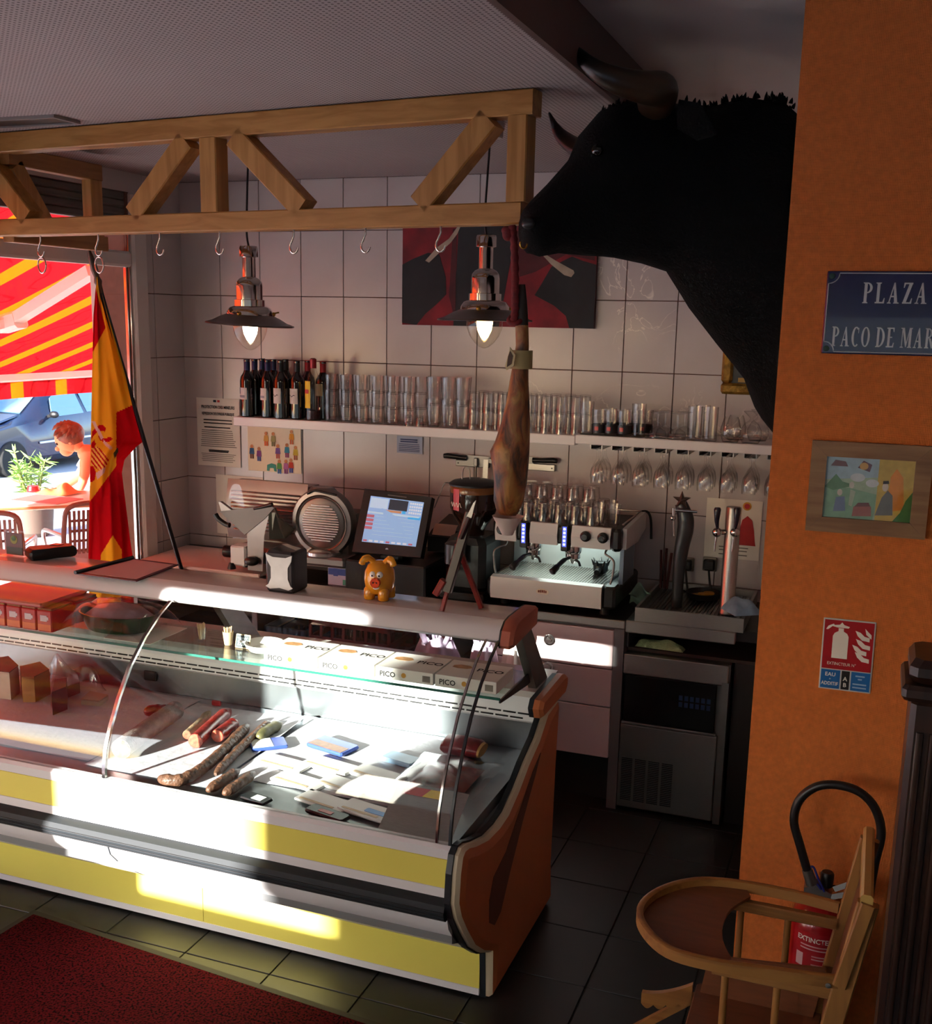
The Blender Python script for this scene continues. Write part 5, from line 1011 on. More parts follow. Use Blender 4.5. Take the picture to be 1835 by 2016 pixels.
for px, s in ((982, -1), (1208, 1)):
    p = onY(px, 1080, HY2); 
    part(em, 'steam_wand', MB().tube(bez([(p.x-s*.03, HY2+.02, 1.175), (p.x-s*.035, HY2-.005, 1.155), (p.x-s*.004, HY2-.02, 1.14), (p.x+s*.012, HY2-.03, 1.12), (p.x+s*.008, HY2-.032, 1.06), (p.x, HY2-.035, 1.025)], 5), .0048, 8), M_dsteel, smooth=60)
part(em, 'cup_rail', MB().tube([(X0, HY2+.03, 1.285), (X0, -.09, 1.285), (X1+.03, -.09, 1.285), (X1+.03, HY2+.03, 1.285)], .004, 8), M_chrome, smooth=60)
part(em, 'water_hose', MB().tube(bez([(X1+.035, -.09, 1.285), (X1+.06, -.07, 1.28), (X1+.075, -.06, 1.24), (X1+.08, -.055, 1.15)], 5), .006, 8), M_black, smooth=60)
# pitcher-like knocked parts: spare dark portafilter cluster on the grid
kn = onZ(1182, 1128, 1.018); 
sk = thing('spare_filter_holder', 'dark spiky spare filter holder lying on the right of the coffee machine grid', 'filter holder', (kn.x, kn.y, 1.018))
part(sk, 'cup', MB().lathe([(.026, 1.0185), (.034, 1.03), (.034, 1.06), (.028, 1.07), (.02, 1.066)], (kn.x, kn.y, 0), 20), M_black, smooth=40)
for k in range(7):
    a = k*2*PI/7; part(sk, 'prong', MB().tube([(kn.x+.03*math.cos(a), kn.y+.03*math.sin(a), 1.06), (kn.x+.045*math.cos(a), kn.y+.045*math.sin(a), 1.085)], [.009, .001], 8), M_black, smooth=60)
part(sk, 'grip', MB().tube([(kn.x, kn.y-.03, 1.04), (kn.x, kn.y-.075, 1.034)], [.012, .014], 10), M_black, smooth=60)
# glasses on top of the machine
m_cup = flip(tumbler(.034, .095, .82), .095).mesh('coffee_glass', M_glass, smooth=50); sp = []
for i in range(6):
    for j in range(3): sp.append((X0+.06+i*.075+(j % 2)*.012, -.45+j*.10, 1.2635))
place('coffee_glass', m_cup, sp, ['upturned glass on the coffee machine, %s from left in the %s row' % (ORD[k//3], ('front', 'middle', 'back')[k % 3]) for k in range(18)], 'upturned glasses on the coffee machine')
sp = [(X0+.06+i*.075+.03, -.36+.09*j, 1.2635+.096) for i in range(5) for j in range(2)]
place('coffee_glass', flip(tumbler(.032, .06, .85), .06).mesh('small_glass', M_glass, smooth=50), sp, ['small second-layer glass on the coffee machine, %s from left, %s row' % (ORD[k//2], ('front', 'back')[k % 2]) for k in range(10)], 'second layer of glasses on the machine')
m_lat = tumbler(.032, .10, .8).mesh('latte_glass', M_glass, smooth=50)
place('latte_glass', m_lat, [(X1-.095, -.42, 1.2635), (X1-.025, -.42, 1.2635), (X1-.06, -.33, 1.2635)], ['%s upright latte glass at the right end of the coffee machine' % w_ for w_ in ('front left', 'front right', 'rear')], 'upright glasses on the machine')
# ================================================================== meat slicer
sl_ = thing('meat_slicer', 'silver gravity meat slicer with a round ribbed blade cover', 'slicer', (.95, -.35, CT+.02))
SY = -.50
def SP(px, py, y=SY): return onY(px, py, y)
M_sil = mk('cast_aluminium', '#8f8b88', .38, .85, var=.05, scale=8); M_sil2 = mk('polished_aluminium', '#cfc6c0', .22, .95)
c = SP(637, 1028); RB = .168
def rdisc(prof, mat, name, parent=sl_, n=48, y=0): return part(parent, name, MB().lathe(prof, (c.x, SY+y, c.z), n, 'y'), mat, smooth=35)
rdisc([(.165, .03), (RB, .02), (RB, -.01), (.160, -.022), (.132, -.026), (.128, -.018), (.002, -.018)], M_sil, 'blade_guard')
rdisc([(.128, -.017), (.124, -.024), (.120, -.026), (.002, -.026)], mk('disc_grey', '#77726e', .35, .9), 'blade_disc')
for k in range(15):
    z = -.085+k*.0122; w = math.sqrt(max(.1005**2-z*z, 1e-4)); 
    part(sl_, 'blade_rib', MB().bbox(c.x-w, c.x+w, SY-.033, SY-.0255, c.z+z-.004, c.z+z+.004, .002), M_sil2)
part(sl_, 'guard_dark_ring', MB().lathe([(.132, -.027), (.138, -.030), (.138, -.024)], (c.x, SY, c.z), 48, 'y', cap=False), mk('bronze_dark', '#6a5a50', .35, .9), smooth=35)  # dark bronze ring around the blade disc
tp_ = SP(632, 962); part(sl_, 'sharpener_cap', MB().bbox(tp_.x-.07, tp_.x+.07, SY-.02, SY+.06, tp_.z-.05, tp_.z+.005, .02), M_sil)
part(sl_, 'sharpener_clip', MB().tube(bez([SP(605, 972, SY-.03), SP(618, 966, SY-.03), SP(640, 970, SY-.03), SP(662, 975, SY-.03)], 4), .006, 8), M_black, smooth=60)
# gauge plate with long ribs, leaning back
g0, g1 = SP(457, 1000, -.46), SP(588, 1000, -.46)
def gp(u, v): # u along x, v up
    x = .535+.46*u; z = 1.045+.30*v; y = -.46-.05*math.cos((v-.45)*2.0)+.06; return (x, y, z)
part(sl_, 'gauge_plate', MB().grid(gp, 10, 14), M_sil, smooth=60)
for k in range(11):
    v = .16+k*.064; part(sl_, 'gauge_rib', MB().tube([Vector(gp(u, v))-Vector((0, .004, 0)) for u in (.08+.012*(k-5)*-.2, .3, .6, .93)], .0055, 6), M_sil2, smooth=60)
part(sl_, 'gauge_backing', MB().box(.54, .99, -.40, -.30, 1.03, 1.33), M_sil, smooth=None)
# base casting
part(sl_, 'base', MB().bbox(.60, 1.22, -.50, -.10, CT+.055, CT+.135, .02), M_sil)
part(sl_, 'blade_plinth', MB().bbox(c.x-.10, c.x+.165, SY-.10, SY+.06, CT+.10, 1.03, .012), M_sil)
part(sl_, 'plinth_step', MB().lathe([(.09, 1.03), (.09, 1.045), (.07, 1.05)], (c.x+.02, SY-.03, 0), 28), M_sil2, smooth=40)
part(sl_, 'motor_block', MB().bbox(c.x+.02, c.x+.165, SY+.0, SY+.22, CT+.10, 1.22, .03), mk('slicer_dark', '#4a4644', .4, .5))
for x in (.65, 1.2):
    for y in (-.45, -.15): part(sl_, 'foot', MB().lathe([(.02, CT+.0205), (.014, CT+.06)], (x, y, 0), 12), M_black)
# control box with knobs
k0 = SP(472, 1094, -.56); part(sl_, 'control_box', MB().bbox(k0.x-.045, k0.x+.045, -.58, -.49, k0.z-.048, k0.z+.052, .008), mk('control_white', '#d9dcda', .35))
part(sl_, 'thickness_knob', MB().lathe([(.030, -.05), (.030, .0), (.026, .006)], (k0.x-.05, -.535, k0.z+.01), 20, 'x'), M_black, smooth=35)
p = SP(495, 1105, -.60); part(sl_, 'lock_knob', MB().sphere(p, .026, sc=(1.5, 1, .9)), M_black, smooth=60)
p = SP(456, 1108, -.58); part(sl_, 'stand_foot', MB().lathe([(.012, 0), (.02, -.02), (.022, -.03), (.004, -.032)], p, 14), M_black, smooth=40)
# carriage: angled product tray on an arm
A = [SP(428, 1002, -.58), SP(540, 995, -.58), SP(575, 1040, -.60), SP(510, 1070, -.58), SP(487, 1055, -.595)]
part(sl_, 'carriage_arm', MB().loft([[SP(485, 1018, -.595), SP(530, 1012, -.595), SP(530, 1012, -.56), SP(485, 1018, -.56)], [SP(487, 1060, -.595), SP(520, 1056, -.595), SP(520, 1056, -.56), SP(487, 1060, -.56)], [SP(488, 1122, -.58), SP(517, 1125, -.58), SP(517, 1125, -.55), SP(488, 1122, -.55)]]), M_sil)
part(sl_, 'product_tray', MB().prism([SP(432, 1007, -.60), SP(482, 1053, -.60), SP(520, 1022, -.60), SP(540, 1000, -.60), SP(528, 994, -.60), SP(490, 1000, -.60)], (0, .012, 0)), mk('tray_grey', '#6d6b69', .5, .8), smooth=None)
part(sl_, 'tray_side', MB().prism([SP(528, 995, -.60), SP(540, 1000, -.60), SP(548, 1020, -.58), SP(578, 1042, -.55), SP(560, 1060, -.55), SP(530, 1062, -.595)], (0.004, .01, 0)), mk('tray_olive', '#6a6a5c', .3, .8), smooth=None)
part(sl_, 'tray_flap', MB().prism([SP(430, 988, -.60), SP(434, 988, -.60), SP(455, 1004, -.60), SP(436, 1008, -.60)], (0, .02, 0)), M_sil, smooth=None)
part(sl_, 'push_handle', MB().tube(bez([SP(424, 1012, -.605), SP(430, 1022, -.605), SP(444, 1032, -.605), SP(452, 1034, -.605)], 4), .013, 10), M_black, smooth=60)
part(sl_, 'clear_guard', MB().grid(lambda u, v: Vector(SP(447+35*u, 1005-52*math.sin(PI*.5*(1-abs(2*u-1)**2))*v, -.55)), 10, 4), M_film, smooth=60)
part(sl_, 'hand_knob', MB().tube([SP(500, 1002, -.605), SP(536, 993, -.605)], [.006, .011], 8), M_black, smooth=60)
# ================================================================== till
tl = thing('till_monitor', 'black touch-screen till tilted on the back worktop, screen lit blue', 'monitor', (1.50, -.45, 1.035))
a_, b_, c_, d_ = onY(718, 962, -.50), onY(850, 979, -.50), onY(828, 1098, -.60), onY(693, 1086, -.60)
def quadpt(u, v, n=0.0):
    p = (a_*(1-u)+b_*u)*(1-v)+(d_*(1-u)+c_*u)*v; nn = (b_-a_).cross(d_-a_).normalized(); nn = nn if nn.y < 0 else -nn; return p+nn*n
def scr(u0, u1, v0, v1, n0_, n1_): return MB().loft([[quadpt(u0, v0, n_), quadpt(u1, v0, n_), quadpt(u1, v1, n_), quadpt(u0, v1, n_)] for n_ in (n0_, n1_)])
part(tl, 'housing', scr(0, 1, 0, 1, -.045, 0), M_black)
M_scr = mk('screen_blue', '#8fb2d8', .3, emit='#8fb6e4', estr=.55)
sn = part(tl, 'screen', scr(.115, .905, .10, .83, .0005, .0015), M_scr)
M_s2 = mk('screen_panel_dark', '#39404e', .3, emit='#3a414e', estr=.25); M_s3 = mk('screen_row', '#b8cfea', .3, emit='#b4cdec', estr=.55); M_s4 = mk('screen_red', '#b06a78', .3, emit='#b86a7c', estr=.5); M_s5 = mk('screen_key', '#d2dcec', .3, emit='#cfdcf0', estr=.5); M_s6 = mk('screen_cyan', '#3fa4dc', .3, emit='#3ca6e4', estr=.6); M_s7 = mk('screen_orange', '#c8926a', .3, emit='#c8926a', estr=.4)
def sblk(u0, u1, v0, v1, m): part(sn, 'screen_block', scr(.115+.79*u0, .115+.79*u1, .10+.73*v0, .10+.73*v1, .0016, .0022), m, smooth=None)
sblk(.37, .72, .02, .25, M_s2); sblk(.02, .35, .03, .25, M_s3); sblk(.33, .62, .26, .31, M_s7); sblk(.64, .70, .24, .31, M_s6); sblk(.0, .98, .33, .37, M_s3); sblk(.76, .99, .34, .41, M_s6)
for r_ in range(4):
    for q in range(6): sblk(.755+q*.04, .785+q*.04, .04+r_*.07, .085+r_*.07, M_s5)
for r_ in range(4): sblk(.0, .14, .40+r_*.085, .46+r_*.085, M_s4)
for r_ in range(6): sblk(.16, .90, .42+r_*.08, .425+r_*.08, M_s3)
for q in range(9): sblk(.02+q*.105, .09+q*.105, .945, .985, M_s5 if q % 4 else M_s4)
part(tl, 'key_lock', MB().lathe([(.008, 0), (.010, .006), (.004, .008)], quadpt(.50, .92, .0), 14, 'y'), M_chrome, smooth=40)
part(tl, 'maker_mark', MB().loft([[quadpt(u, v, n_) for u, v in ((.36, .045), (.64, .045), (.64, .06), (.36, .06))] for n_ in (.0003, .0009)]), mk('mark_grey', '#6a6a6c', .5), smooth=None)
st_ = (c_+d_)/2; part(tl, 'stand', MB().bbox(st_.x-.06, st_.x+.06, -.56, -.40, 1.031, 1.10, .015), M_black)
part(tl, 'stand_neck', MB().beam((st_.x, -.47, 1.08), (1.52, -.46, 1.20), .08, .03), M_black)
solo('cash_drawer', MB().bbox(1.285, 1.70, -.60, -.16, CT, 1.03, .008), mk('drawer_black', '#1a191a', .45), 'flat black cash drawer box under the till screen', 'cash drawer', (1.49, -.38, CT))
pr_ = thing('receipt_printer', 'black receipt printer with a paper slip right of the till', 'printer', (1.69, -.27, CT)); qa, qb = onY(842, 1060, -.32).x, 1.752
part(pr_, 'housing', MB().loft([[(qa, -.155, CT), (qb, -.155, CT), (qb, -.02, CT), (qa, -.02, CT)], [(qa, -.155, 1.04), (qb, -.155, 1.04), (qb, -.02, 1.04), (qa, -.02, 1.04)], [(qa, -.32, 1.045), (qb, -.32, 1.045), (qb, -.02, 1.045), (qa, -.02, 1.045)], [(qa, -.32, 1.12), (qb, -.32, 1.12), (qb, -.04, 1.18), (qa, -.04, 1.18)], [(qa+.01, -.29, 1.15), (qb-.01, -.29, 1.15), (qb-.01, -.06, 1.19), (qa+.01, -.06, 1.19)]]), M_black)
part(pr_, 'paper_slip', MB().grid(lambda u, v: (qa+.02+(qb-qa-.04)*u, -.315+.05*v, 1.128+.04*v+.012*math.sin(v*2.5)), 4, 6), mk('slip_cream', '#cfae98', .8), smooth=60)
bx = onZ(664, 1152, CT)
tb_ = thing('tissue_box', 'small blue and white carton between slicer and cash drawer', 'carton', (bx.x, bx.y, CT))
part(tb_, 'carton', MB().box(bx.x-.05, bx.x+.05, bx.y, bx.y+.07, CT, CT+.085), mk('carton_lilac', '#c9bfe0', .5), smooth=None)
part(tb_, 'carton_print', MB().box(bx.x-.048, bx.x+.048, bx.y-.001, bx.y-.0002, CT+.05, CT+.082).box(bx.x-.02, bx.x+.005, bx.y-.0018, bx.y-.0011, CT+.045, CT+.083), mk('carton_blue', '#3a55b0', .5), smooth=None)
part(tb_, 'carton_corner', MB().box(bx.x+.03, bx.x+.049, bx.y-.001, bx.y-.0002, CT+.003, CT+.03), mk('carton_green', '#4aa08a', .5), smooth=None)
# ================================================================== display case
LX0 = 0.10; RX = 2.555     # inner left / right limits of the case body
ca = thing('display_case', 'refrigerated deli display case with curved glass, yellow bands and orange end', 'display case', (1.35, -1.9, 0))
M_yel = mk('yellow_panel', '#ddd062', .35, var=.02, scale=3); M_cw = mk('case_white', '#d6d4d6', .35, var=.02, scale=4); M_bump = mk('bumper_grey', '#24282c', .6, spec=.2); M_or = mk('orange_moulding', '#b8663a', .5, var=.06, scale=6); M_cream = mk('cream_edge', '#cdbb9c', .5); M_trim = mk('black_trim', '#1e2126', .4); M_ctop = mk('case_top_cream', '#c2b9b4', .16, var=.02, scale=5); M_inox = mk('case_inox', '#8e9296', .34, .9, var=.12, scale=7)
F = -2.445
part(ca, 'front_rail', MB().profile([(F, .625), (F-.003, .655), (F+.008, .664), (F+.03, .664), (F+.03, .625)], LX0, RX), M_cw)
part(ca, 'yellow_band', MB().profile([(F-.002, .535), (F-.002, .6245), (F+.03, .6245), (F+.03, .535)], LX0, RX), M_yel)
part(ca, 'white_band', MB().profile([(F-.004, .505), (F-.004, .5345), (F+.03, .5345), (F+.03, .505)], LX0, RX), M_cw)
bp_ = [(F+.03, .44), (F+.03, .5045), (F-.018, .5045), (F-.036, .495), (F-.044, .475), (F-.040, .455), (F-.025, .442)]
bm = part(ca, 'bumper', MB().profile(bp_, LX0, RX), M_bump)
for z, y in ((.478, F-.0435), (.466, F-.0437), (.456, F-.0415)): part(bm, 'bumper_groove', MB().box(LX0, RX, y-.0012, y+.004, z-.0012, z+.0012), M_rub, smooth=None)
part(ca, 'front_belly', MB().profile([(F-.012, .4395), (F-.002, .405), (F+.035, .36), (F+.09, .305), (F+.16, .25), (F+.24, .205), (F+.28, .192), (F+.31, .192), (F+.31, .22), (F+.10, .33), (F+.03, .4395)], LX0, RX), M_cw, smooth=50)
SM = [(F-.012, .4385), (F-.002, .405), (F+.035, .36), (F+.09, .305), (F+.16, .25), (F+.24, .205), (F+.275, .194)]
part(ca, 'panel_seam', MB().profile([(y-.0012, z-.0012) for y, z in SM]+[(y+.004, z+.004) for y, z in SM][::-1], 1.352, 1.357), M_trim, smooth=None)
PX = 1.51
part(ca, 'plinth_panel', MB().box(LX0, PX-.0012, -2.160, -2.145, .036, .1915), M_yel, smooth=None); part(ca, 'plinth_panel', MB().box(PX+.0012, RX, -2.160, -2.145, .036, .1915), M_yel, smooth=None)
part(ca, 'plinth_strip', MB().box(LX0, RX, -2.162, -2.145, .012, .0355), M_cw, smooth=None)
part(ca, 'plinth_core', MB().box(LX0, RX, -2.144, -1.50, 0.0, .19), M_kick, smooth=None)
part(ca, 'tub', MB().profile([(F+.031, .34), (F+.031, .60), (-1.60, .60), (-1.60, .20), (-2.0, .20), (-2.14, .2)], LX0, RX), mk('tub_grey', '#6e7072', .6), smooth=None)
part(ca, 'deck', MB().box(LX0, RX-.01, F+.032, -1.605, .601, .640), M_inox, smooth=None)
part(ca, 'back_wall', MB().profile([(-1.60, .60), (-1.60, .744), (-1.575, .744), (-1.56, .60)], LX0, RX-.01), M_inox, smooth=None)
vr = part(ca, 'vent_rail', MB().profile([(-1.602, .745), (-1.612, .755), (-1.604, .80), (-1.60, .842), (-1.56, .842), (-1.56, .745)], LX0, RX-.01), M_cw, smooth=None)
vm = MB().box(-.024, .024, -.0022, .0015, -.0028, .0028).mesh('vent_slot', M_black)
k = 0; x = LX0+.03
while x < RX-.06:
    for r_ in range(2):
        o = bpy.data.objects.new('vent_slot', vm); COL.objects.link(o); o.parent = vr; o.location = (x+.028*r_-ca.location.x, -1.6105+.003*r_-ca.location.y, .763+.0165*r_)
    x += .056
part(ca, 'rear_top', MB().box(LX0, RX, -1.61, -1.335, .843, .866), M_ctop, smooth=None)
part(ca, 'rear_body', MB().box(LX0, RX, -1.559, -1.50, .19, .842), M_gfr, smooth=None)
part(ca, 'rear_doors', MB().box(LX0, RX, -1.499, -1.36, .19, .842), M_cw, smooth=None)
# glass shelf over the deck, with brackets
part(ca, 'glass_shelf', MB().box(LX0+.02, RX-.03, -1.93, -1.625, .937, .945), M_shelfglass, smooth=None)
part(ca, 'shelf_front_edge', MB().box(LX0+.02, RX-.03, -1.9325, -1.9302, .9365, .9455), M_greenedge, smooth=None)
for x in (RX-.035,): part(ca, 'shelf_bracket', MB().prism([(x, -1.62, .936), (x, -1.93, .936), (x, -1.93, .927), (x, -1.64, .897), (x, -1.60, .897)], (.006, 0, 0)), M_trim, smooth=None)
# ledge on slanting legs
LEDGE = [(-1.785, 1.18), (-1.785, 1.215), (-1.795, 1.22), (-1.955, 1.22), (-1.99, 1.214), (-2.015, 1.197), (-2.028, 1.168), (-2.020, 1.160), (-2.008, 1.172), (-1.99, 1.195), (-1.95, 1.20), (-1.80, 1.20)]
part(ca, 'ledge_top', MB().profile(LEDGE, LX0, RX-.005), M_ctop, smooth=40)
part(ca, 'ledge_lip', MB().profile([(-1.956, 1.2203), (-1.990, 1.2145), (-2.0155, 1.1975), (-2.029, 1.1675), (-2.0275, 1.167), (-2.0135, 1.196), (-1.989, 1.2130), (-1.956, 1.2190)], LX0, RX-.006), M_cw, smooth=40)
cap = [(-1.770, 1.165), (-1.765, 1.225), (-1.79, 1.232), (-1.95, 1.232), (-1.995, 1.226), (-2.028, 1.203), (-2.046, 1.160), (-2.035, 1.148)]
part(ca, 'ledge_end_seal', MB().profile(cap, RX-.005, RX+.001), M_trim); part(ca, 'ledge_end_cap', MB().loft([[(RX+.0012, y, z) for y, z in cap], [(RX+.03, y, z) for y, z in cap], [(RX+.042, -1.905+(y+1.905)*.93, 1.19+(z-1.19)*.85) for y, z in cap]]), mk('coral_cap', '#ac5a44', .45), smooth=30)
for x in (1.30, RX-.045):
    part(ca, 'ledge_leg', MB().prism([(x, -1.43, .866), (x, -1.57, .866), (x, -1.84, 1.20), (x, -1.735, 1.20)], (.03, 0, 0)), M_dsteel, smooth=None)
# curved front glass, two panes with chrome edge strips
GP = [(F+.012, .664), (F+.014, .70), (F+.026, .76), (F+.055, .83), (F+.10, .91), (F+.165, 1.0), (F+.25, 1.08), (F+.33, 1.135), (F+.405, 1.172)]
def glasspane(x0, x1):
    n = len(GP); inn = [(y+.006, z) for y, z in GP]; part(ca, 'curved_glass', MB().profile(GP+inn[::-1], x0, x1), M_caseglass, smooth=50)
glasspane(LX0, 1.327); glasspane(1.340, RX-.01)
def edge(x, w, mat, e=.004, name='glass_edge'): part(ca, name, MB().profile([(y-e, z) for y, z in GP]+[(y+.009, z) for y, z in GP][::-1], x, x+w), mat, smooth=50)
edge(1.3275, .012, M_chrome); edge(RX-.05, .007, M_chrome, .002); edge(RX-.0095, .008, M_trim, .002)
# right end panel
tr_ = [(-2.148, 0.0), (-2.165, .17), (-2.244, .213), (-2.332, .283), (-2.409, .376), (-2.462, .45), (-2.487, .51), (-2.478, .60), (-2.46, .652), (-2.43, .668), (-2.39, .662), (-2.333, .640), (-2.22, .608), (-2.114, .598), (-2.03, .604), (-1.93, .640), (-1.827, .692), (-1.704, .735), (-1.603, .80)]
back = [(-1.46, .80), (-1.475, .55), (-1.49, .18), (-1.50, 0.0)]
full = tr_+back
part(ca, 'end_trim', MB().profile(full, RX, RX+.018), M_trim, smooth=None)
def inset(poly, d):
    cx_ = sum(p[0] for p in poly)/len(poly); cz_ = sum(p[1] for p in poly)/len(poly); out = []
    for i, p in enumerate(poly):
        a, b = Vector(poly[i-1]+(0,)), Vector(poly[(i+1) % len(poly)]+(0,)); t_ = (b-a).normalized(); nrm = Vector((t_.y, -t_.x, 0)); q = Vector(p+(0,))
        if nrm.dot(Vector((cx_, cz_, 0))-q) < 0: nrm = -nrm
        out.append((p[0]+nrm.x*d, p[1]+nrm.y*d))
    return out
bo = inset(full, .006)
mb = MB(); R0 = [(RX+.0185, y, z) for y, z in bo]; R1 = [(RX+.030, y, z) for y, z in bo]; i2 = inset(full, .016); R2 = [(RX+.042, y, z) for y, z in i2]; i3 = inset(full, .04); R3 = [(RX+.052, y, z) for y, z in i3]
mb.m = 0; mb.loft([R0, R1, R2], cap=False); mb.m = 1; mb.loft([R2, R3], cap=False); mb.add(R3, [tuple(range(len(R3)))])
ep = part(ca, 'end_panel', mb, [M_cream, M_or], smooth=35)
# recessed swoosh on the end panel
sw = [(-2.22, .46), (-2.255, .40), (-2.25, .32), (-2.20, .285), (-2.14, .30), (-2.05, .40), (-1.93, .52), (-1.80, .63), (-1.74, .69), (-1.83, .655), (-1.98, .565), (-2.10, .49)]
part(ep, 'swoosh_recess', MB().profile([(y+.02, z) for y, z in sw], RX+.0521, RX+.0545), mk('swoosh_brown', '#5e3320', .6), smooth=None)
tc_ = [(-1.70, .806), (-1.72, .845), (-1.70, .872), (-1.42, .882), (-1.385, .872), (-1.385, .835), (-1.41, .806)]
part(ca, 'rear_cap_seal', MB().profile([(y, z) for y, z in tc_], RX+.001, RX+.018), M_trim, smooth=None)
part(ca, 'rear_cap', MB().loft([[(RX+.0185, y, z) for y, z in tc_], [(RX+.04, y, z) for y, z in tc_], [(RX+.054, -1.55+(y+1.55)*.95, .84+(z-.84)*.7) for y, z in tc_]]), M_or, smooth=30)
# ================================================================== what lies in the case
DZ = .640
M_wpaper = mk('greaseproof_paper', '#bdbcc2', .6, var=.05, scale=14, bump=.3, bscale=25)
def dpt(px, py, z=DZ): return onZ(px, py, z)
def sheet2(label, x0, x1, y0, y1, z=DZ, curl=.0, mat=None, name='paper_sheet'):
    return solo(name, MB().grid(lambda u, v: (x0+(x1-x0)*u, y0+(y1-y0)*v, z+.0012+.0035*abs(math.sin(5*u+2)*math.sin(4*v+1))+curl*(u**6)*(v**2)), 14, 10), mat or M_wpaper, label, 'paper', ((x0+x1)/2, (y0+y1)/2, z), smooth=60)
sheet2('white paper sheet under the cheeses at the left of the case', .30, 1.16, -2.30, -1.63)
sheet2('white paper sheet under the big grey sausage', 1.168, 1.66, -2.33, -1.66, curl=.02)
sheet2('white paper sheet in the sunlit right half of the case', 1.67, 2.36, -2.22, -1.64)
def sausage(label, pts, r, mat, wr=.10, cut=None, n=14, name='sausage', shrink=True):
    P = bez(pts, 7); N = len(P); rr = random.Random(len(label)*7); R_ = []
    for i in range(N):
        e = min(i, N-1-i); k = 1.0
        if shrink: k = min(1.0, .35+.25*e)
        if cut == 0 and i < N/2: k = 1.0
        if cut == 1 and i > N/2: k = 1.0
        R_.append(r*k*(1+wr*math.sin(i*1.9)*.4+rr.uniform(-wr, wr)*.4))
    t = thing(name, label, 'sausage', P[0]-Vector((0, 0, r)))
    part(t, 'casing', MB().tube(P, R_, n), mat, smooth=60)
    if cut is not None:
        i = 0 if cut == 0 else N-1; j = 1 if cut == 0 else N-2; d = (P[i]-P[j]).normalized(); part(t, 'cut_face', MB().tube([P[i]-d*.001, P[i]+d*.002], [R_[i]*.96, R_[i]*.93], n), mk('salami_cut', '#b5523c', .35, var=.55, scale=70), smooth=None)
    else:
        part(t, 'tied_end', MB().sphere(P[-1], r*.35), mk('sausage_string', '#c9b59a', .8), smooth=60)
    return t
M_sgrey = mk('mould_casing', '#7c6f6a', .55, var=.25, scale=35, bump=.3); M_sred = mk('chorizo_casing', '#7e1c16', .25, var=.35, scale=40, coat=.4); M_sbrn = mk('fuet_casing', '#5c3d2c', .5, var=.5, scale=45, bump=.7, bscale=60); M_stan = mk('tan_casing', '#8a765c', .5, var=.3, scale=40, bump=.4)
def dp(px, py, r): 
    p = onZ(px, py, DZ+r); p.z = DZ+r+.006; return p
r = .036; sausage('thick grey salami log with a cut end left of the chorizo', [dp(238, 1478, r), dp(285, 1443, r), dp(330, 1412, r), dp(352, 1396, r)], r, M_sgrey, .05, cut=0)
sausage('short dark red sausage piece behind the grey salami', [dp(284, 1405, .022), dp(310, 1400, .022), dp(330, 1402, .022)], .022, M_sred, .1)
sausage('slim tan sausage beside the red chorizo', [dp(368, 1450, .017), dp(392, 1428, .017), dp(413, 1405, .017)], .017, M_stan, .08, cut=0)
sausage('glossy red chorizo log with a cut face', [dp(385, 1462, .028), dp(420, 1430, .028), dp(452, 1402, .028)], .027, M_sred, .06, cut=0)
sausage('short chorizo stub with an orange cut face', [dp(428, 1452, .025), dp(450, 1436, .025), dp(464, 1426, .025)], .025, M_sred, .06, cut=0)
sausage('long crooked brown dry sausage at the front of the case', [dp(312, 1536, .02), dp(350, 1540, .02), dp(390, 1522, .02), dp(430, 1490, .02), dp(465, 1455, .02), dp(488, 1432, .02)], .020, M_sbrn, .12)
sausage('second long brown dry sausage right of the crooked one', [dp(424, 1528, .015), dp(450, 1500, .015), dp(485, 1465, .015), dp(515, 1438, .015), dp(530, 1425, .015)], .0155, M_sbrn, .12)
sausage('short brown dry sausage at the front glass', [dp(408, 1560, .017), dp(440, 1540, .017), dp(470, 1520, .017)], .0175, M_sbrn, .12)
sausage('brown dry sausage wrapped in film at the front glass', [dp(440, 1566, .017), dp(470, 1548, .017), dp(500, 1525, .017)], .0175, M_sbrn, .12)
sausage('dark olive sausage end with a string behind the dry sausages', [dp(508, 1455, .021), dp(530, 1440, .021), dp(552, 1428, .021)], .021, mk('olive_casing', '#5e5a3a', .4, var=.35, scale=40), .06)
# cheeses
def wedge(name, label, poly, h, mats, cat='cheese', top=None):   # poly on the deck in pixels
    P = [dpt(*q) for q in poly]; c0 = sum(P, Vector())/len(P); t = thing(name, label, cat, (c0.x, c0.y, DZ))
    b0 = [Vector((p.x, p.y, DZ+.003)) for p in P]; rings = [b0, [p+Vector((0, 0, h*.1)) for p in b0], [c0*0+Vector((p.x, p.y, DZ+h*.94)) for p in P], [Vector((c0.x+(p.x-c0.x)*.95, c0.y+(p.y-c0.y)*.95, DZ+h)) for p in P]]
    part(t, 'paste', MB().loft(rings), mats[0], smooth=25)
    if len(mats) > 1: part(t, 'rind', MB().loft([[Vector((c0.x+(p.x-c0.x)*.99, c0.y+(p.y-c0.y)*.99, DZ+h+e)) for p in P] for e in (.0005, .004)]), mats[1], smooth=25)
    return t
M_chw = mk('white_cheese', '#b7ab9c', .6, var=.1, scale=20); M_cht = mk('tan_cheese', '#a8804a', .5, var=.15, scale=14); M_chk = mk('black_rind', '#1c191a', .5, var=.3, scale=20); M_chr = mk('grey_rind', '#5a4c46', .6, var=.2, scale=20)
wedge('cheese_wedge', 'white-faced cheese wedge at the far left of the case', [(-8, 1375), (22, 1380), (40, 1365), (20, 1345), (-8, 1350)], .115, [M_chw, M_chr])
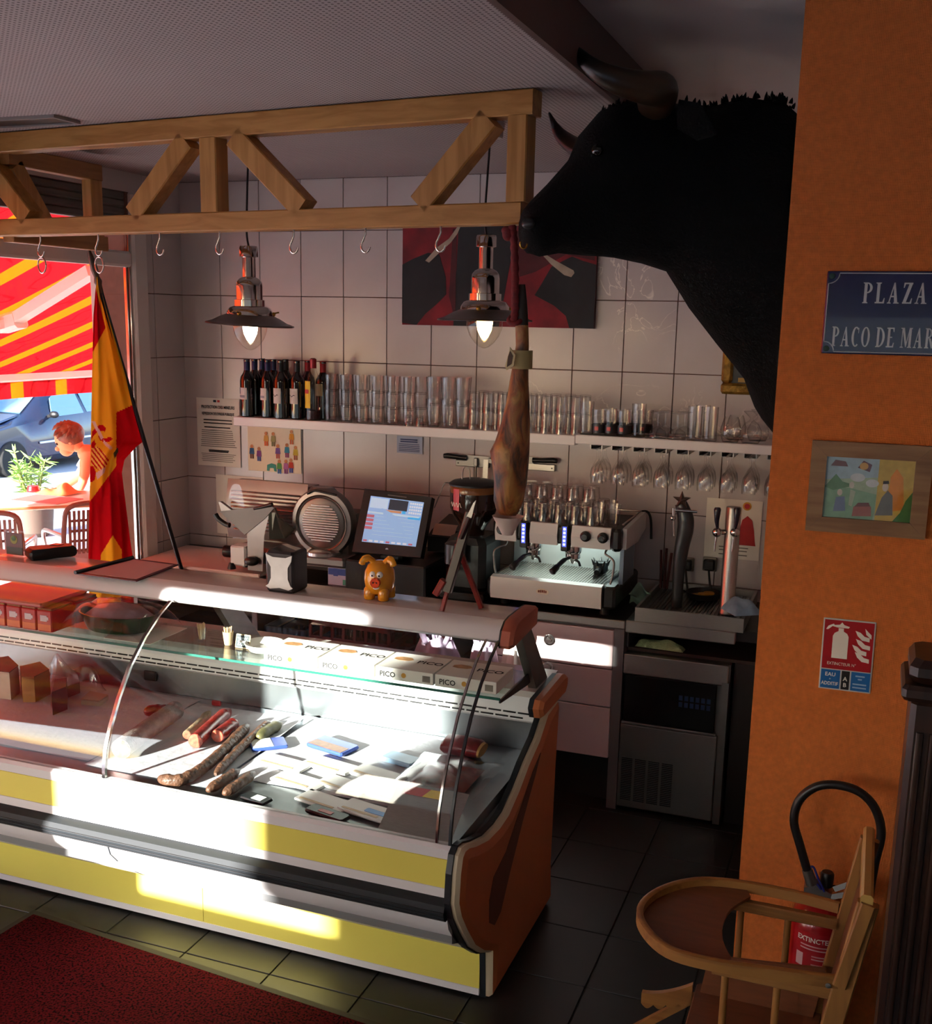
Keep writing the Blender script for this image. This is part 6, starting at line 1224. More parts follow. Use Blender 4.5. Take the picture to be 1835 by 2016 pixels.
wedge('cheese_wedge', 'tan hard cheese block beside the white cheese', [(46, 1384), (70, 1384), (100, 1368), (82, 1352), (42, 1362)], .105, [M_cht, mk('tan_rind', '#80602f', .6, var=.2, scale=15)])
wedge('cheese_wedge', 'narrow black-rind cheese wedge standing upright', [(104, 1410), (133, 1398), (134, 1378), (110, 1382)], .095, [M_chk])
wedge('cheese_wedge', 'small film-wrapped cheese wedge behind the black one', [(132, 1376), (158, 1366), (154, 1352), (136, 1354)], .05, [M_chr, M_film])
wedge('cheese_slice', 'flat cut cheese slice lying right of the black wedge', [(160, 1388), (196, 1392), (214, 1380), (178, 1372)], .022, [M_chw, mk('pale_tan', '#b9a88e', .6)])
wr0 = dpt(118, 1362); solo('film_wrap', MB().grid(lambda u, v: (wr0.x-.17+.34*u, wr0.y+.02+.05*v+.02*math.sin(9*u), DZ+.004+.15*math.sin(PI*u)**.5*math.sin(PI*min(1, v*.9+.1))*(.8+.2*math.sin(13*u+6*v))), 26, 14), M_film, 'crumpled clear film behind the cheeses', 'film', (wr0.x, wr0.y, DZ), smooth=60)
# packets
def packet(label, px, py, w, d, h, mat, rz=0., name='meat_packet', extra=None, cat='packet', tilt=0.0, z=None):
    z = DZ+.006 if z is None else z
    p = onZ(px, py, z); t = thing(name, label, cat, (p.x, p.y, z), rz)
    part(t, 'wrapper', MB().bbox(-w/2, w/2, -d/2, d/2, 0, h, min(.006, h*.4)), mat, world=False)
    for (x0, x1, y0, y1, m) in (extra or []): part(t, 'printed_patch', MB().box(x0*w, x1*w, y0*d, y1*d, h+.0003, h+.0012), m, smooth=None, world=False)
    return t
M_pkw = mk('packet_white', '#e4e2de', .4); M_pkb = mk('packet_blue', '#3c55a8', .35); M_pkbr = mk('packet_meat', '#7a5234', .4, var=.4, scale=60); M_pkd = mk('packet_dark', '#17181c', .3)
packet('blue and white packet behind the long dry sausages', 528, 1468, .13, .09, .012, M_pkb, .7, extra=[(-.45, .1, -.45, .45, M_pkw)])
packet('packet of brown sliced meat with a blue header in the sun', 655, 1472, .17, .10, .014, M_pkb, -.25, extra=[(-.45, .45, -.45, .0, M_pkbr)])
packet('pale blue packet edge right of the sliced meat', 790, 1500, .13, .07, .018, mk('packet_sky', '#9fc0de', .4), -.2)
for k, (px, py, rz_) in enumerate(((560, 1505, -.15), (650, 1510, -.2), (745, 1530, -.22), (590, 1540, -.2), (680, 1550, -.24), (765, 1568, -.22), (640, 1580, -.22), (725, 1600, -.2))):
    packet('flat white sunlit packet, %s from the back in the %s column' % (ORD[(0, 0, 0, 1, 1, 1, 2, 2)[k]], ('left', 'middle', 'right', 'left', 'middle', 'right', 'left', 'right')[k]), px, py, .19, .085, .008+.003*(k % 3), M_pkw, rz_, extra=[(-.42, .3, -.40, -.28, mk('packet_tan', '#cdb48c', .5))]).__setitem__('group', 'white packets in rows')
packet('dark round-cornered packet with a white emblem at the front glass', 505, 1575, .10, .05, .01, M_pkd, -.2, extra=[(-.1, .3, -.3, .3, M_pkw)])
packet('dark packet with a red mark at the front glass', 645, 1606, .15, .05, .014, M_pkd, -.22, extra=[(-.2, .15, -.25, .1, M_red)])
packet('white packet with a bright blue edge near the front glass', 760, 1612, .16, .03, .012, mk('packet_azure', '#3f8fe0', .35), -.2)
hz = dpt(880, 1535); hb_ = thing('ham_bag', 'clear vacuum bag of dark red sliced ham at the right of the case', 'packet', (hz.x, hz.y, DZ))
part(hb_, 'ham_slices', MB().grid(lambda u, v: (hz.x-.10+.20*u, hz.y-.10+.20*v, DZ+.012+.028*math.sin(PI*u)**.6*math.sin(PI*v)**.6*(.7+.3*math.sin(8*u+6*v))), 18, 18), mk('dark_ham', '#742c26', .35, var=.5, scale=30), smooth=60)
part(hb_, 'vacuum_bag', MB().grid(lambda u, v: (hz.x-.15+.30*u, hz.y-.15+.31*v, DZ+.016+.036*math.sin(PI*u)**.6*math.sin(PI*v)**.6*(.75+.25*math.sin(11*u+9*v))), 22, 22), M_film, smooth=60)
hp_ = dpt(912, 1488); ham2 = thing('ham_piece', 'dark red cut ham piece at the back right of the case', 'ham', (hp_.x, hp_.y, DZ))
part(ham2, 'meat', MB().loft([[Vector((hp_.x+x, hp_.y+.05*math.cos(a), DZ+.037+.035*s*math.sin(a))) for a in [k*2*PI/16 for k in range(16)]] for x, s in ((-.07, .6), (-.06, .95), (.0, 1.0), (.055, .9), (.07, .6))]), mk('cured_red', '#6e1a20', .35, var=.3, scale=30), smooth=50)
part(ham2, 'fat_edge', MB().loft([[Vector((hp_.x+x, hp_.y-.01+.052*math.cos(a), DZ+.037+.036*s*math.sin(a))) for a in [k*2*PI/16 for k in range(16)]] for x, s in ((.07, .65), (.078, .5))]), mk('fat', '#c89a5a', .4), smooth=50)
# low steel front plate with a red and yellow label
fp = [dpt(770, 1655, .645), dpt(893, 1672, .645)]
ip = thing('case_insert', 'sloping grey steel insert with a red and yellow label inside the front glass', 'panel', (2.40, -2.35, DZ))
part(ip, 'plate', MB().prism([(2.30, -2.40, .643), (2.535, -2.40, .643), (2.535, -2.24, .735), (2.30, -2.24, .735)], (0, .004, .003)), M_steel, smooth=None)
part(ip, 'label', MB().prism([(2.325, -2.2715, .7195), (2.45, -2.2715, .7195), (2.45, -2.2455, .7345), (2.325, -2.2455, .7345)], (0, -.0007, .0012)), M_red, smooth=None)
part(ip, 'label_yellow', MB().prism([(2.395, -2.2725, .7207), (2.45, -2.2725, .7207), (2.45, -2.2475, .7353), (2.415, -2.2475, .7353)], (0, -.0007, .0012)), M_laby, smooth=None)
tg = dpt(428, 1390); solo('price_tag', MB().bbox(tg.x-.02, tg.x+.02, tg.y-.012, tg.y, DZ+.004, DZ+.024, .003), mk('tag_red', '#b03034', .4), 'small red price tag behind the chorizo', 'price tag', (tg.x, tg.y, DZ))
vt_ = onY(297, 1330, -1.603); solo('label_plate', MB().bbox(vt_.x-.03, vt_.x+.03, -1.611, -1.6005, vt_.z-.02, vt_.z+.02, .003), mk('dark_label', '#3a2c28', .5), 'small dark label plate on the steel back of the case', 'label', (vt_.x, -1.605, vt_.z-.02))
# ---- on the glass shelf
GZ2 = .9458
M_pico = mk('box_print_white', '#ddd8d0', .5); M_bread = mk('box_print_bread', '#b98a5c', .5, var=.3, scale=40)
edges_px = [(552, 1312), (655, 1327), (760, 1348), (868, 1366), (992, 1386)]
ex = [onZ(px, py-14, GZ2).x for px, py in edges_px]; ex = [1.62, 1.84, 2.06, 2.28, 2.505]
for k in range(4):
    y0 = -1.905+.0*k; x0, x1 = ex[k]+.003, ex[k+1]-.003; ym = -1.73; hB = .042
    t = thing('breadstick_box', ['leftmost', 'second', 'third', 'rightmost'][k]+' white breadstick box in the row on the glass shelf', 'box', ((x0+x1)/2, (y0+ym)/2, GZ2), group='breadstick boxes on the glass shelf')
    part(t, 'carton', MB().bbox(x0, x1, y0, ym, GZ2, GZ2+hB, .0015), M_pico)
    part(t, 'front_text', text_mb('PICO', .026, (x0+.015, y0-.0006, GZ2+.010), (1, 0, 0), (0, 0, 1), bold=.0006), M_ink, smooth=None)
    part(t, 'top_text', text_mb('PICO', .042, (x0+.115, y0+.085, GZ2+hB+.0006), (1, 0, 0), (0, 1, 0), bold=.001), M_ink, smooth=None)
    part(t, 'top_picture', MB().prism([(x0+.025+.07*a, y0+.09+.04*b, GZ2+hB+.0003) for a, b in ((0, .2), (.3, 0), (.8, .1), (1, .5), (.8, .95), (.3, 1), (0, .7))], (0, 0, .0008)), M_bread, smooth=None)
    part(t, 'front_seal', MB().lathe([(.009, 0), (.009, -.001), (.002, -.0012)], (x0+.105, y0-.0003, GZ2+.021), 12, 'y'), mk('seal_gold', '#c08a2a', .4), smooth=None)
    part(t, 'barcode', MB().box(x1-.04, x1-.012, y0-.0009, y0-.0003, GZ2+.008, GZ2+.03), M_grey, smooth=None)
wd = onZ(533, 1288, GZ2)
ds = thing('white_dish', 'small white eared gratin dish on the glass shelf', 'dish', (1.555, -1.79, GZ2))
part(ds, 'bowl', MB().lathe([(.045, 0), (.055, .004), (.072, .028), (.074, .032), (.069, .032), (.052, .008), (.002, .006)], (1.555, -1.79, GZ2), 30), mk('white_ceramic', '#dad6ce', .2, coat=.4), smooth=50)
for s in (-1, 1): part(ds, 'ear', MB().lathe([(.022, .024), (.024, .028), (.022, .031), (.002, .031)], (1.555+s*.082, -1.79, GZ2), 18, sy=.9), mk('white_ceramic', '#dad6ce', .2), smooth=50)
for k, (px, lab, m_) in enumerate(((400, 'left small glass of toothpicks on the glass shelf', '#c9a878'), (445, 'right small cup of wooden sticks on the glass shelf', '#d6b98a'))):
    x = (1.278, 1.395)[k]; t = thing('toothpick_glass', lab, 'glass', (x, -1.78, GZ2))
    part(t, 'cup', tumbler(.021, .052, .72).xf(Matrix.Translation((x, -1.78, GZ2))), M_glass if k == 0 else mk('stick_cup', '#c9ab80', .5), smooth=50)
    pk = MB(); rr = random.Random(k)
    for q in range(26):
        a, rd = rr.uniform(0, 6.28), rr.uniform(0, .012); pk.beam((x+rd*.7*math.cos(a), -1.78+rd*.7*math.sin(a), GZ2+.008), (x+rd*1.4*math.cos(a), -1.78+rd*1.4*math.sin(a), GZ2+.066+rr.uniform(-.004, .004)), .0022, .0022)
    part(t, 'picks', pk, mk('pick_wood', '#d2b384', .7), smooth=None, kind='stuff')
sg = thing('price_board', 'tiny wooden-framed chalk price board on the glass shelf', 'price sign', (1.468, -1.80, GZ2))
R_ = Matrix.Translation((1.468, -1.80, GZ2)) @ Matrix.Rotation(math.radians(-14), 4, 'X')
part(sg, 'frame', MB().bbox(-.031, .031, -.004, .004, 0, .052, .003).xf(R_), mk('sign_frame', '#c9b48c', .6)); part(sg, 'slate', MB().box(-.027, .027, -.0052, -.0042, .004, .048).xf(R_), mk('slate', '#1c2a30', .6), smooth=None)
part(sg, 'chalk_text', text_mb('32,00', .02, (-.02, -.0058, .011), (1, 0, 0), (0, 0, 1), sx=.9, bold=.0003).xf(R_), mk('chalk', '#cfe0e6', .8), smooth=None)
part(sg, 'chalk_script', MB().tube([(-.02+.04*u, -.0058, .037+.004*math.sin(u*34)) for u in [q/40 for q in range(41)]], .0009, 4).xf(R_), mk('chalk', '#cfe0e6', .8), smooth=None)
# green oval casserole under film
gd = thing('green_casserole', 'dark green oval baking dish covered with cling film', 'dish', (.90, -1.775, GZ2)); gc = (.90, -1.775, GZ2)
part(gd, 'dish', MB().lathe([(.115, .002), (.135, .006), (.165, .068), (.168, .073), (.16, .073), (.13, .012), (.002, .01)], gc, 36, sy=.72), mk('green_glaze', '#1d3f22', .2, coat=.5), smooth=50)
part(gd, 'cling_film', MB().grid(lambda u, v: (gc[0]-.185+.38*u, gc[1]-.135+.27*v, GZ2+.07+.065*(math.sin(PI*u)*math.sin(PI*v))**.6*(.8+.2*math.sin(14*u+10*v)*math.cos(9*v))-.035*(abs(2*u-1)**6+abs(2*v-1)**6)), 34, 26), M_film, smooth=60)
part(gd, 'filling', MB().lathe([(.150, .05), (.10, .085), (.002, .10)], gc, 28, sy=.70), mk('pink_filling', '#b9929a', .5, var=.2, scale=20), smooth=60)
solo('napkin_sheet', MB().bbox(.92, 1.13, -1.90, -1.66, GZ2, GZ2+.0015, .0006), M_paper, 'white paper under the green baking dish', 'paper', (1.02, -1.78, GZ2)); gd.location.z += .002
# red cartons, tray-packed
M_crt = mk('carton_red', '#b5281c', .4); M_crt2 = mk('carton_orange', '#d8641e', .4); M_lid = mk('carton_lid', '#8a6a3c', .5, var=.3, scale=30)
for i in range(5):
    for j in range(2):
        x0, y0 = .33+i*.075, -1.925+j*.14
        t = thing('drink_carton', 'red and orange carton, %s from left in the %s row of the pack' % (ORD[i], ('front', 'back')[j]), 'carton', (x0+.035, y0+.06, GZ2), group='red cartons packed at the left of the shelf')
        part(t, 'carton', MB().bbox(x0, x0+.071, y0, y0+.13, GZ2, GZ2+.085, .004), M_crt)
        part(t, 'lower_band', MB().box(x0+.004, x0+.067, y0-.0012, y0-.0003, GZ2+.004, GZ2+.03), M_crt2, smooth=None)
        part(t, 'cup_print', MB().box(x0+.018, x0+.05, y0-.0016, y0-.0005, GZ2+.042, GZ2+.066).box(x0+.05, x0+.057, y0-.0016, y0-.0005, GZ2+.048, GZ2+.06), mk('print_white', '#d8cad0', .5), smooth=None)
        part(t, 'lid', MB().bbox(x0+.002, x0+.069, y0+.002, y0+.128, GZ2+.0855, GZ2+.093, .003), M_lid)
part(thing('red_tray', 'flat reddish plastic tray lying on the red cartons', 'tray', (.50, -1.80, GZ2+.094)), 'tray', MB().bbox(.30, .66, -1.93, -1.66, GZ2+.0945, GZ2+.112, .006), mk('tray_red', '#b8686a', .35))
# ================================================================== on the ledge
LZ = 1.221
nd = thing('napkin_dispenser', 'dark metal napkin dispenser with a white face on the ledge', 'napkin dispenser', (1.715, -1.90, LZ))
nx0, nx1, ny0, ny1 = 1.665, 1.775, -1.955, -1.85; M_nd = mk('dispenser_dark', '#3a3334', .3, .5)
part(nd, 'case', MB().bbox(nx0, nx1, ny0, ny1, LZ, LZ+.145, .008), M_nd)
fpz = [(.0, .02), (.012, .028), (.022, .05), (.022, .09), (.008, .112), (.002, .135), (.03, .125), (.08, .125), (.105, .135), (.102, .115), (.088, .09), (.088, .05), (.098, .028), (.107, .02), (.09, .012), (.055, .018), (.018, .012)]
part(nd, 'face_plate', MB().prism([(nx0+.002+x, ny0-.004, LZ+z) for x, z in fpz], (0, .003, 0)), mk('face_white', '#cfcac6', .5, var=.06, scale=30), smooth=None)
part(nd, 'napkins', MB().grid(lambda u, v: (nx0+.01+.09*u, ny0+.03+.04*v+.01*math.sin(7*u), LZ+.146+.018*math.sin(PI*u)*(1-v*.3)), 10, 5), M_paper, smooth=60)
# piggy figure
gx_, gy_ = 2.062, -1.872; M_pig = mk('pig_orange', '#d98e1a', .22, coat=.5, var=.05, scale=8); M_sno = mk('pig_snout', '#d4441c', .25, coat=.4)
pg = thing('piggy_bank', 'orange ceramic piggy bank with a red snout on the ledge', 'piggy bank', (gx_, gy_, LZ), rz=0)
part(pg, 'body', MB().lathe([(.020, .018), (.040, .022), (.050, .045), (.0525, .07), (.050, .095), (.040, .116), (.022, .128), (.003, .131)], (gx_, gy_, LZ), 32, sy=1.05), M_pig, smooth=60)
for sx in (-1, 1):
    for sy in (-1, 1): part(pg, 'leg', MB().lathe([(.017, 0), (.019, .004), (.019, .035), (.012, .045)], (gx_+sx*.026, gy_+sy*.026, LZ), 18), M_pig, smooth=50)
dv = (Vector(CAM)-Vector((gx_, gy_, LZ))); dv.z = 0; dv.normalize(); dv = (dv+Vector((-.25, -.05, 0))).normalized(); rv = Vector((-dv.y, dv.x, 0)); pc = Vector((gx_, gy_, LZ))
part(pg, 'snout', MB().tube([pc+dv*.045+Vector((0, 0, .066)), pc+dv*.066+Vector((0, 0, .066))], [.0175, .0165], 20), M_sno, smooth=50)
for s in (-1, 1):
    part(pg, 'nostril', MB().sphere(pc+dv*.0665+rv*.006*s+Vector((0, 0, .067)), .0026), M_ink, smooth=60)
    e = part(pg, 'eye', MB().sphere(pc+dv*.046+rv*.012*s+Vector((0, 0, .091)), .0115), mk('eye_white', '#e8e4dc', .3), smooth=60); part(e, 'pupil', MB().sphere(pc+dv*.0560+rv*.012*s+Vector((0, 0, .089)), .0035), M_ink, smooth=60)
    part(pg, 'ear', MB().tube(bez([pc+rv*.018*s+dv*.01+Vector((0, 0, .126)), pc+rv*.034*s+dv*.018+Vector((0, 0, .140)), pc+rv*.050*s+dv*.026+Vector((0, 0, .134)), pc+rv*.056*s+dv*.03+Vector((0, 0, .118))], 4), [.010]*4+[.013]*4+[.011]*4+[.004], 10, sy=.55), M_pig, smooth=60)
part(pg, 'smile', MB().tube([pc+dv*(.052-.002*abs(k))+rv*.0055*k+Vector((0, 0, .043+.0012*k*k)) for k in range(-3, 4)], .0034, 6), mk('eye_white', '#e8e4dc', .3), smooth=60)
# wooden knife stand with a ham knife
def KP(px, py, y=-1.89): return onY(px, py, y)
M_kst = mk('stained_red_wood', '#7e1a14', .35, var=.25, scale=30); M_kdk = mk('stained_dark_wood', '#2c1411', .35, var=.25, scale=30)
ks = thing('knife_stand', 'dark red wooden knife stand at the right end of the ledge', 'knife stand', (2.37, -1.90, LZ))
f1 = onZ(870, 1203, LZ+.002); f2 = onZ(948, 1197, LZ+.002)
part(ks, 'main_rail', MB().beam(KP(880, 1165, -1.93), KP(926, 1010, -1.90), .030, .022, side=(1, 0, 0), ch=.003), M_kdk)
part(ks, 'front_leg', MB().beam(f1, KP(882, 1160, -1.93), .014, .014, ch=.002), M_kst)
part(ks, 'rear_leg', MB().beam(f2, KP(900, 1070, -1.885), .016, .014, ch=.002), M_kst)
part(ks, 'rest_block', MB().beam(KP(858, 1170, -1.935), KP(874, 1142, -1.935), .022, .024, ch=.003), M_kst)
part(ks, 'side_rail', MB().beam(KP(905, 1085, -1.91), KP(932, 1010, -1.905), .010, .010, ch=.002), M_kst)
hk = thing('ham_knife', 'narrow ham knife resting blade up in the wooden stand', 'knife', KP(915, 1030, -1.92))
part(hk, 'blade', MB().prism([KP(918, 1018, -1.925), KP(928, 1020, -1.925), KP(937, 985, -1.925), KP(932, 990, -1.925)], (0, .002, 0)), M_steel, smooth=None)
part(hk, 'handle', MB().beam(KP(906, 1060, -1.926), KP(923, 1019, -1.926), .014, .012, ch=.003), mk('handle_wine', '#3a1216', .3))
# clipboard menu
q = [onZ(148, 1131, LZ), onZ(268, 1146, LZ), onZ(352, 1113, LZ), onZ(262, 1101, LZ)]
mnu = thing('menu_folder', 'open dark menu folder with a pinkish page on the ledge', 'menu', (sum(p.x for p in q)/4, sum(p.y for p in q)/4, LZ))
part(mnu, 'folder', MB().prism(q, (0, 0, .004)), mk('folder_plum', '#4a1f2c', .4), smooth=None)
cc = sum(q, Vector())/4; ip_ = [cc+(p-cc)*.86+(q[1]-q[0])*.02 for p in q]
part(mnu, 'page', MB().prism([p+Vector((0, 0, .0043)) for p in ip_], (0, 0, .001)), mk('page_pink', '#c9a6a6', .7), smooth=None)
part(mnu, 'spine', MB().tube([q[0]+Vector((0, 0, .007)), q[3]+Vector((0, 0, .007))], .0075, 8), mk('spine_dark', '#1d1118', .4), smooth=60)
# card terminal
tmx = thing('card_terminal', 'small black card terminal lying on the ledge', 'card terminal', (.635, -1.83, LZ))
part(tmx, 'shell', MB().loft([[Vector((.635, -1.83, LZ+z))+Vector((x*.045*s, (y*.09)*s, 0)) for x, y in ((-1, -.9), (-.8, -1), (.8, -1), (1, -.9), (1, -.2), (.8, .1), (.85, .8), (.6, 1), (-.6, 1), (-.85, .8), (-.8, .1), (-1, -.2))] for z, s in ((0, .92), (.01, 1), (.03, 1), (.042, .86))]).xf(Matrix.Translation((.635, -1.83, 0)) @ Matrix.Rotation(math.radians(-35), 4, 'Z') @ Matrix.Translation((-.635, 1.83, 0))), M_black, smooth=40)
part(tmx, 'display', MB().bbox(.615, .655, -1.815, -1.78, LZ+.0425, LZ+.044, .001), mk('display_dim', '#2a2c2e', .2))
# card in an acrylic stand
cs = thing('card_stand', 'clear acrylic stand holding a small red and black card', 'card stand', (.52, -1.88, LZ))
def CP(px, py): return onY(px, py, -1.875)
a0, a1 = CP(12, 1055), CP(47, 1092)
part(cs, 'acrylic', MB().box(a0.x-.012, a1.x+.012, -1.872, -1.869, LZ, LZ+.10).box(a0.x-.012, a1.x+.012, -1.91, -1.869, LZ, LZ+.003), M_pane, smooth=None)
part(cs, 'card', MB().box(a0.x, a1.x, -1.8785, -1.8765, LZ+.004, LZ+.092), mk('card_darkred', '#5a1418', .4), smooth=None)
part(cs, 'card_print', MB().box(a0.x+.003, a1.x-.003, -1.8797, -1.8787, LZ+.008, LZ+.035), M_black, smooth=None)
part(cs, 'card_emblem', MB().lathe([(.017, 0), (.017, -.001), (.002, -.0012)], ((a0.x+a1.x)/2, -1.8788, LZ+.065), 18, 'y'), mk('emblem_gold', '#8a8a2a', .5), smooth=None)
part(cs, 'card_emblem', MB().lathe([(.010, 0), (.010, -.001), (.002, -.0012)], ((a0.x+a1.x)/2, -1.88, LZ+.07), 14, 'y'), mk('emblem_green', '#3a6a3a', .5), smooth=None)
# ================================================================== flag on its pole
def pole_pt(t):  # t=0 top, 1 foot on the worktop
    a = onY(178, 503, -1.0); b = onY(357, 1102, -.585); b.z = CT+.001; return a+(b-a)*t
fg = thing('flag_pole', 'black pole with the red and yellow flag leaning by the window', 'flag', pole_pt(1))
M_pole = mk('pole_black', '#15171f', .35); M_fin = mk('finial_bronze', '#5a4438', .4, .5)
part(fg, 'pole', MB().tube([pole_pt(.10), pole_pt(1)], .0105, 12), M_pole, smooth=60)
d = (pole_pt(0)-pole_pt(1)).normalized()
part(fg, 'finial', MB().tube([pole_pt(.10)-d*.01, pole_pt(.085), pole_pt(.075), pole_pt(.068), pole_pt(.06), pole_pt(.04), pole_pt(.02), pole_pt(.0), pole_pt(-.03)], [.011, .013, .019, .016, .012, .017, .015, .012, .002], 14), M_fin, smooth=50)
LB = [(545, 190), (620, 184), (700, 182), (800, 180), (900, 178), (1000, 176), (1100, 174), (1190, 176), (1262, 178)]   # left outline: y, x
RBn = [(545, 192), (620, 212), (700, 236), (780, 258), (852, 279), (870, 281), (880, 268), (905, 245), (930, 240), (980, 246), (1060, 256), (1100, 262), (1190, 264), (1262, 258)]
def interp(tab, y):
    for (a, b), (c_2, d_2) in zip(tab, tab[1:]):
        if a <= y <= c_2: return b+(d_2-b)*(y-a)/(c_2-a)
    return tab[-1][1]
def fpoint(px, py, u):
    yp = -1.0+.42*min(1, max(0, (py-503)/600.)); y = -1.0+(yp+1.0)*u*(1 if py < 875 else max(.15, 1-(py-875)/120.))
    y += .022*math.sin(u*9+py*.012)+.012*math.sin(u*17+1)
    return onY(px, py, y)
RED, YEL = 0, 1
def fcol(px, py):
    # outlines read off the hanging cloth
    if py < 560+(px-183)*-.2+130 and px < 183+27*(py-545)/110.: 
        if py < 692-(px-183)*1.9: return RED
    fold = 226+ (py-900)*.0     # the front fold of the cloth
    rb = 822-(px-226)*.55 if px > 226 else 9999
    if px > 229 and py > 812-(px-229)*.45 and py < 925: return RED
    edge_y = 978-(px-178)*1.35
    if py > edge_y+8 and py < 1110:
        if py > 1062+(abs(px-222)*1.6)-8 and px < 240 and px > 198 and py > 1050: return YEL
        return RED
    if py >= 1110: return YEL if px < 238 else RED
    return YEL
def inside(px, py, poly):
    c_i = False; n_ = len(poly)
    for i in range(n_):
        (x1_, y1_), (x2_, y2_) = poly[i], poly[(i+1) % n_]
        if (y1_ > py) != (y2_ > py) and px < (x2_-x1_)*(py-y1_)/(y2_-y1_)+x1_: c_i = not c_i
    return c_i
CREST = [([(180, 829), (187, 830), (204, 862), (199, 866)], 2), ([(204, 866), (222, 882), (217, 886), (203, 872)], 2), ([(181, 850), (192, 838), (203, 837), (209, 843), (207, 850), (200, 848), (194, 848), (184, 858), (180, 866)], 0), ([(193, 858), (197, 856), (206, 864), (216, 860), (222, 863), (219, 868), (207, 872), (196, 866)], 0),
         ([(180, 872), (186, 866), (189, 874), (184, 884), (179, 880)], 0), ([(178, 918), (184, 918), (189, 930), (187, 944), (180, 950), (177, 950)], 0), ([(188, 932), (200, 924), (209, 918), (206, 930), (192, 944)], 2), ([(191, 935), (199, 930), (197, 938), (192, 941)], 4), ([(223, 893), (232, 880), (233, 889), (226, 903)], 4)]
SHIELD = [(180, 878), (194, 881), (206, 892), (215, 906), (209, 920), (195, 926), (179, 914)]
def crest(px, py):
    for poly, m in CREST:
        if inside(px, py, poly): return m
    if inside(px, py, SHIELD): return 0 if ((px-180)*.82-(py-880)*.62+40) % 7.0 < 3.2 else 3
    return None
mb = MB(); NU, NV = 90, 300; vs = []
for j in range(NV+1):
    py = 545+(1262-545)*j/NV; xl, xr = interp(LB, py), interp(RBn, py)
    for i in range(NU+1): vs.append(fpoint(xl+(xr-xl)*i/NU, py, i/NU))
fs = []; 
mb.v = [tuple(v) for v in vs]
for j in range(NV):
    for i in range(NU):
        py = 545+(1262-545)*(j+.5)/NV; xl, xr = interp(LB, py), interp(RBn, py); px = xl+(xr-xl)*(i+.5)/NU
        mb.f.append((j*(NU+1)+i, j*(NU+1)+i+1, (j+1)*(NU+1)+i+1, (j+1)*(NU+1)+i)); cr_ = crest(px, py) if 825 < py < 952 else None; mb.mi.append(fcol(px, py) if cr_ is None else cr_)
def clothmat(name, col):
    m = bpy.data.materials.new(name); m.use_nodes = True; n = m.node_tree.nodes; L = m.node_tree.links; n.clear()
    d_ = n.new('ShaderNodeBsdfDiffuse'); t_ = n.new('ShaderNodeBsdfTranslucent'); s_ = n.new('ShaderNodeMixShader'); s_.inputs[0].default_value = .35; o_ = n.new('ShaderNodeOutputMaterial')
    nz = n.new('ShaderNodeTexNoise'); nz.inputs['Scale'].default_value = 14; r_ = n.new('ShaderNodeValToRGB'); c0 = lin(col); r_.color_ramp.elements[0].color = tuple(x*.88 for x in c0[:3])+(1,); r_.color_ramp.elements[1].color = c0; L.new(nz.outputs[0], r_.inputs[0])
    L.new(r_.outputs[0], d_.inputs[0]); L.new(r_.outputs[0], t_.inputs[0]); L.new(d_.outputs[0], s_.inputs[1]); L.new(t_.outputs[0], s_.inputs[2]); L.new(s_.outputs[0], o_.inputs[0]); MATS[name] = m; return m
M_fr, M_fy = clothmat('flag_red', '#b5121c'), clothmat('flag_yellow', '#e6ae2a')
cloth = part(fg, 'cloth', mb, [M_fr, M_fy, clothmat('crest_white', '#d8bcb4'), clothmat('crest_gold', '#f0c860'), clothmat('crest_dark', '#4a3c2c')], smooth=70)
# ================================================================== orange wall: street sign, cartoon, fire signs
YS = YO-.0005
ss_ = thing('street_sign', 'dark blue enamel street name plate on the orange wall', 'sign', (3.62, YO-.003, 2.084))
X_0, X_1, Z_0, Z_1 = 3.438, 3.812, 2.085, 2.303
M_enam = mk('blue_enamel', '#14204e', .2, coat=.5); M_sw = mk('enamel_white', '#b9c0c4', .3)
part(ss_, 'plate', MB().bbox(X_0, X_1, YO-.008, YS, Z_0, Z_1, .003), M_enam)
yb_ = YO-.0083
nr = .027; m_ = .0055
def arcn(cx_, cz_, a0, a1, r_, n=8): return [(cx_+r_*math.cos(math.radians(a0+(a1-a0)*k/n)), cz_+r_*math.sin(math.radians(a0+(a1-a0)*k/n))) for k in range(n+1)]
out = arcn(X_0+m_, Z_0+m_, 90, 0, nr)+arcn(X_1-m_, Z_0+m_, 180, 90, nr)+arcn(X_1-m_, Z_1-m_, 270, 180, nr)+arcn(X_0+m_, Z_1-m_, 0, -90, nr)
part(ss_, 'border_line', MB().tube([(x, yb_, z) for x, z in out+out[:1]], .0016, 6), M_sw, smooth=60)
for x in (X_0+.013, X_1-.013):
    for z in (Z_0+.013, Z_1-.013): part(ss_, 'screw', MB().lathe([(.008, 0), (.007, -.003), (.002, -.004)], (x, YO-.008, z), 14, 'y'), mk('screw_green', '#24423c', .5, .4), smooth=50)
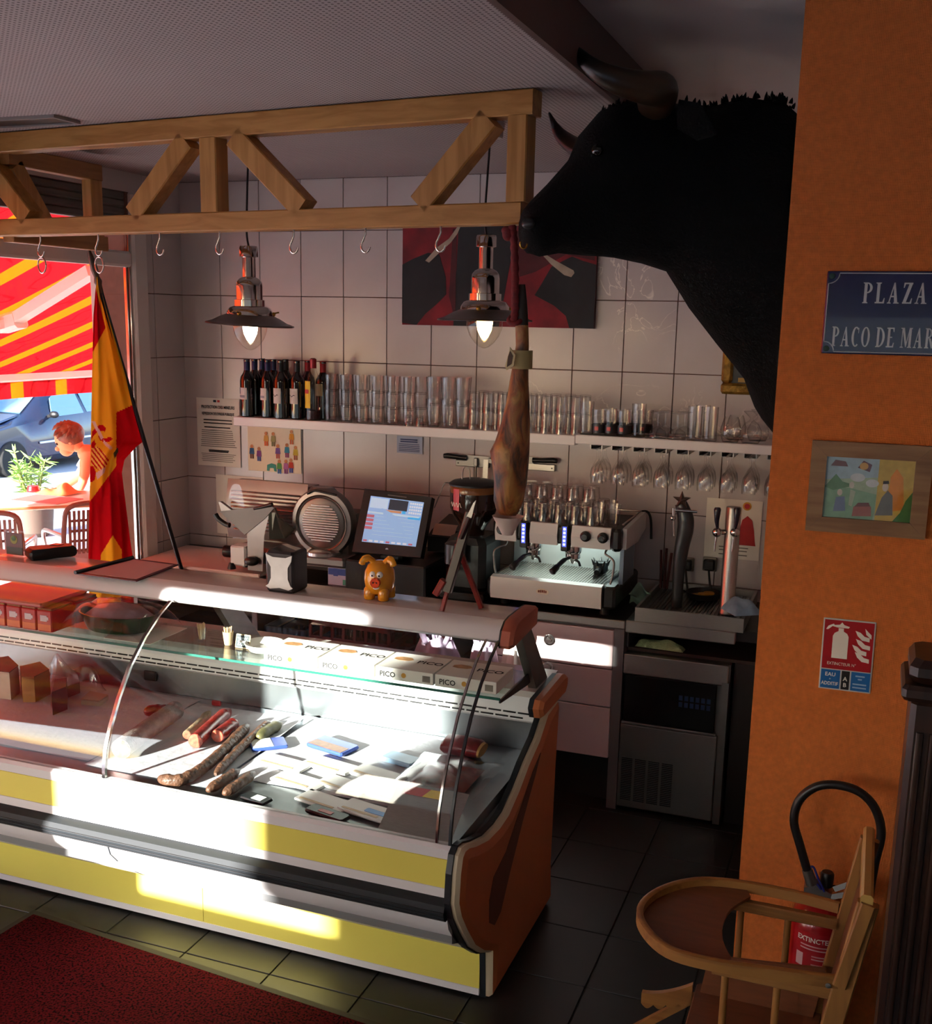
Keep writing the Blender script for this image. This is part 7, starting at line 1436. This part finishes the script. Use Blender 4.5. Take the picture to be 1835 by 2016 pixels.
# condensed roman capitals: stems, hairlines and bowls as flat polygons in a 1-high box
def stem(x, w=.17, z0=0, z1=1): return [(x, z0), (x+w, z0), (x+w, z1), (x, z1)]
def serif(x0, x1, z): return [(x0, z), (x1, z), (x1-.03, z+.055), (x0+.03, z+.055)] if z < .5 else [(x0+.03, z-.055), (x1-.03, z-.055), (x1, z), (x0, z)]
def bowl(cx_, cz_, rx, rz_, w, h, a0, a1, n=12):
    out = []
    for k in range(n):
        A, B = [math.radians(a0+(a1-a0)*q/n) for q in (k, k+1)]; out.append([(cx_+rx*math.cos(A), cz_+rz_*math.sin(A)), (cx_+rx*math.cos(B), cz_+rz_*math.sin(B)), (cx_+(rx-w)*math.cos(B), cz_+(rz_-h)*math.sin(B)), (cx_+(rx-w)*math.cos(A), cz_+(rz_-h)*math.sin(A))])
    return out
GL = {'P': (.58, [stem(.08), serif(.0, .33, 0), serif(.0, .25, 1)]+bowl(.25, .74, .30, .26, .15, .06, -90, 90)), 'L': (.56, [stem(.08), serif(.0, .33, 1), [(.0, 0), (.54, 0), (.56, .26), (.51, .26), (.44, .07), (.0, .07)]]),
      'A': (.68, [[(.05, 0), (.12, 0), (.36, .9), (.33, 1)], [(.40, 0), (.59, 0), (.40, 1), (.33, 1), (.30, .92)], [(.14, .30), (.46, .30), (.46, .37), (.14, .37)], serif(-.02, .22, 0), serif(.34, .68, 0)]),
      'Z': (.58, [[(.02, .0), (.21, .0), (.56, 1), (.37, 1)], [(.02, 0), (.54, 0), (.57, .26), (.52, .26), (.45, .07), (.02, .07)], [(.06, 1), (.56, 1), (.56, .93), (.15, .93), (.09, .75), (.04, .75)]]),
      'C': (.62, bowl(.34, .5, .32, .51, .17, .06, 52, 308, 18)+[[(.50, .68), (.55, .68), (.55, .98), (.50, .9)]]), 'O': (.66, bowl(.33, .5, .32, .51, .16, .06, 0, 360, 24)), 'D': (.68, [stem(.08), serif(.0, .30, 0), serif(.0, .30, 1)]+bowl(.22, .5, .44, .5, .17, .06, -90, 90, 14)),
      'E': (.58, [stem(.08), [(.0, 0), (.54, 0), (.57, .24), (.52, .24), (.45, .07), (.0, .07)], [(.0, 1), (.54, 1), (.54, .78), (.49, .78), (.44, .93), (.0, .93)], [(.25, .48), (.42, .48), (.42, .54), (.25, .54)]]),
      'M': (.86, [[(.10, 0), (.16, 0), (.16, 1), (.10, 1)], [(.10, 1), (.27, 1), (.47, .2), (.40, .03)], [(.40, .03), (.46, .03), (.69, 1), (.63, 1)], stem(.62), serif(.0, .26, 0), serif(.54, .86, 0), serif(.0, .2, 1), serif(.70, .86, 1)]),
      'R': (.66, [stem(.08), serif(.0, .33, 0), serif(.0, .25, 1), [(.30, .50), (.46, .50), (.66, .0), (.49, .0)]]+bowl(.25, .75, .28, .25, .15, .06, -90, 90))}
def roman(txt, x, z, h, sx, gap):
    for ch in txt:
        if ch == ' ': x += .32*h*sx; continue
        w, polys = GL[ch]; mb = MB()
        for k, pl_ in enumerate(polys): mb.add([(x+a*h*sx, YO-.0085-.00001*k, z+b*h) for a, b in pl_], [tuple(range(len(pl_)))])
        part(ss_, 'letter', mb, M_sw, smooth=None); x += w*h*sx+gap
    return x
pP = onY(1697, 597, YO); roman('PLAZA', pP.x, pP.z, .054, .80, .0068)
pP = onY(1636, 681, YO); roman('PACO DE MAR', pP.x, pP.z, .052, .65, .0040)
# framed cartoon
fr = thing('framed_cartoon', 'wood-framed watercolour cartoon hanging on the orange wall', 'picture', (3.60, YO-.01, 1.595))
fx0, fx1, fz0, fz1 = 3.436, 3.748, 1.595, 1.848; M_oak = woodmat('oak_frame', '#7a5638', '#94704c', 0, knots=False); fwid = .042
def mitre(pts): part(fr, 'frame_rail', MB().loft([[(x, YS, z) for x, z in pts], [(x, YO-.02, z) for x, z in pts]]), M_oak)
i0, i1, j0, j1 = fx0+fwid, fx1-fwid, fz0+fwid, fz1-fwid
mitre([(fx0, fz0), (fx1, fz0), (i1, j0), (i0, j0)]); mitre([(fx1, fz0+.0004), (fx1, fz1), (i1, j1), (i1, j0+.0004)]); mitre([(fx1-.0004, fz1), (fx0, fz1), (i0, j1), (i1-.0004, j1)]); mitre([(fx0, fz1-.0004), (fx0, fz0+.0004), (i0, j0+.0004), (i0, j1-.0004)])
cart = part(fr, 'print', MB().box(i0, i1, YO-.012, YS-.0005, j0, j1), mk('cartoon_base', '#9fb49a', .5, var=.25, scale=25), smooth=None)
def cz(poly, col, e): part(cart, 'drawn_shape', MB().prism([(i0+(i1-i0)*u, YO-.0121-e, j0+(j1-j0)*v) for u, v in poly], (0, .0002, 0)), mk('cart_'+col.strip('#'), col, .6, var=.12, scale=40), smooth=None)
def ell(cx_, cy_, rx, ry, n=14): return [(cx_+rx*math.cos(2*PI*k/n), cy_+ry*math.sin(2*PI*k/n)) for k in range(n)]
cz([(.0, .62), (.6, .70), (.6, 1), (0, 1)], '#9fb8c8', .0004); cz([(0, .0), (.58, .0), (.6, .42), (.3, .5), (0, .52)], '#7fa68a', .0004); cz([(.0, .5), (.12, .72), (.2, .60), (.35, .55), (.1, .45)], '#5f8a68', .0006); cz([(.05, .85), (.1, .95), (.22, .93), (.25, .85)], '#7a5a62', .0008); cz([(.36, .84), (.42, .96), (.52, .90), (.5, .78)], '#6a4a5a', .0008)
cz([(.60, .0), (1, 0), (1, 1), (.6, 1)], '#c8a84a', .0004); cz([(.72, .15), (.74, .72), (.80, .86), (.88, .72), (.92, .2)], '#d8862a', .0006); cz([(.80, .0), (1, .0), (1, .5), (.93, .35), (.88, .15)], '#4a7a3a', .0007)
cz(ell(.37, .68, .085, .07), '#c6ccd2', .0008); cz(ell(.54, .60, .075, .065), '#c6ccd2', .0008); cz(ell(.43, .87, .05, .06), '#c89a5a', .0009)
cz([(.60, .08), (.80, .10), (.78, .42), (.72, .50), (.66, .38)], '#6a6a66', .0009); cz(ell(.69, .55, .035, .07), '#cfc2b4', .001); cz([(.66, .60), (.73, .61), (.72, .66), (.66, .65)], '#3a3232', .0011)
cz([(.34, .04), (.56, .06), (.55, .22), (.35, .20)], '#9a5a52', .0009); cz([(.36, .20), (.54, .22), (.52, .28), (.40, .27)], '#6a3a3c', .001)
cz([(.12, .10), (.26, .12), (.24, .36), (.14, .34)], '#6a7a9a', .0009); cz(ell(.18, .42, .03, .055), '#c9c2b8', .001); cz([(.29, .22), (.33, .20), (.36, .45), (.30, .48)], '#a9b4a0', .0009); cz(ell(.31, .55, .03, .055), '#c9c2b8', .001)
part(fr, 'cover_glass', MB().box(i0, i1, YO-.0165, YO-.0155, j0, j1), M_pane, smooth=None)
# extinguisher pictogram sign
es = thing('extinguisher_sign', 'red and blue fire extinguisher sign on the orange wall', 'sign', (3.58, YO-.003, 1.135))
ex0, ex1, ez0, ez1 = 3.507, 3.648, 1.136, 1.346; R3 = Matrix.Translation(((ex0+ex1)/2, 0, (ez0+ez1)/2)) @ Matrix.Rotation(math.radians(-.5), 4, 'Y') @ Matrix.Translation((-(ex0+ex1)/2, 0, -(ez0+ez1)/2))
def epart(n_, mb, m, s=None): return part(es, n_, mb.xf(R3), m, smooth=s)
epart('plate', MB().bbox(ex0, ex1, YO-.004, YS, ez0, ez1, .0015), mk('sign_white', '#c2c4c2', .35)); ye = YO-.0042
M_sred = mk('sign_red', '#a8101c', .35); M_sblue = mk('sign_blue', '#1c66a8', .35); zs_ = ez0+.062
epart('red_field', MB().box(ex0+.004, ex1-.004, ye-.0006, ye, zs_, ez1-.004), M_sred); epart('blue_field', MB().box(ex0+.004, ex0+.056, ye-.0006, ye, ez0+.016-.012, zs_-.003), M_sblue); epart('blue_field', MB().box(ex0+.086, ex1-.004, ye-.0006, ye, ez0+.004, zs_-.003), M_sblue); epart('black_field', MB().box(ex0+.060, ex0+.082, ye-.0006, ye, ez0+.004, zs_-.003), M_black)
yi = ye-.0012; W_ = ex1-ex0; H_ = ez1-zs_
def ic(poly): epart('pictogram', MB().prism([(ex0+W_*u, yi, zs_+H_*v) for u, v in poly], (0, .0005, 0)), M_paper)
ic([(.20, .22), (.50, .22), (.50, .66), (.47, .72), (.40, .76), (.40, .82), (.30, .82), (.30, .76), (.23, .72), (.20, .66)])
ic([(.29, .83), (.49, .83), (.51, .86), (.40, .89), (.36, .94), (.32, .89), (.22, .875), (.12, .81), (.08, .75), (.05, .76), (.10, .86), (.20, .91), (.29, .92), (.33, .90)][:7]+[(.20, .90), (.10, .85), (.06, .78), (.10, .78), (.18, .85)])
for k, (u, v) in enumerate(((.62, .60), (.64, .44), (.58, .32), (.64, .18))):
    ic([(u, v+.20), (u+.05, v+.10), (u+.14, v+.02), (u+.28, v), (u+.28, v+.08), (u+.18, v+.10), (u+.10, v+.17)])
ic([(.80, .86), (.83, .74), (.93, .66), (.93, .74), (.86, .80)])
part(es, 'sign_text', text_mb('EXTINCTEUR N°', .0125, (ex0+.018, yi, zs_+.012), (1, 0, 0), (0, 0, 1), sx=.85), M_paper, smooth=None)
part(es, 'sign_text', text_mb('EAU', .0155, (ex0+.030, yi, ez0+.040), (1, 0, 0), (0, 0, 1), 'CENTER', bold=.0003), M_paper, smooth=None); part(es, 'sign_text', text_mb('+', .010, (ex0+.030, yi, ez0+.028), (1, 0, 0), (0, 0, 1), 'CENTER'), M_paper, smooth=None); part(es, 'sign_text', text_mb('ADDITIF', .0145, (ex0+.030, yi, ez0+.013), (1, 0, 0), (0, 0, 1), 'CENTER', bold=.0003, sx=.85), M_paper, smooth=None)
part(es, 'sign_text', text_mb('A', .017, (ex0+.071, yi, ez0+.030), (1, 0, 0), (0, 0, 1), 'CENTER', bold=.0003), M_paper, smooth=None); part(es, 'sign_text', text_mb('B', .017, (ex0+.071, yi, ez0+.012), (1, 0, 0), (0, 0, 1), 'CENTER', bold=.0003), M_paper, smooth=None)
part(es, 'fine_print', MB().box(ex0+.098, ex1-.018, yi, yi+.0005, ez0+.046, ez0+.050).box(ex0+.105, ex1-.025, yi, yi+.0005, ez0+.037, ez0+.041).box(ex0+.092, ex1-.012, yi, yi+.0005, ez0+.022, ez0+.026).box(ex0+.092, ex1-.012, yi, yi+.0005, ez0+.012, ez0+.016), mk('fine_print_blue', '#9ab8d4', .5), smooth=None)
# ================================================================== fire extinguisher
XC, YC = 3.572, -2.075
fe = thing('fire_extinguisher', 'red fire extinguisher with a looped black hose on the orange wall', 'fire extinguisher', (XC, YC, .06))
M_fer = mk('extinguisher_red', '#9c1218', .28, coat=.3)
part(fe, 'cylinder', MB().lathe([(.07, .06), (.082, .07), (.082, .465), (.077, .488), (.055, .508), (.028, .516), (.02, .52)], (XC, YC, 0), 36), M_fer, smooth=40)
part(fe, 'wall_bracket', MB().box(XC-.02, XC+.02, YC+.075, YS, .30, .52), M_dsteel, smooth=None)
vx = onY(1611, 1745, YC-.03); vl = part(fe, 'valve', MB().lathe([(.022, .50), (.026, .52), (.020, .55)], (XC, YC, 0), 18).loft([[(XC+x, YC+y, z) for x, z, y in ((-.05, .535, -.02), (-.02, .52, -.02), (.02, .53, -.02), (.025, .56, -.02), (-.02, .58, -.02), (-.052, .565, -.02))], [(XC+x, YC+y, z) for x, z, y in ((-.05, .535, .02), (-.02, .52, .02), (.02, .53, .02), (.025, .56, .02), (-.02, .58, .02), (-.052, .565, .02))]]), M_dsteel, smooth=35)
part(vl, 'lever', MB().beam((XC-.01, YC-.01, .535), (XC+.095, YC-.02, .585), .016, .012), M_chrome); part(vl, 'lever', MB().beam((XC+.03, YC-.01, .575), (XC+.11, YC-.02, .63), .016, .012), M_chrome)
part(vl, 'strike_knob', MB().lathe([(.018, .575), (.019, .60), (.019, .612), (.015, .618)], (XC+.008, YC, 0), 18), M_black, smooth=40)
part(vl, 'pin_loop', MB().tube(bez([(XC-.005, YC-.03, .575), (XC-.035, YC-.03, .615), (XC-.04, YC-.03, .635), (XC-.03, YC-.03, .638), (XC-.015, YC-.03, .605), (XC+.005, YC-.03, .57)], 5), .0035, 8), mk('pin_blue', '#1c2a8a', .35), smooth=60)
def HPx(px, py, y=YC-.03): return onY(px, py, y)
part(fe, 'hose_coupling', MB().tube([HPx(1598, 1740), HPx(1589, 1712)], [.017, .0145], 14), M_dsteel, smooth=50)
part(fe, 'hose', MB().tube(bez([HPx(1590, 1716), HPx(1574, 1660), HPx(1563, 1615), HPx(1574, 1575), HPx(1605, 1550), HPx(1645, 1545), HPx(1690, 1558), HPx(1722, 1590), HPx(1735, 1640), HPx(1722, 1700), HPx(1712, 1760), HPx(1705, 1830)], 6), .0125, 14), M_black, smooth=60)
# label wrapped round the cylinder
A0 = math.atan2(CAM[1]-YC, CAM[0]-XC); r_ = .0826
def wrapmb(mb, zoff=0): mb.v = [(XC+r_*math.cos(A0+v[0]/r_), YC+r_*math.sin(A0+v[0]/r_), v[2]) for v in mb.v]; return mb
lb_ = part(fe, 'label_panel', MB().grid(lambda u, v: (XC+.0823*math.cos(A0-.95+1.9*u), YC+.0823*math.sin(A0-.95+1.9*u), .27+.19*v), 20, 1), mk('label_redder', '#a81a22', .35), smooth=60)
part(lb_, 'label_title', wrapmb(text_mb('EXTINCTEUR', .021, (-.062, 0, .432), (1, 0, 0), (0, 0, 1), bold=.0004, sx=.92)), M_paper, smooth=None)
tl_ = MB()
for k, z in enumerate((.418, .408, .388, .379, .362, .353)):
    tl_.grid(lambda u, v: ((-.05 if k < 2 else -.015)+(.1-.012*(k % 3))*u*(1 if k < 2 else .7), 0, z+.004*v), 12, 1)
part(lb_, 'label_lines', wrapmb(tl_), mk('label_pale', '#c9a0a0', .5), smooth=None)
part(lb_, 'label_icon', wrapmb(MB().grid(lambda u, v: (-.062+.022*u, 0, .352+.04*v), 6, 1)), mk('label_pale', '#c9a0a0', .5), smooth=None)
# ================================================================== wooden high chair
hc_ = thing('high_chair', 'old wooden high chair with a rounded tray and bar sides', 'high chair', (3.45, -2.68, 0))
M_hw = woodmat('chair_wood', '#7a4e22', '#956530', 0, knots=False); M_hwz = woodmat('chair_wood_upright', '#7a4e22', '#956530', 2, knots=False); M_hd = mk('chair_panel', '#6a3c22', .4, var=.15, scale=14, stretch=(1, 6, 6))
ZT = .75; yN, yF = -2.845, -2.52
def tpt(px, py, z=ZT): return onZ(px, py, z)
rim = bez([tpt(1652, 1786), tpt(1560, 1762), tpt(1450, 1742), tpt(1370, 1738), tpt(1300, 1757), tpt(1262, 1790), tpt(1268, 1828), tpt(1315, 1872), tpt(1400, 1897), tpt(1520, 1915), tpt(1650, 1932)], 5)
mbr = MB(); rings = []
for i, p in enumerate(rim):
    t_ = (rim[min(i+1, len(rim)-1)]-rim[max(i-1, 0)]).normalized(); nn = Vector((-t_.y, t_.x, 0)); rings.append([p+nn*a+Vector((0, 0, b)) for a, b in ((-.008, -.014), (.008, -.014), (.008, .012), (.004, .014), (-.004, .014), (-.008, .012))])
part(hc_, 'tray_rim', mbr.loft(rings), M_hw, smooth=40)
inner = [Vector((p.x, p.y, ZT-.006)) for p in rim if p.x < tpt(1478, 1757).x+.0]
cut = [tpt(1440, 1880), tpt(1425, 1850), tpt(1424, 1815), tpt(1440, 1785), tpt(1478, 1760)]
pol = inner+[Vector((p.x, p.y, ZT-.006)) for p in bez(cut, 5)]
part(hc_, 'tray_board', MB().prism(pol, (0, 0, -.008)), M_hd, smooth=None)
def rail(a, b, w, h, name='arm_rail'): part(hc_, name, MB().beam(a, b, h, w, side=(0, 0, 1), ch=.003), M_hw)
rail((3.355, yF-.01, .712), (3.615, yF-.01, .712), .022, .028); rail((3.355, yN+.01, .712), (3.615, yN+.01, .712), .022, .028)
SZh = .46
for y in (yN+.012, yF-.012):
    for x in (3.385, 3.50): part(hc_, 'spindle', MB().tube([(x, y, SZh), (x, y, .70)], .0085, 10), M_hwz, smooth=60)
part(hc_, 'seat', MB().bbox(3.285, 3.60, yN-.005, yF+.005, SZh-.022, SZh, .006), M_hd)
part(hc_, 'inner_panel', MB().prism([(3.30, yF-.03, SZh), (3.58, yF-.03, SZh), (3.60, yF-.03, .60), (3.34, yF-.03, .57), (3.31, yF-.03, .53)], (0, -.008, 0)), M_hd, smooth=None)
for y in (yN+.002, yF-.002):
    part(hc_, 'back_post', MB().beam((3.585, y, SZh-.05), (3.672, y, .945), .045, .022, side=(1, 0, 0), ch=.003), M_hwz)
part(hc_, 'back_panel', MB().prism([(3.60, yN+.02, .50), (3.665, yN+.02, .90), (3.665, yF-.02, .90), (3.60, yF-.02, .50)], (.012, 0, 0)), M_hd, smooth=None)
part(hc_, 'top_rail', MB().beam((3.668, yN-.012, .94), (3.668, yF+.012, .94), .06, .026, side=(0, 0, 1), ch=.006), mk('rail_light', '#b08a4a', .4))
part(hc_, 'side_brace', MB().beam((3.63, yN-.012, .745), (3.672, yN-.012, .95), .03, .016, side=(1, 0, 0), ch=.003), M_hwz)
for y in (yN, yF):
    for x0, x1 in ((3.30, 3.22), (3.58, 3.66)): part(hc_, 'leg', MB().beam((x0, y, SZh-.02), (x1, y, 0.0), .035, .022, side=(1, 0, 0), ch=.003), M_hwz)
part(hc_, 'bolt', MB().lathe([(.006, 0), (.006, -.004), (.002, -.005)], (3.607, yN-.0135, .742), 12, 'y'), M_dsteel)
sc2 = []
for k in range(33):
    u = k/32; sc2.append((3.15+.13*u, yN+.03, .395+.04*u**2-(.012*abs(math.sin(u*PI*4)))))
top = [(3.15+.13*u, yN+.03, .425+.055*u**1.7) for u in [q/12 for q in range(12, -1, -1)]]
part(hc_, 'scalloped_apron', MB().prism(sc2+top, (0, .016, 0)), M_hw, smooth=None); part(hc_, 'scalloped_apron', MB().prism([(x, yF-.046, z) for x, y, z in sc2+top], (0, .016, 0)), M_hw, smooth=None)
part(hc_, 'footrest', MB().bbox(3.10, 3.19, yN+.03, yF-.03, .29, .306, .004), M_hd)
for y in (yN+.012, yF-.012): part(hc_, 'foot_bar', MB().beam((3.13, y, .29), (3.29, y, .43), .02, .016), M_hw)
# ================================================================== dark newel post at the right edge
nw = thing('newel_post', 'dark carved wooden stair post at the right edge', 'post', (3.76, -3.05, 0))
M_nwd = woodmat('dark_oak', '#1c0f0a', '#2e1a12', 2, knots=False, rough=.3); NX0, NX1, NY0, NY1 = 3.70, 3.83, -3.12, -2.99
part(nw, 'shaft', MB().bbox(NX0, NX1, NY0, NY1, 0, 1.50, .01), M_nwd)
for k in range(5): part(nw, 'flute', MB().tube([(NX0+.02+k*.0225, NY0-.002, .12), (NX0+.02+k*.0225, NY0-.002, 1.44)], .007, 8), M_nwd, smooth=60)
part(nw, 'cap', MB().bbox(NX0-.018, NX1+.018, NY0-.018, NY1+.018, 1.50, 1.53, .008).bbox(NX0-.008, NX1+.008, NY0-.008, NY1+.008, 1.5305, 1.575, .014), M_nwd)
rl = thing('stair_rail', 'dark wooden panel rail running from the stair post', 'rail', (4.3, -3.05, 0))
part(rl, 'handrail', MB().bbox(NX1+.02, 5.2, -3.09, -3.02, 1.40, 1.46, .015), M_nwd); part(rl, 'panel', MB().box(NX1+.02, 5.2, -3.065, -3.045, 0.0, 1.40), M_nwd, smooth=None)
# ================================================================== red floor mat
a, b = Vector((.863, -2.285, 0)), Vector((2.317, -2.405, 0)); ux = (b-a).normalized(); uy = Vector((ux.y, -ux.x, 0)); uy = uy if uy.y < 0 else -uy
mt_ = thing('floor_mat', 'dark red mottled floor mat in front of the display case', 'mat', a+ux*1.0+uy*.9)
def mp_(s, t_, z): return a+ux*s+uy*t_+Vector((0, 0, z))
def redmat():
    m = mk('mat_red', '#5e1418', 1.0, var=.0, bump=.5, bscale=220, spec=.05); n = m.node_tree.nodes; L = m.node_tree.links; b_ = n['Principled BSDF']; tc = [x for x in n if x.type == 'TEX_COORD'][0]
    t1 = n.new('ShaderNodeTexNoise'); t1.inputs['Scale'].default_value = 125; t1.inputs['Detail'].default_value = 3; L.new(tc.outputs['Object'], t1.inputs[0])
    r1 = n.new('ShaderNodeValToRGB'); e = r1.color_ramp.elements; e[0].position = .36; e[0].color = lin('#0b0305'); e[1].position = .56; e[1].color = lin('#480a10'); L.new(t1.outputs[0], r1.inputs[0]); L.new(r1.outputs[0], b_.inputs['Base Color']); return m
part(mt_, 'pile', MB().prism([mp_(.025, .025, .001), mp_(2.0, .025, .001), mp_(2.0, 2.2, .001), mp_(.025, 2.2, .001)], (0, 0, .008)), redmat(), smooth=None)
M_mb = mk('mat_border', '#2c2a20', .8); w = .025
for q in ([mp_(0, 0, .0005), mp_(2.025, 0, .0005), mp_(2.025, w, .0005), mp_(0, w, .0005)], [mp_(0, w, .0005), mp_(w, w, .0005), mp_(w, 2.2, .0005), mp_(0, 2.2, .0005)], [mp_(2.0, w, .0005), mp_(2.025, w, .0005), mp_(2.025, 2.2, .0005), mp_(2.0, 2.2, .0005)]):
    part(mt_, 'border', MB().prism(q, (0, 0, .006)), M_mb, smooth=None)
